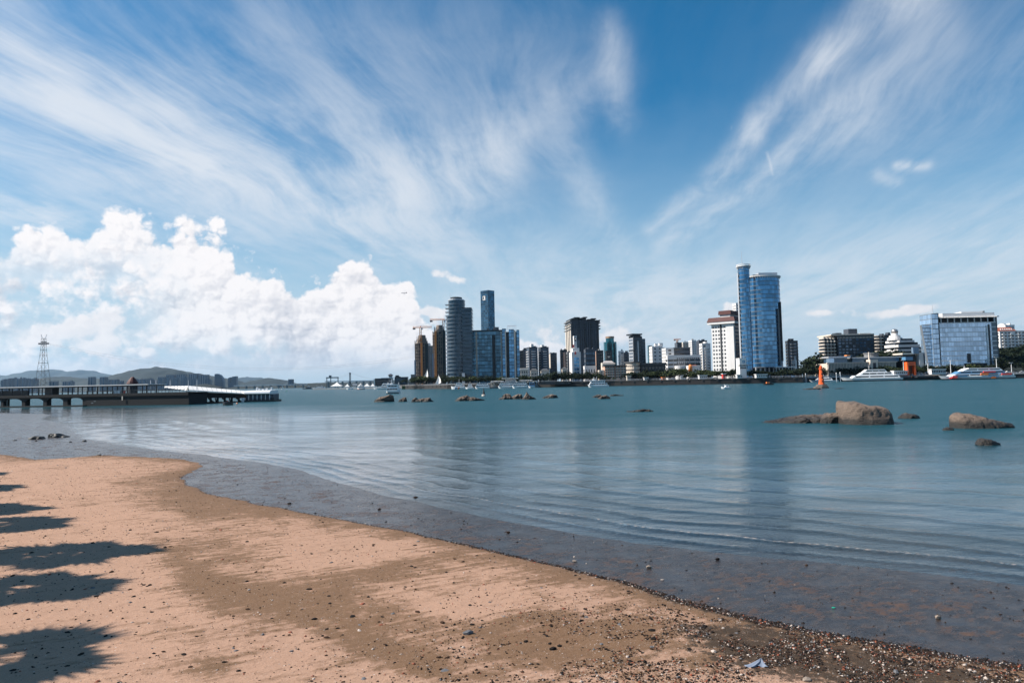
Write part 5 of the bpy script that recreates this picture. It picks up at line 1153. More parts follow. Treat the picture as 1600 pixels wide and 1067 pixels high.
boat('excursion_ferry', 'white ferry with red, orange and blue panels moored at the pale quay', 1466, 1573, 592.6, 2.3, [(.12, .98, 2.2, 4.2, .9, 4, .5, 4), (.2, .88, 4.2, 6.4, .8, 4, 2, 4, BOATB), (.3, .84, 6.4, 8.2, .72, 3, 2, 3), (.38, .8, 8.2, 8.7, .74, .3, .3)], th=-6, keel=BOATD, mast=[(.36, 8.2, 11)], B=11, bow=.3,
     stripe=[(.13, .2, 1.1, 3.0, BOATR), (.19, .34, 2.2, 3.3, BOATB), (.52, .62, 3.2, 4.6, BOATO), (.62, .76, 1.6, 2.6, BOATB), (.66, .72, .6, 2.1, BOATO), (.8, .93, 3.0, 4.2, BOATR), (.56, .72, 5.0, 6.0, BOATR)])
boat('barge', 'long dark pontoon barge with an orange fender between yacht and ferry', 1400, 1470, 594, 2.2, [(.05, .3, 2.2, 4.2, .5, 0, 0, 2, SLATE), (.42, .75, 2.2, 3.4, .8, 0, 0, None, DGREY), (.28, .34, 2.2, 3.6, .3, 0, 0, None, BOATO)], hullm=BOATD, B=9, bow=.08, sheer=0, D=559)
boat('harbour_ferry', 'white double-deck ferry approaching bow-on before the dark glass building', 603, 624.5, 614.8, 1.6, [(.06, .96, 1.6, 3.2, .95, .5, .3, 4), (.1, .93, 3.2, 4.9, .9, .6, .4, 3), (.08, .95, 4.9, 5.2, .96, 0, 0), (.3, .5, 5.2, 6.0, .5, .4, .2, 1)], th=0, keel=BOATD, B=6.2, mast=[(.4, 6.0, 8.4), (.12, 5.2, 6.6), (.9, 5.2, 6.6)], bow=.16, sheer=.2)
boat('patrol_boat', 'white patrol boat with a blue and an orange band, moored below the banded high-rise', 704.5, 727, 607.3, 1.9, [(.24, .95, 1.9, 3.6, .8, 1, .5, 3), (.34, .8, 3.6, 5.3, .7, 1, .5, 3), (.36, .7, 5.3, 5.7, .74, 0, 0)], th=0, mast=[(.56, 5.6, 9)], B=5.5, D=600, stripe=[(.25, .34, -.2, 1.8, BOATB), (.46, .55, -.2, 1.8, BOATO)])
boat('launch', 'small white launch between the patrol boat and the ferries', 727, 741, 606.5, 1.2, [(.2, .8, 1.2, 2.8, .8, .8, .4, 2), (.3, .7, 2.8, 4.4, .6, .5, .3, 2)], B=3.4, D=590, mast=[(.5, 4.4, 6.2)])
boat('harbour_ferry', 'white ferry with dark window rows left of the landing roofs', 742, 765, 606.3, 1.5, [(.05, .95, 1.5, 3.2, .92, .5, .4, 5), (.12, .9, 3.2, 4.8, .85, .6, .4, 4)], B=5, D=588, mast=[(.3, 4.8, 6)])
boat('harbour_ferry', 'long white ferry under the canopies of the landing', 778, 803, 606, 1.6, [(.05, .97, 1.6, 3.3, .92, .5, .4, 6), (.1, .92, 3.3, 5.0, .88, .6, .4, 6)], B=6, D=578, mast=[(.2, 5, 6.6)])
boat('harbour_ferry', 'second long white ferry with brown windows at the landing end', 800, 825, 605.8, 1.6, [(.05, .97, 1.6, 3.3, .92, .5, .4, 7), (.08, .9, 3.3, 4.8, .88, .6, .4, 5)], B=6, D=568, mast=[(.25, 4.8, 6.4)])
boat('blue_work_boat', 'boxy blue work boat at the end of the ferry landing', 825.5, 836, 605.5, 1.3, [(.1, .95, 1.3, 4.6, .85, .2, .2, 2, BOATB)], B=4.5, D=580)
boat('cruise_boat', 'white double-deck cruise boat passing below the pink hotel', 918, 951, 604.8, 1.5, [(.06, .93, 1.5, 3.1, .9, .8, .3, 6), (.12, .82, 3.1, 4.8, .85, .8, .3, 6), (.1, .84, 4.8, 5.1, .9, 0, 0), (.24, .36, 5.1, 6.6, .5, .5, .2, 1)], B=4.6, mast=[(.42, 5.1, 8.2), (.3, 6.4, 8)], th=0)
boat('speedboat', 'small white speedboat with a canopy in open water', 1126, 1141, 607.2, .7, [(.35, .8, .7, 1.6, .7, .8, .3, 1), (.38, .72, 1.7, 1.85, .75, 0, 0)], B=2.2)
boat('fishing_boat', 'low dark boat with an orange hold below the quay wall', 1192, 1208, 601.4, .9, [(.3, .62, .9, 1.9, .7, .2, .2, None, BOATO), (.62, .82, .9, 2.0, .5, .2, .2, None, DGREY)], hullm=BOATD, B=2.2)
boat('fishing_boat', 'small black boat drifting in front of the pontoon gangway', 347.5, 363.5, 633, .75, [(.3, .7, .7, 1.15, .6, .1, .1, None, DGREY), (.48, .56, 1.15, 1.4, .2, 0, 0, None, BOATR)], hullm=BOATD, B=1.2)
boat('motor_yacht', 'white yacht at the outer end of the marina', 488, 511, 607.6, 1.6, [(.25, .85, 1.6, 3.6, .8, 1.5, .8, 2), (.35, .7, 3.6, 5, .6, 1, .6, 1)], B=5, mast=[(.3, 5, 7.6), (.62, 5, 8)])
boat('work_boat', 'dark and white work boat tied at the marina entrance', 472, 489, 607.8, 1.4, [(.35, .85, 1.4, 3.6, .7, .6, .3, 2, SLATE), (.5, .7, 3.6, 5.2, .5, .3, .2, 1)], hullm=BOATD, B=5, mast=[(.6, 5.2, 8.5)])
boat('motor_yacht', 'long sleek white yacht in front of the dark marina hall', 583, 613, 607.2, 1.7, [(.3, .98, 1.7, 3.8, .85, 3.5, .6, 3), (.42, .92, 3.8, 5.8, .75, 2.5, 1, 2), (.48, .86, 5.8, 7.4, .6, 2, 1, 1)], B=6.5, bow=.4, D=800)
boat('motor_yacht', 'white boat with an orange lower hull among the marquees', 558, 570, 608, 1.8, [(.2, .9, 1.8, 3.9, .8, .8, .3, 2), (.3, .8, 3.9, 5.6, .6, .6, .3, 1)], B=4.5, keel=BOATO, mast=[(.4, 5.6, 8.6)], D=850)
boat('motor_yacht', 'small white yacht under the bridge tower', 541, 552, 607.8, 1.4, [(.25, .85, 1.4, 3.2, .7, .8, .3, 2)], B=3.6, mast=[(.5, 3.2, 7)], D=900)
b_, L, B = boat('sailing_boat', 'tiny white sailing boat far out by the wooded shore', 439.5, 443.5, 607.4, .8, [(.3, .6, .8, 1.4, .5, .2, .2)], D=1500, B=1.6, mast=[(.4, .8, 9)])
sm_ = MB(); sm_.quad((L * .42, -.03, 1.4), (L * .95, -.03, 1.6), (L * .43, -.03, 8.8)).quad((L * .42, .03, 1.4), (L * .43, .03, 8.8), (L * .95, .03, 1.6)).build('mainsail', CANVAS, b_)
# buoys
def buoy(label, px, yb, ytop, w, m, fm=BOATW):
    D = dist_for(px, yb); h = zat(px, ytop, D); r_ = thing('navigation_buoy', label, 'buoy', at(px, D, 0)); w = w * D / 1067 / 2
    MB().lathe(0, 0, [(w * .7, -.3), (w, .0), (w, h * .14), (w * .8, h * .2)], 12).build('float', fm, r_); MB().lathe(0, 0, [(w * .62, h * .2), (w * .45, h * .5), (w * .2, h * .8), (w * .24, h * .82), (w * .24, h * .9), (.02, h)], 10).build('tower', m, r_)
buoy('dark conical buoy on a white float before the glass slab', 755.5, 618.8, 606, 6.5, BOATD, CREAM); buoy('small black buoy near the pontoon', 427.5, 614.6, 609.8, 6, BOATD, BOATD); buoy('tiny green buoy off the wooded shore', 448, 611.8, 608.5, 1.6, mat('buoy_green', (.02, .22, .14), .5), mat('buoy_green', (.02, .22, .14), .5))
o = MB().lathe(0, 0, [(.05, -.1), (.28, .02), (.3, .15), (.2, .3), (.04, .36)], 8).build('mooring_float', BOATO); o.location = ground(370.5, 631); tag(o, 'tiny orange mooring float beside the small black boat', 'float')

# ------------------------------------------------------------------ orange beacon on its islet
def beacon():
    D = dist_for(1280, 606.6); p = at(1281.5, D, 0); z1 = zat(1283, 600.5, D); r_ = thing('harbour_beacon', 'bright orange tapered beacon tower on a stone plinth in the water', 'beacon', p)
    MB().prism(ellipse(.3, 0, 3.4, 2.4, 7), -.6, z1 * .45, ellipse(.3, 0, 3.0, 2.1, 7)).build('lower_plinth', mat('islet_stone', (.12, .10, .085), .9, var=.3), r_); MB().prism(ellipse(.5, 0, 2.5, 1.9, 7), z1 * .45, z1, ellipse(.5, 0, 2.0, 1.5, 7)).build('upper_plinth', mat('islet_stone', (.12, .10, .085), .9), r_)
    zt = zat(1281, 577.5, D); MB().lathe(.45, 0, [(1.25, z1), (1.1, z1 + .9), (.62, zt)], 8).build('tower', ORANGE, r_)
    MB().lathe(.45, 0, [(.62, zt + .01), (.95, zt + .25), (.95, zt + .45), (.42, zt + .46)], 12).build('gallery', ORANGE, r_); MB().lathe(.45, 0, [(.5, zt + .47), (.5, zt + 1.25), (.62, zt + 1.27), (.1, zt + 1.6), (.06, zt + 1.9)], 10).build('lantern', ORANGE, r_)
    for i in range(3): MB().box(.2, .7, -1.22 + i * .2, -.9 + i * .2, z1 + 1 + i * 1.5, z1 + 1.5 + i * 1.5).build('window', DARK, r_)
beacon()
# orange portal and quay furniture
def portal():
    p = at(1418.5, 562, LAND_Z - .5); r_ = thing('orange_portal', 'bright orange boxy portal standing on the quay behind the barge', 'portal', p); w = at(1432, 562).x - p.x; h = zat(1425, 565.5, 562) - p.z; hb = zat(1425, 571, 562) - p.z
    MB().box(0, w, 0, 4, hb, h).build('lintel', ORANGE, r_); MB().prism([(-.2, 0), (w * .2, 0), (w * .2, 4), (-.2, 4)], 0, hb, [(0, 0), (w * .16, 0), (w * .16, 4), (0, 4)]).build('pillar', ORANGE, r_); MB().box(w * .82, w, 0, 4, 0, hb).build('pillar', ORANGE, r_)
    for i in range(4): MB().box(w * (.24 + .15 * i), w * (.33 + .15 * i), -.1, -.02, hb + 1.1, hb + 2.0).build('letter_panel', REDR, r_)
    MB().box(w * .2, w * .81, 3.4, 3.8, 0, hb).build('back_screen', mat('rust_screen', (.20, .07, .03), .8), r_)
portal()
def lamp(label, px, D, ytop, z=LAND_Z):
    r_ = thing('street_lamp', label, 'lamp post', at(px, D, z), 0, 'lamp posts on the far promenade'); h = zat(px, ytop, D) - z
    MB().tube([(0, 0, 0), (0, 0, h)], .28, 6, .16).build('pole', BOATW, r_); MB().box(-1.6, 1.6, -.25, .25, h, h + .3).build('lamp_head', BOATW, r_)
for px, yt, lab in ((1412.5, 563, 'white lamp post left of the orange portal'), (1450.5, 566, 'white lamp post right of the orange portal'), (1486, 560, 'white lamp post before the left half of the glass block'), (1558, 558, 'white lamp post before the right end of the glass block'), (1581, 567, 'white lamp post below the wooded slope')): lamp(lab, px, 575, yt)
for px, yt, lab in ((1254, 585, 'outer grey mooring pile of the pair at the end of the quay wall'), (1259, 584, 'inner grey mooring pile of the pair at the end of the quay wall'), (1307, 583, 'grey mooring pile just right of the small yacht'), (1313, 582, 'grey mooring pile by the bow of the large white yacht')):
    r_ = thing('mooring_post', lab, 'post', at(px, 560, 0), 0, 'mooring piles in the dock'); MB().tube([(0, 0, -3), (0, 0, zat(px, yt, 560))], .35, 6).build('shaft', STEEL, r_); MB().lathe(0, 0, [(.45, zat(px, yt, 560) - .5), (.45, zat(px, yt, 560)), (.05, zat(px, yt, 560) + .4)], 6).build('collar', BOATW, r_)
def quay_shed(label, xl, xr, y0, y1, D, m, rm, n=6, name='quay_shed', z=None):
    z = LAND_Z if z is None else z; p = at(xl, D, z); r_ = thing(name, label, 'shed', p); w = at(xr, D).x - p.x; h = zat(xl, y0, D) - z
    MB().box(0, w, 0, 4, 0, h).build('wall', m, r_); MB().box(-.4, w + .4, -.8, 4.6, h, h + .5).build('roof', rm, r_); wm = MB()
    for i in range(n): wm.box(w * (i + .2) / n, w * (i + .8) / n, -.08, -.02, h * .35, h * .8)
    wm.build('window', PANE, r_, 'stuff')
quay_shed('long low white shed on the quay right of the orange portal', 1456, 1478, 577.5, 582, 556, WHITE, WHITE, 8); quay_shed('white railing shed on the quay left of the orange portal', 1397, 1418, 580, 583, 560, WHITE, WHITE, 7)
quay_shed('white kiosk with a flat roof below the slim round tower', 1152, 1160, 586, 590, 556, WHITE, WHITE, 3, 'kiosk'); quay_shed('long white waiting shelter below the curved blue tower', 1182, 1199, 585.5, 589, 552, WHITE, WHITE, 5, 'kiosk'); quay_shed('red and white stall among the trees below the red-capped tower', 1130, 1134, 584.5, 589, 560, BOATR, WHITE, 2, 'kiosk'); quay_shed('white stall beside the yellow-green bushes', 1093, 1105, 587, 590, 566, WHITE, WHITE, 4, 'kiosk')
quay_shed('tiny orange stall under the dark hotel trees', 1035, 1039, 590, 593, 578, BOATO, BOATO, 1, 'kiosk'); quay_shed('small white stall in the shade before the curved hotel wing', 1007, 1013, 590.5, 593, 580, WHITE, WHITE, 2, 'kiosk'); quay_shed('white gateposted kiosk at the foot of the pink hotel', 980, 986, 588, 594, 588, CREAM, CREAM, 2, 'kiosk')
# people and cars as the photo shows them: dots on the promenade
CARP = [mat('car_paint_white', (.7, .7, .7), .35), mat('car_paint_dark', (.05, .055, .06), .35), mat('car_paint_silver', (.35, .36, .38), .35, metal=.4)]
def car_mesh(m):
    body = slab(MB(), 0, 4.4, .88, .28, .85, .1, .1); slab(body, .9, 3.9, .74, .852, 1.42, .7, .5); return body
for i in range(26):
    px = 1012 + i * 20 + rs.uniform(-7, 7) if i < 12 else 1442 + (i - 12) * 11.5 + rs.uniform(-4, 4); D = 578 + rs.uniform(0, 2) if i < 12 else 572 + rs.uniform(0, 3)
    r_ = thing('parked_car', ORD[i] + ' parked car from the left on the tree-lined promenade' if i < 12 else ORD[i - 12] + ' small parked car from the left on the quay road below the glass block', 'car', at(px, D, LAND_Z), 0, 'cars on the far waterfront road'); m = rs.choice(CARP); car_mesh(m).build('body', m, r_)
    slab(MB(), 1.3, 3.6, .76, .9, 1.3, .5, .35).build('window', PANE, r_)
    for wx_ in (.85, 3.5): MB().prism([(wx_ + .33 * math.cos(a), .33 + .33 * math.sin(a)) for a in [k * .785 for k in range(8)]], -.9, .9).build('wheel', BOATD, r_).rotation_euler = (R(90), 0, 0)

# ------------------------------------------------------------------ ferry landing, sails, marina
def landing():
    D = 594; p = at(764, D, 0); r_ = thing('ferry_landing', 'white ferry terminal with stacked flat and curved canopy roofs', 'terminal', p); kx = lambda px: at(px, D).x - p.x; Z = lambda y: zat(800, y, D)
    MB().box(kx(764), kx(842), -2, 12, -3, 1.4).build('pontoon', GREY, r_); MB().box(kx(790), kx(806), 4, 12, 1.4, Z(592.5)).build('hall', PANEB, r_)
    for i in range(18): MB().box(kx(790) + (kx(806) - kx(790)) * i / 17 - .12, kx(790) + (kx(806) - kx(790)) * i / 17 + .12, 3.8, 3.98, 1.4, Z(592.5)).build('mullion', BOATW, r_)
    for x0, x1, y0, y1 in ((784, 810, 591.6, 590.4), (767, 787, 595.6, 594.6), (811, 832, 595, 594)): MB().box(kx(x0), kx(x1), -1 if x0 == 784 else 1, 12, Z(y0), Z(y1)).build('flat_roof', WHITE, r_)
    for i in range(9):
        a, e = kx(764 + i * 8.4), kx(772 + i * 8.4); V = [(a + (e - a) * t, Z(600.2) + 2.2 * math.sin(math.pi * min(1, t * .85 + .08))) for t in [k / 8 for k in range(9)]]
        mb = MB(); n = 9; mb.v = [(x, -3, z) for x, z in V] + [(x, 9, z) for x, z in V] + [(x, -3, z - .25) for x, z in V] + [(x, 9, z - .25) for x, z in V]
        mb.f = [(k, k + 1, n + k + 1, n + k) for k in range(8)] + [(2 * n + k, k, k + 1, 2 * n + k + 1)[::-1] for k in range(8)] + [(2 * n + k + 1, 2 * n + k, 3 * n + k, 3 * n + k + 1) for k in range(8)]; mb.build('vault_roof', CANVAS, r_)
        MB().box(a + .3, a + .6, -2.6, -2.3, 1.4, Z(600.2)).build('post', STEEL, r_)
    MB().box(kx(766), kx(840), 9.2, 11.8, 1.4, Z(596.2)).build('upper_hall', WHITE, r_)
    for i in range(16): MB().box(kx(768 + i * 4.5), kx(770.6 + i * 4.5), 9.1, 9.19, Z(599.5), Z(597.6)).build('window', PANE, r_)
landing()
quay_shed('dark jetty shelter with a pale slab roof right of the ferry landing', 842, 892, 597.3, 600, 594, DGREY, QUAYC, 9, 'jetty_shelter', z=2.5)
def sail(label, px, D, base, tipx, tipy, xl, xr, dy):
    z = 3.6; p = at(px, D, z); r_ = thing('tensile_sail', label, 'sail canopy', p); kx = lambda q: at(q, D).x - p.x; T_ = Vector((kx(tipx), 4, zat(tipx, tipy, D) - z)); A_ = Vector((kx(xl), -2, .6)); B_ = Vector((kx(xr), -1, (zat(xr, dy, D) - z))); n = 10; V = []; F = []
    for i in range(n + 1):
        t = i / n; l = A_.lerp(T_, t); l.z = A_.z + (T_.z - A_.z) * t ** 1.9; q = B_.lerp(T_, t); q.x += .8 * math.sin(math.pi * t)
        for j in range(6): s_ = j / 5; v = l.lerp(q, s_); v.y += 3.2 * math.sin(math.pi * s_) * (1 - t); v.z -= .8 * math.sin(math.pi * s_) * (1 - t); V.append(v)
    for i in range(n):
        for j in range(5): a = i * 6 + j; F.append((a, a + 1, a + 7, a + 6))
    mb = MB(); mb.v = [tuple(v) for v in V] + [(v.x, v.y + .1, v.z) for v in V]; k = len(V); mb.f = F + [tuple(k + q for q in reversed(f)) for f in F]; mb.build('membrane', CANVAS, r_, sm=True)
    MB().tube([(T_.x + .4, 4.2, 0), (T_.x, 4.1, T_.z + 1)], .28, 6, .15).build('mast', STEEL, r_); MB().tube([(B_.x, -1, 0), (B_.x, -1, B_.z)], .2, 5).build('strut', STEEL, r_); MB().tube([(A_.x, -2, 0), (A_.x, -2, .6)], .2, 5).build('foot', STEEL, r_)
sail('large white curved sail canopy below the first unfinished tower', 658, 715, 0, 667, 577.5, 649, 668, 595); sail('smaller white sail canopy nearer the banded high-rise', 683, 690, 0, 684.5, 586.5, 677, 689, 597.5)
D_M = 1040
poly_land('marina_quay', [at(488, D_M), at(640, D_M - 90), at(642, D_M + 60), at(490, D_M + 40)], -4, 1.3, GREY, 'structure')
def tent(label, xl, xr, ytop, D=D_M + 8):
    p = at((xl + xr) / 2, D, 1.3); r_ = thing('marquee', label, 'tent', p, 0, 'white marquees at the marina'); w = at(xr, D).x - p.x; h = zat((xl + xr) / 2, ytop, D) - 1.3; e = h * .38
    mb = MB(); prof = [(1.0, e), (.6, e + (h - e) * .28), (.3, e + (h - e) * .58), (.06, h)]; V = []
    for f, z in prof: V += [(-w * f, -w * f * .8, z), (w * f, -w * f * .8, z), (w * f, w * f * .8, z), (-w * f, w * f * .8, z)]
    mb.v = V; mb.f = [(4 * i + j, 4 * i + (j + 1) % 4, 4 * i + 4 + (j + 1) % 4, 4 * i + 4 + j) for i in range(3) for j in range(4)] + [(3, 2, 1, 0), (12, 13, 14, 15)]; mb.build('canopy', CANVAS, r_)
    MB().box(-w, w, -.8 * w, -.8 * w + .2, e - 1, e).build('valance', CANVAS, r_)
    for sx in (-1, 1):
        for sy in (-1, 1): MB().box(sx * w * .95 - .15, sx * w * .95 + .15, sy * w * .75 - .15, sy * w * .75 + .15, 0, e).build('post', STEEL, r_)
for xl, xr, yt, lab in ((518, 535, 597, 'largest white marquee at the outer end of the marina'), (539, 546.5, 599.5, 'small white marquee by the bridge tower'), (559, 567.5, 598.5, 'white marquee behind the boat with the orange hull'), (569, 578, 598.8, 'white marquee fourth along the marina'), (579, 586, 599, 'white marquee nearest the dark marina hall')): tent(lab, xl, xr, yt)
b, w, d, h = simple('marina_shed', 'white box-like shed between the marina marquees', 551, 556.5, 600.5, D_M + 15, WHITE, depth=8, gear=0, bay=3); b.done()
b, w, d, h = simple('boat_house', 'dark boat house with a bright end wall behind the sleek yacht', 586, 607, 592.5, 900, DGREY, 'ribbon', depth=20, gear=0); b.body('end_wall', WHITE, -1.5, -.2, 0, 20, 0, h + .5); b.done()
b = Building('control_tower', 'white harbour control tower with a pitched roof behind the marina', 607, 940, 0, z=2); w = b.W(612.5); b.body('shaft', WHITE, .5, w - .5, .5, 6, 0, b.H(588)); b.body('cab', PANE, 0, w, 0, 6.5, b.H(588), b.H(586)); MB().prism([(-.8, -.8), (w + .8, -.8), (w + .8, 7.3), (-.8, 7.3)], b.H(586), b.H(583.8), [(w * .4, 3), (w * .6, 3), (w * .6, 4), (w * .4, 4)]).build('roof', SLATE, b.root); b.body('terrace', WHITE, b.W(595), w + 1, 1, 8, b.H(591.5), b.H(590)); b.body('terrace_wall', CREAM, b.W(596), w, 2, 8, 0, b.H(591.5)); b.done()
b, w, d, h = simple('glass_clubhouse', 'dark blue glass clubhouse on the point behind the white ferry', 614, 637, 590.5, 860, DGREY, 'glass', depth=16, gear=5, m=GLASSD, fh=4, bay=3, xm=616.5); b.done()
b, w, d, h = simple('small_house', 'small grey house left of the large white sail', 642, 648, 586.5, 760, GREY, depth=8, gear=0, bay=2.4); b.done()
b = Building('gantry', 'dark harbour gantry frame at the far end of the marina', 510.5, 1180, 0, z=1); w, h = b.W(528), b.H(591)
for x in (0, w * .35, w): b.body('leg', GREY, x - .6, x + .6, 0, 1.2, 0, h)
b.body('beam', GREY, -1, w + 1, -.3, 1.5, h, h + 2); b.body('cabin', GREY, w * .2, w * .4, -.6, 2, h + 2, h + 5); b.done()

# aeroplane low over the clouds
def aeroplane():
    p = at(633, 4200, zat(633, 458, 4200)); r_ = thing('airliner', 'tiny dark aeroplane low in the sky left of the banded high-rise', 'aeroplane', p, R(8))
    MB().tube([(-17, 0, -.6), (-14, 0, 0), (12, 0, 0), (18, 0, .9)], 1.9, 8, .7).build('fuselage', DGREY, r_)
    for s_ in (-1, 1):
        MB().prism([(-3, s_ * 1.2), (3, s_ * 1.2), (7, s_ * 16), (5, s_ * 16)], -.7, -.2).build('wing', DGREY, r_)
        MB().tube([(-2, s_ * 5.5, -1.4), (2, s_ * 5.5, -1.4)], .9, 6).build('engine', DGREY, r_)
    mb = MB(); mb.box(13, 17, -.25, .25, .8, 6).build('tail_fin', DGREY, r_)
aeroplane()
# ------------------------------------------------------------------ pier
def pier():
    A, Bp = ground(-260, 640.5, 0), ground(295, 632.2, 0); d = (Bp - A); L = d.length; th = math.atan2(d.y, d.x)
    r_ = thing('pier', 'long dark concrete pier on arches with a thin white canopy roof along it', 'pier', A, th); inv = Matrix.Rotation(-th, 3, 'Z')
    def lx(px, y=0.0):                                            # along the pier, from a picture column
        k = at(px, 1).x; c, s = math.cos(th), math.sin(th); ax, ay = A.x - y * s, A.y + y * c
        return (k * ay - ax) / (c - k * s)
    def lz(px, py): p = A + Vector((math.cos(th), math.sin(th), 0)) * lx(px); return zat(px, py, p.y)
    Wd = 9.0; zd = lz(120, 616); zs = lz(120, 621.5); zb = lz(110, 633.2)
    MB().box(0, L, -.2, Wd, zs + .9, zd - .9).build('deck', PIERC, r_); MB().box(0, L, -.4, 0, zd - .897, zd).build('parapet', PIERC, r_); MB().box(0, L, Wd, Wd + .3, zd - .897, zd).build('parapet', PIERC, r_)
    opens = [(-236, -206), (-196, -168), (-158, -130), (-120, -92), (-84, -56), (-46, -24), (-20, 1), (5.5, 34), (39.5, 67.5), (73, 98.5), (105.5, 129)]
    ends = [0] + [v for o in opens for v in (lx(o[0]), lx(o[1]))] + [lx(134)]
    for i in range(0, len(ends) - 1, 2):
        a, e = ends[i], ends[i + 1]
        if e > a + .1: MB().box(a, e, 0, 1.3, -1, zs + .9).build('pillar', PIERC, r_)
    for o in opens:                                              # flat arch heads over each opening
        a, e = lx(o[0]), lx(o[1]); n = 8; V = [(a + (e - a) * i / n, zs - .05 - .75 * (2 * i / n - 1) ** 4) for i in range(n + 1)]
        for y0 in (0,):
            mb = MB(); m_ = n + 1; mb.v = [(x, y0, z) for x, z in V] + [(x, y0, zs + .897) for x, z in V] + [(x, y0 + .6, z) for x, z in V] + [(x, y0 + .6, zs + .897) for x, z in V]
            for i in range(n): mb.f += [(i, i + 1, m_ + i + 1, m_ + i), (2 * m_ + i + 1, 2 * m_ + i, 3 * m_ + i, 3 * m_ + i + 1), (i + 1, i, 2 * m_ + i, 2 * m_ + i + 1)]
            mb.build('arch', PIERC, r_)
        MB().box(e - (e - a) * .22, e - (e - a) * .1, 3.5, 3.9, -1, zs + .9).build('inner_pile', PIERC, r_)
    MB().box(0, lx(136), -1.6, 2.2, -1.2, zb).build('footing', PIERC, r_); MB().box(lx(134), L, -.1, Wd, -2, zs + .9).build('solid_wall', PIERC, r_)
    for px in (143, 147): MB().box(lx(px), lx(px + 3.2), -.14, -.05, lz(px, 630.5 if px == 143 else 627.5), lz(px, 629 if px == 143 else 626.3)).build('painted_gap_light', BAND, r_)  # pale strips on the solid wall: light through small holes, painted
    x1 = lx(233); zr = lz(120, 602.3); MB().box(-2, x1, -.6, Wd - 1, zr - .28, zr).build('canopy_roof', WHITE, r_); MB().box(-2, x1 - .5, 0, Wd - 1.6, zr - .6, zr - .282).build('canopy_beam', DGREY, r_)
    px = -250
    while px < 232:
        MB().box(lx(px) - .12, lx(px) + .12, .3, .55, zd, zr - .6).build('column', DGREY, r_); MB().box(lx(px) - .12, lx(px) + .12, Wd - 2.4, Wd - 2.1, zd, zr - .6).build('column', DGREY, r_); px += 15.7
    rl = MB(); x = 0
    while x < L:
        if x > lx(135): rl.box(x - .05, x + .05, -.3, -.2, zd, zd + .95)
        x += 1.3
    rl.box(lx(135), L, -.3, -.2, zd + .9, zd + 1.0); rl.build('railing', DGREY, r_, 'stuff')
    MB().box(lx(60), lx(72), 2.4, 5, zd, zr - .62).build('stair_house', DGREY, r_); MB().box(lx(-250), lx(30), 3.2, 3.5, zd, zd + 1.6).build('bench_screen', DGREY, r_)
    MB().box(lx(173), lx(185), .9, 2.6, zd - .3, zd + 1.05).build('ticket_kiosk', BOATW, r_); MB().box(lx(191.5), lx(194), .2, .6, zd - 1.2, zd + .9).build('notice_board', BOATR, r_); MB().box(lx(191.9), lx(193.5), -.5, -.42, zd - 2.2, zd - .9).build('hanging_sign', CREAM, r_)
    for px in (221, 229.5, 252, 281, 294.5): MB().tube([(lx(px), 4, zd), (lx(px), 4, lz(px, 594))], .09, 5).build('lamp_pole', STEEL, r_)
    # red roofed pavilion stands on the deck
    q = thing('pavilion', 'small round pavilion with a dark red cone roof behind the pier canopy', 'pavilion', A + Vector((math.cos(th), math.sin(th), 0)) * lx(153) + Vector((-math.sin(th), math.cos(th), 0)) * (Wd + 6)); z0, z1 = lz(153, 600), lz(153, 588.5)
    MB().lathe(0, 0, [(1.9, z0), (1.55, z0 + (z1 - z0) * .35), (.8, z0 + (z1 - z0) * .8), (.4, z0 + (z1 - z0) * .97), (.1, z1)], 12).build('cone_roof', REDR, q); MB().lathe(0, 0, [(1.5, -1), (1.5, z0)], 8).build('wall', DGREY, q); MB().box(-4.2, 4.0, -1, 1, z0 - .5, z0 - .1).build('eaves', DGREY, q)
    # gangway with its ribbed roof down to the pontoon
    P0, P1 = ground(293, 632, 0), ground(384, 628.2, 0); D0, D1 = P0.y + 2, P1.y + 3
    g = thing('covered_gangway', 'sloping covered gangway with a ribbed white roof leading to the pontoon', 'gangway', (0, 0, 0)); Q = lambda px, py, D: at(px, D, zat(px, py, D))
    n = 12
    for i in range(n):
        t0, t1 = i / n, (i + .93) / n
        def top(t): return Q(292 + 92 * t, 602.4 + 8.4 * t, D0 + 4 + (D1 - D0) * t)
        def low(t): return Q(296 + 88 * t, 609 + 5.5 * t, D0 - 1.5 + (D1 - D0) * t)
        a, b_, c, e = top(t0), top(t1), low(t1), low(t0); mb = MB(); up = Vector((0, 0, .15)); mb.quad(e, c, b_, a).quad(e - up, a - up, b_ - up, c - up).quad(e - up, c - up, c, e).build('roof_panel', CANVAS, g)
    for i in range(7):
        t = i / 7; a = Q(257 + 36 * t, 603.4 - .6 * t, 226 + t * 4); b_ = Q(257 + 36 * (t + .9 / 7), 603.4 - .6 * t, 226 + t * 4); c = Q(257 + 36 * (t + .9 / 7), 605.5 + 5 * t, 221); e = Q(257 + 36 * t, 605.5 + 5 * t, 221); mb = MB(); mb.quad(e, c, b_, a).quad(e - Vector((0, 0, .12)), a - Vector((0, 0, .12)), b_ - Vector((0, 0, .12)), c - Vector((0, 0, .12))).build('roof_panel', CANVAS, g)
    mb = MB(); a, b_, c, e = Q(290, 612, D0), Q(384, 616.2, D1), Q(384, 622, D1), Q(290, 621.5, D0); k = Vector((0, 4, 0))
    mb.v = [tuple(v) for v in (a, b_, c, e, a + k, b_ + k, c + k, e + k)]; mb.f = [(0, 1, 2, 3), (7, 6, 5, 4), (0, 4, 5, 1), (3, 2, 6, 7)]; mb.build('side_screen', PIERC, g)
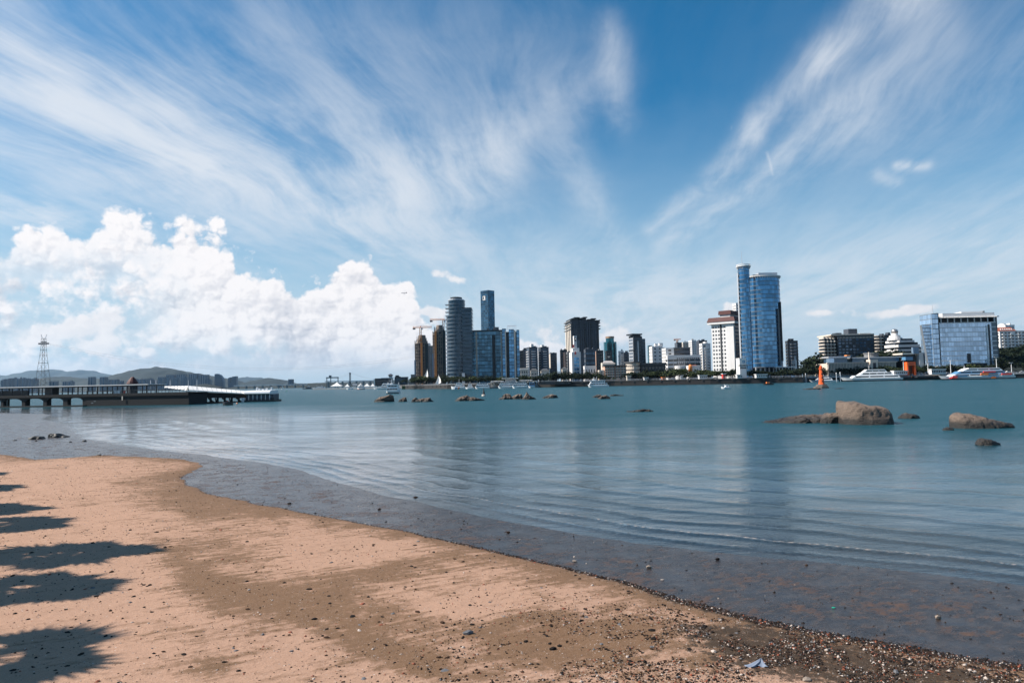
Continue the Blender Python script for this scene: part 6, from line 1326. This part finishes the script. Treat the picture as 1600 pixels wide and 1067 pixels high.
    mb = MB(); a, b_, c, e = Q(290, 628.6, D0), Q(384, 627, D1), Q(384, 628.8, D1), Q(290, 632.5, D0); mb.v = [tuple(v) for v in (a, b_, c, e, a + k, b_ + k, c + k, e + k)]; mb.f = [(0, 1, 2, 3), (7, 6, 5, 4), (0, 4, 5, 1), (3, 2, 6, 7)]; mb.build('lower_boom', PIERC, g)
    tr = MB()
    for i in range(9):
        px = 292 + i * 11; D = D0 + (D1 - D0) * i / 8; tr.tube([Q(px, 622, D), Q(px + 9 if i % 2 else px + 2, 628, D)], .22, 4).tube([Q(px + 4, 621.5, D), Q(px + 4, 628, D)], .4 if i > 2 else .15, 4)
    tr.build('truss', PIERC, g, 'stuff')
    # pontoon
    p = at(381, P1.y, 0); q = thing('pontoon_station', 'floating pontoon with a rounded white roof at the pier end', 'pontoon', p); D = P1.y; kx = lambda px: at(px, D).x - p.x; Z = lambda y: zat(405, y, D)
    MB().box(kx(381.5), kx(427.5), 0, 8, -.4, Z(624.8)).build('float', BOATD, q); MB().box(kx(383), kx(425), 1.2, 7, Z(624.8), Z(616)).build('cabin', SLATE, q); w_ = MB()
    for i in range(6): w_.box(kx(385 + i * 6.6), kx(388.6 + i * 6.6), 1.05, 1.19, Z(622), Z(618))
    w_.build('window', PANEB, q, 'stuff'); MB().box(kx(377), kx(382), .2, 1.2, Z(628), Z(621)).build('white_board', BOATW, q)
    pr = [(0, Z(616)), (-.5, Z(614.5)), (-.3, Z(612)), (.6, Z(610.3)), (7, Z(610)), (8.4, Z(612)), (8.6, Z(615)), (8, Z(616))]; mb = MB(); n = len(pr); a, e = kx(382), kx(422); mb.v = [(a, y, z) for y, z in pr] + [(e, y, z) for y, z in pr]; mb.f = [tuple(reversed(range(n))), tuple(range(n, 2 * n))] + [(i, (i + 1) % n, n + (i + 1) % n, n + i) for i in range(n)]; mb.build('roof', BOATW, q)
    for i in range(6): MB().box(kx(388 + i * 6.5), kx(388.4 + i * 6.5), .1, .35, Z(624.7), Z(616.1)).build('post', BOATW, q)
    for px, y in ((395, 605), (398, 607), (404, 607.5), (410, 606.5), (418, 605)): MB().box(kx(px), kx(px + 1.6), 3, 4, Z(610), Z(y)).build('roof_equipment', BOATW, q)
    for i in range(8): MB().tube([(kx(423 + i * .6), .3, Z(624.8)), (kx(423 + i * .6), .3, Z(621.8))], .07, 4).build('railing_post', DGREY, q)
pier()

# ------------------------------------------------------------------ rocks in the water
def rock_mat():
    m, T = new_mat('sea_granite'); P = pos(T); x, y, z = T.sep(P); n = T.noise(P, 1.4, 7, .65); n2 = T.noise(P, 9., 4, .7); cr = T.noise(T.xyz(x * .6, y * .6, z * 3), 2.2, 5, .7)
    c = T.mix(n, (.075, .052, .040), (.26, .19, .142)); c = T.mix(T.step(n2, .45, .70) * .65, c, (.035, .028, .024)); c = T.mix(T.step(cr, .58, .7) * .5, c, (.045, .036, .03))
    w = T.step(z + (n - .5) * .8, 1.0, .35); c = T.mix(w, c, (.022, .019, .016)); sh = T.step(n2, .56, .7) * T.step(z, .55, .3) * T.step(z, .05, .2); c = T.mix(sh * .6, c, (.20, .15, .10))
    b = T.node('ShaderNodeBsdfPrincipled', Base_Color=c, Roughness=T.mix(w, (.85,) * 3, (.5,) * 3), Normal=bump(T, n2 * .6 + n + cr * .8, 1.0, .2)); return finish(m, T, b)
ROCK = rock_mat()
def rock(label, xl, xr, ybase, prof, depth=.8, power=.6, group=None, seed=0, name='boulder', lean=0.0, z0=0.0, rough=.10, m=None, tilt=0.0):
    """a boulder lofted from its outline: prof = (share of the width, height in picture pixels)"""
    D = ground((xl + xr) / 2, ybase, z0).y; p = at((xl + xr) / 2, D, z0); W = (at(xr, D).x - at(xl, D).x); s = D / 1067.; n, k = 60, 34; V = []
    pt = [(-.5, 0)] + [(t - .5, h) for t, h in prof] + [(.5, 0)]; pt = [q for i, q in enumerate(pt) if i == 0 or q[0] > pt[i - 1][0]]
    g = np.random.default_rng(seed + int(xl)); ox, oy = g.uniform(0, 50, 2); dp = W * depth
    u = np.repeat((-.5 + np.arange(n + 1) / n)[:, None], k + 1, 1); a = np.repeat((math.pi * np.arange(k + 1) / k)[None], n + 1, 0)
    h = np.interp(u, [q[0] for q in pt], [q[1] for q in pt]) * s; e = np.sqrt(np.maximum(.03, 1 - np.abs(2 * u) ** 3.2)); cy_, sz = -np.cos(a), np.maximum(np.sin(a), 0)
    yy = np.sign(cy_) * np.abs(cy_) ** power * dp / 2 * e; zz = h * sz ** power * (1 - tilt * (1 - (cy_ + 1) / 2)); yy = yy + dp / 2 * .9 + lean * zz
    f = fbm(u * W * .9 + ox, yy * .9 + zz * 1.3 + oy, 4) - .5; f2 = fbm(u * W * 3.1 + oy, yy * 3 + zz * 4 + ox, 3) - .5; f2 = f2 - .5 * np.maximum(0, .12 - np.abs(fbm(u * W * .7 + 9 + oy, yy * .8 + zz * 1.1, 3) - .5)) / .12 * .5; am = rough * min(W, 4) * 2.8
    V = np.stack([u * W + f * am * .5, yy + (f + f2 * .4) * am * np.where(cy_ < 0, -1, .6), zz * (1 + f * .35) + f2 * am * .22 * (sz > .1) - .5 * (1 - sz) ** 2 - .25 * (sz < 1e-6)], -1).reshape(-1, 3)
    idx = np.arange((n + 1) * (k + 1)).reshape(n + 1, k + 1); F = np.stack([idx[:-1, :-1], idx[1:, :-1], idx[1:, 1:], idx[:-1, 1:]], -1).reshape(-1, 4)
    me = smooth(mesh_np(name, np.array(V), F)); me.materials.append(m or ROCK); o = link(name, me); o.location = p; return tag(o, label, 'rock', group)
rock('largest boulder, flat-topped and sunlit above a black underside', 1328, 1405, 663.8, [(.02, 22), (.05, 34), (.10, 41), (.3, 40), (.5, 37.5), (.75, 33), (.92, 28), (.98, 19)], 1.0, .30, lean=.2, rough=.03, tilt=.34)
rock('rounded grey boulder pressed against the largest one', 1283, 1331, 661.5, [(.06, 8), (.2, 14), (.45, 16), (.75, 15), (.93, 9)], .55, .6)
rock('long low shelly reef reaching out from the big boulders', 1200, 1326, 661, [(.05, .8), (.2, 3), (.35, 7), (.5, 9.5), (.7, 11.5), (.9, 11.5), (.97, 8)], .6, .8, rough=.13, name='reef')
rock('small pale flat rock just right of the largest boulder', 1405, 1438, 654, [(.1, 4), (.35, 8), (.7, 6), (.9, 3)], .6, .7)
rock('tiny brown rock between the two big boulders', 1471, 1488, 672.5, [(.15, 3), (.5, 5.4), (.85, 3)], .7, .7)
rock('wedge-shaped boulder with a blunt high end and a long low tail', 1499, 1592, 669.5, [(.02, 14), (.06, 25), (.14, 27), (.35, 25.5), (.5, 22), (.7, 16), (.85, 10), (.95, 6)], .6, .45, rough=.04, tilt=.45)
rock('small speckled rock nearest the shore, below the wedge-shaped boulder', 1525, 1564, 696, [(.06, 5), (.25, 10), (.5, 10), (.75, 6), (.95, 2)], .6, .65)
rock('dark boulder with a blunt tall end, first of the far line', 582, 614.5, 628, [(.05, 2.5), (.25, 7), (.55, 8.6), (.8, 11), (.93, 10), (.98, 6)], .6, .55)
rock('small triangular dark rock, second of the far line', 620, 635, 627.6, [(.2, 3), (.55, 6), (.85, 7), (.95, 4)], .7, .6)
rock('low double-humped dark rock, third of the far line', 641, 677, 628, [(.04, 4), (.18, 7), (.3, 4.5), (.6, 5.6), (.78, 5.8), (.93, 2)], .5, .6)
rock('dark jagged rock left of the conical buoy', 709, 757, 626.3, [(.04, 2), (.18, 6), (.4, 8.6), (.52, 5), (.65, 5.6), (.8, 3), (.95, 1.4)], .4, .65)
rock('flat pale lower rock in the cluster right of the buoy', 778, 800, 624, [(.1, 2), (.4, 4.5), (.8, 4.5), (.95, 3)], .6, .6); rock('dark rounded rock resting behind the flat pale one', 783.5, 799, 620.5, [(.08, 2.5), (.4, 5.4), (.75, 5), (.94, 3)], .6, .6)
rock('tall rounded grey rock in the middle of the cluster', 797, 817, 623.6, [(.08, 3), (.3, 5.5), (.6, 8), (.85, 7), (.96, 3.5)], .7, .6); rock('low rock with a knob on top at the right of the cluster', 815, 838, 624, [(.08, 3), (.2, 6), (.32, 11.5), (.44, 10), (.5, 6), (.75, 4.5), (.95, 1)], .6, .65)
rock('single low brown rock right of the cluster', 846, 873, 622, [(.08, 1.4), (.3, 4), (.6, 5.6), (.85, 4.4), (.96, 2)], .6, .6)
rock('dark front rock of the three below the pink hotel', 933, 955, 623.3, [(.08, 2.2), (.35, 5.2), (.65, 5.4), (.92, 2)], .6, .6); rock('pale rock behind the dark one below the pink hotel', 925, 942, 621, [(.1, 1.6), (.4, 4), (.8, 4.6)], .6, .6); rock('thin low rock trailing right below the pink hotel', 952, 975, 618.6, [(.1, 1.6), (.4, 2.8), (.6, 1.6), (.9, .9)], .5, .6)
rock('flat awash rock alone in the middle of the water', 978, 1019, 643.5, [(.1, .8), (.4, 2.2), (.65, 3.6), (.85, 3), (.97, 1)], .4, .7)
rock('thin flat ledge beside the beacon islet', 1256, 1284, 608.6, [(.1, 1), (.4, 2), (.9, 2)], .5, .6); rock('awash ledge to the right of the beacon', 1304, 1320, 607.5, [(.2, .7), (.6, 1.1), (.9, .5)], .5, .6)
MUDR = mat('weedy_rock', (.018, .017, .015), .6, var=.4, bumpy=.05)
for xl, xr, yb, pr, lab in ((40, 66, 686, [(.1, 2), (.4, 4.5), (.8, 3.4)], 'black weedy rock on the mud flat, left of a pair'), (71, 103, 683, [(.05, 3), (.15, 5.5), (.5, 5), (.62, 2), (.95, .7)], 'black weedy rock on the mud flat, right of a pair'), (150, 158, 712.5, [(.2, 2.4), (.8, 2.6)], 'small dark stone at the tip of the dry sand'), (93, 102, 726, [(.2, 2), (.6, 3)], 'brown stone lying on the far dry sand'), (128, 135, 689, [(.2, 1.2), (.7, 1.5)], 'small dark stone near the mud edge'), (20, 27, 688, [(.3, 1.4)], 'tiny dark stone at the left of the mud flat'), (55, 59, 689, [(.3, 1.4)], 'tiny dark stone below the weedy rocks'), (108, 113, 690.5, [(.3, 1.2)], 'tiny dark stone right of the weedy rocks')): rock(lab, xl, xr, yb, pr, .7, .6, z0=.06, m=MUDR, rough=.08)

# ------------------------------------------------------------------ palms beside the beach: they stand left of the frame and throw their shade into it
def palm(label, tip_px, tip_py, h, r, seed):
    g = random.Random(seed); t = ground(tip_px, tip_py, .5); sh = h / math.tan(SUN_EL); cx, cy = t.x - r + math.sin(SUN_AZ) * sh, t.y + math.cos(SUN_AZ) * sh
    z = float(land(np.array([[cx]]), np.array([[cy]]))[0][0, 0]); o = thing('palm_tree', label, 'palm', (cx, cy, z - .1), g.uniform(0, 6), 'palms along the beach')
    MB().tube([(0, 0, 0), (.12, 0, h * .4), (0, .1, h)], .17, 8, .11).build('trunk', BARK, o); mb = MB()
    for i in range(46):
        a = i * 2.39996 + g.uniform(-.2, .2); el = g.uniform(-.7, 1.1); ln = r * g.uniform(.22, .6); base = Vector((0, .1, h)); d = Vector((math.cos(a) * math.cos(el), math.sin(a) * math.cos(el), math.sin(el))); tip = base + d * ln; mb.tube([base, tip], .02, 4)
        up = d.cross(Vector((0, 0, 1))).normalized(); vv = d.cross(up)
        for j in range(13):
            q = (j - 6) / 6 * 1.45; dl = (d * math.cos(q) + up * math.sin(q)).normalized(); l = r * .58 * (1 - .35 * abs(q) / 1.45) * g.uniform(.85, 1.1); s_ = (up * math.cos(q) - d * math.sin(q)) * .085; e = tip + dl * l - Vector((0, 0, .16 * l)); mid = tip + dl * l * .5
            mb.quad(tip, mid - s_ * 1.2, e, mid + s_ * 1.2)
    mb.build('crown', PALML, o)
for i, (px, py, h, r) in enumerate(((140, 1018, 7.2, 1.9), (146, 913, 7.6, 1.7), (200, 858, 7.4, 2.0), (80, 811, 7.8, 1.9), (46, 789, 7.3, 1.8), (14, 758, 7.6, 1.8), (2, 738, 7.4, 1.8))): palm(ORD[i] + ' nearest fan palm whose crown shades the sand', px, py, h, r, 30 + i)

# ------------------------------------------------------------------ stones, shells and grit on the sand
def stone_mesh(seed, sub=1):
    bm = bmesh.new(); bmesh.ops.create_icosphere(bm, subdivisions=sub, radius=1); g = random.Random(seed); sc = (1, g.uniform(.55, .85), g.uniform(.3, .55))
    for v in bm.verts: v.co = Vector((v.co.x * sc[0], v.co.y * sc[1], v.co.z * sc[2])) * g.uniform(.78, 1.15)
    me = bpy.data.meshes.new('stone'); bm.to_mesh(me); bm.free(); return me
PALES = mat('pale_stone', (.24, .19, .15), .85, var=.3, scale=4)
SMAT = [mat('dark_stone', (.018, .015, .014), .9, spec=.12, var=.35, bumpy=.02, scale=3), mat('brown_stone', (.040, .022, .014), .9, spec=.12, var=.3, scale=3), mat('grey_stone', (.11, .11, .115), .75, var=.3, scale=3), mat('brick_fragment', (.22, .06, .028), .85, var=.25, scale=3), mat('shell_white', (.42, .35, .30), .7, var=.15, scale=3)]
PROTO = []
for i in range(7):
    for m in SMAT + [PALES]: me = stone_mesh(100 + i, 1 if i else 2); me.materials.append(m); PROTO.append(me)
def sample_sand(n, lo=9, hi=60):
    """points on the sand in view, evenly over the ground"""
    out = []
    g = np.random.default_rng(3)
    while len(out) < n:
        y = np.sqrt(g.uniform(lo ** 2, hi ** 2, 4000)); x = g.uniform(-.80, .80, 4000) * y; z, dA_, dB_ = land(x[None], y[None]); ok = dA_[0] > .05
        out += list(zip(x[ok], y[ok], z[0][ok], dA_[0][ok]))
    return out[:n]
SP = sample_sand(9000)
r3 = random.Random(9); big = []
def gravel_field(x, y): c = ground(1300, 1040, .2); d = math.hypot((x - c.x) / 5.5, (y - c.y) / 2.6); return math.exp(-d * d)
for x, y, z, da in SP[:4200]:
    s = min(.08, r3.lognormvariate(math.log(.027), .48)); big.append((s / math.hypot(x, y), x, y, z, s))
big.sort(reverse=True)
tone = {0: 'dark', 1: 'brown', 2: 'grey', 3: 'brick-red', 4: 'white shell-like'}
for k, (_, x, y, z, s) in enumerate(big[:285]):
    mi = r3.choices(range(5), (.56, .22, .12, .06, .04))[0]; me = PROTO[r3.randrange(7) * 6 + mi]; o = bpy.data.objects.new('pebble', me); COL.objects.link(o); o.location = (x, y, z - s * .02); o.scale = (s, s, s); o.rotation_euler = (r3.uniform(-.25, .25), r3.uniform(-.25, .25), r3.uniform(0, 6.28))
    gx, gy = int(np.searchsorted(xs, x)), int(np.searchsorted(ys, y)); j = (min(gy, len(ys) - 1), min(gx, len(xs) - 1))
    place = 'beside the wet mud edge' if dA[j] < .7 else 'in the gravelly corner' if grav[j] > .35 else 'by the palm shadows' if x / y < -.52 else 'on the damp brown sand' if damp[j] > .5 else 'on the far dry sand' if y > 24 else 'on the pale dry sand'
    size = 'large' if s > .07 else 'medium' if s > .048 else 'small'
    tag(o, f'{size} {tone[mi]} pebble lying loose {place}', 'pebble', f'{size} {tone[mi]} pebbles {place}')
BIGREST = [(x, y, z, s) for _, x, y, z, s in big[285:]]
def one(label, px, py, w, mi, name='stone', flat=1.0, cat='stone', zz=None, sub=0):
    p = ground(px, py, .15); z = float(land(np.array([[p.x]]), np.array([[p.y]]))[0][0, 0]); p = ground(px, py, z); s = w * p.y / 1067 / 2; o = bpy.data.objects.new(name, PROTO[sub * 6 + mi]); COL.objects.link(o); o.location = (p.x, p.y, z + s * .25 * flat); o.scale = (s, s, s * flat); o.rotation_euler = (.1, 0, .3); return tag(o, label, cat)
one('blue-grey slate stone with a pale end, largest on the middle sand', 731, 990, 17, 2, flat=.9); one('dark oval stone lying on damp sand left of the slate one', 491, 968, 9, 0); one('squarish green-black stone low on the damp sand', 864, 1015, 12, 0, flat=1.1); one('pale block-like stone standing on the wet mud', 1014, 887, 10, 5, flat=1.5, sub=1); one('pale knobbly stone on the mud near the right edge', 1466, 966, 12, 5, flat=1.4, sub=2); one('dark round stone on the mud flat beside a brown patch', 1121, 874, 8, 0); one('cream shell-like stone at the toe of the sand', 898, 877, 9, 5, flat=.7, sub=3); one('flat white stone at the pebbly sand edge', 1035, 906, 7, 4, flat=.6, sub=2); one('grey flat stone on the dry lower sand', 695, 1048, 16, 2, flat=.25, sub=4); one('pinkish rubble lump at the lower edge of the gravel', 1261, 1063, 17, 5, flat=.9, sub=5); one('brown stone lump on the mud ahead of the toe', 649, 778, 8, 1, sub=2); one('brown stone on the mud left of the ripples', 794, 832, 8, 1, sub=3); one('small rounded mud stone near the first ripple', 593, 796, 6, 1, sub=4); one('dark lump where the sand hook meets the mud', 452, 787, 7, 0, sub=5)
GREENP = mat('green_plastic', (.02, .30, .20), .4); me = stone_mesh(900); me.materials.append(GREENP); o = link('plastic_scrap', me); p = ground(1303, 949, .08); o.location = p; o.scale = (.045, .035, .05); tag(o, 'scrap of bright green plastic on the wet mud', 'litter')
def rag():
    p = ground(1187, 1043, .2); z = float(land(np.array([[p.x]]), np.array([[p.y]]))[0][0, 0]); n = 14; V = []; F = []; g = random.Random(4)
    for i in range(n):
        for j in range(n):
            u, v = i / (n - 1), j / (n - 1); a = -1.1 + 2.0 * v; rr = .20 * (1 - u) * (1 + .15 * math.sin(v * 19)); V.append((.06 * u + 1.35 * rr * math.sin(a - .35), -rr * math.cos(a - .35) * (.6 + .3 * math.sin(v * 7)) + .05, .012 + .13 * u ** 1.5 - .03 * math.sin(v * 3.1) * u + .022 * math.sin(v * 21 + u * 2) * (1 - u) + g.uniform(0, .004)))
    for i in range(n - 1):
        for j in range(n - 1): a = i * n + j; F.append((a, a + 1, a + n + 1, a + n))
    me = smooth(mesh_np('rag', np.array(V), np.array(F))); me.transform(Matrix.Scale(.85, 4)); me.materials.append(mat('blue_cloth', (.19, .23, .30), .85, var=.15, scale=6)); o = link('rag', me); o.location = (p.x, p.y, z); o.modifiers.new('cloth', 'SOLIDIFY').thickness = .006; return tag(o, 'crumpled blue-grey rag with a raised corner on the gravel', 'rag')
rag()
def scatter(name, pts, sizes, m, seed, flat=.5, mats=None):
    """many tiny stones in one mesh: eight-sided pieces"""
    g = np.random.default_rng(seed); n = len(pts); base = np.array([(1, 0, 0), (0, 1, 0), (-1, 0, 0), (0, -1, 0), (0, 0, 1), (0, 0, -1)], float); tri = np.array([(0, 1, 4), (1, 2, 4), (2, 3, 4), (3, 0, 4), (1, 0, 5), (2, 1, 5), (3, 2, 5), (0, 3, 5)])
    a = g.uniform(0, 6.28, n); V = base[None] * g.uniform(.6, 1.25, (n, 6, 1)) * np.stack([np.ones(n), g.uniform(.45, .9, n), g.uniform(.3, .8, n) * flat * 2], 1)[:, None]; c, s = np.cos(a)[:, None], np.sin(a)[:, None]
    x, y = V[..., 0] * c - V[..., 1] * s, V[..., 0] * s + V[..., 1] * c; sz = np.asarray(sizes)[:, None]; P = np.asarray(pts); V = np.stack([x * sz + P[:, 0:1], y * sz + P[:, 1:2], V[..., 2] * sz + P[:, 2:3] + .1 * sz], -1)
    F = (tri[None] + (np.arange(n) * 6)[:, None, None]).reshape(-1, 3); me = mesh_np(name, V.reshape(-1, 3), F)
    for q in mats: me.materials.append(q)
    me.polygons.foreach_set('material_index', np.repeat(g.choice(len(mats), n, p=m), 8).astype(np.int32)); return tag(link(name, me), kind='stuff')
scatter('loose_stone_litter', [(x, y, z - s * .2) for x, y, z, s in BIGREST], [s for x, y, z, s in BIGREST], (.58, .24, .07, .07, .04), 4, mats=SMAT)
g9 = np.random.default_rng(21)
P1 = [(x, y, z) for x, y, z, da in sample_sand(24000)]; scatter('small_gravel', P1, np.minimum(.035, g9.lognormal(math.log(.010), .55, len(P1))), (.44, .22, .06, .08, .20), 5, mats=SMAT)
P2 = []
while len(P2) < 21000:                                            # the dense shingle low on the beach
    c = ground(1330, 1030, .2); x = g9.normal(c.x, 3.4, 6000); y = g9.normal(c.y, 1.7, 6000); z, da, db = land(x[None], y[None]); da = da[0]; nn = fbm(x * .9, y * .9, 4); n2 = fbm(x * 4, y * 4, 3); ok = (da > -.15) & (nn * .6 + n2 * .4 > .47) & (y > 8); P2 += list(zip(x[ok], y[ok], z[0][ok]))
scatter('shingle', P2, np.minimum(.05, g9.lognormal(math.log(.014), .5, len(P2))), (.54, .24, .05, .08, .09), 6, mats=SMAT)
P3 = []
while len(P3) < 11000:                                            # pebbly line where sand meets mud
    y = np.sqrt(g9.uniform(81, 40 ** 2, 20000)); x = g9.uniform(-.55, .85, 20000) * y; z, da, db = land(x[None], y[None]); da = da[0]; w = .10 + .16 * np.clip((x + 3) / 9, 0, 1); ok = (np.abs(da + .05) < w * g9.random(20000) ** .5) & (g9.random(20000) < np.clip((x + 9) / 12, .12, 1)); P3 += list(zip(x[ok], y[ok], z[0][ok]))
scatter('edge_shingle', P3, np.minimum(.05, g9.lognormal(math.log(.0135), .5, len(P3))), (.56, .27, .05, .05, .07), 7, mats=SMAT)
P4 = []
while len(P4) < 2600:
    y = np.sqrt(g9.uniform(81, 75 ** 2, 9000)); x = g9.uniform(-.8, .8, 9000) * y; z, da, db = land(x[None], y[None]); ok = (da[0] < -.1) & (db[0] > .1); P4 += list(zip(x[ok], y[ok], z[0][ok]))
scatter('mud_grit', P4, np.minimum(.06, g9.lognormal(math.log(.015), .5, len(P4))), (.62, .3, .03, .01, .04), 8, mats=SMAT)

# ------------------------------------------------------------------ air
hz_m = bpy.data.materials.new('haze'); hz_m.use_nodes = True; T = NT(hz_m.node_tree); T.N.clear()
vol = T.node('ShaderNodeVolumePrincipled', Color=(.48, .74, 1.0, 1), Density=HAZE, Anisotropy=.25); out = T.N.new('ShaderNodeOutputMaterial'); T.L.new(vol.outputs[0], out.inputs['Volume'])
hb = MB().box(-24000, 24000, -2500, 24500, -14, 1150).build('haze', hz_m); tag(hb, 'thin pale sea haze over the strait', kind='stuff')
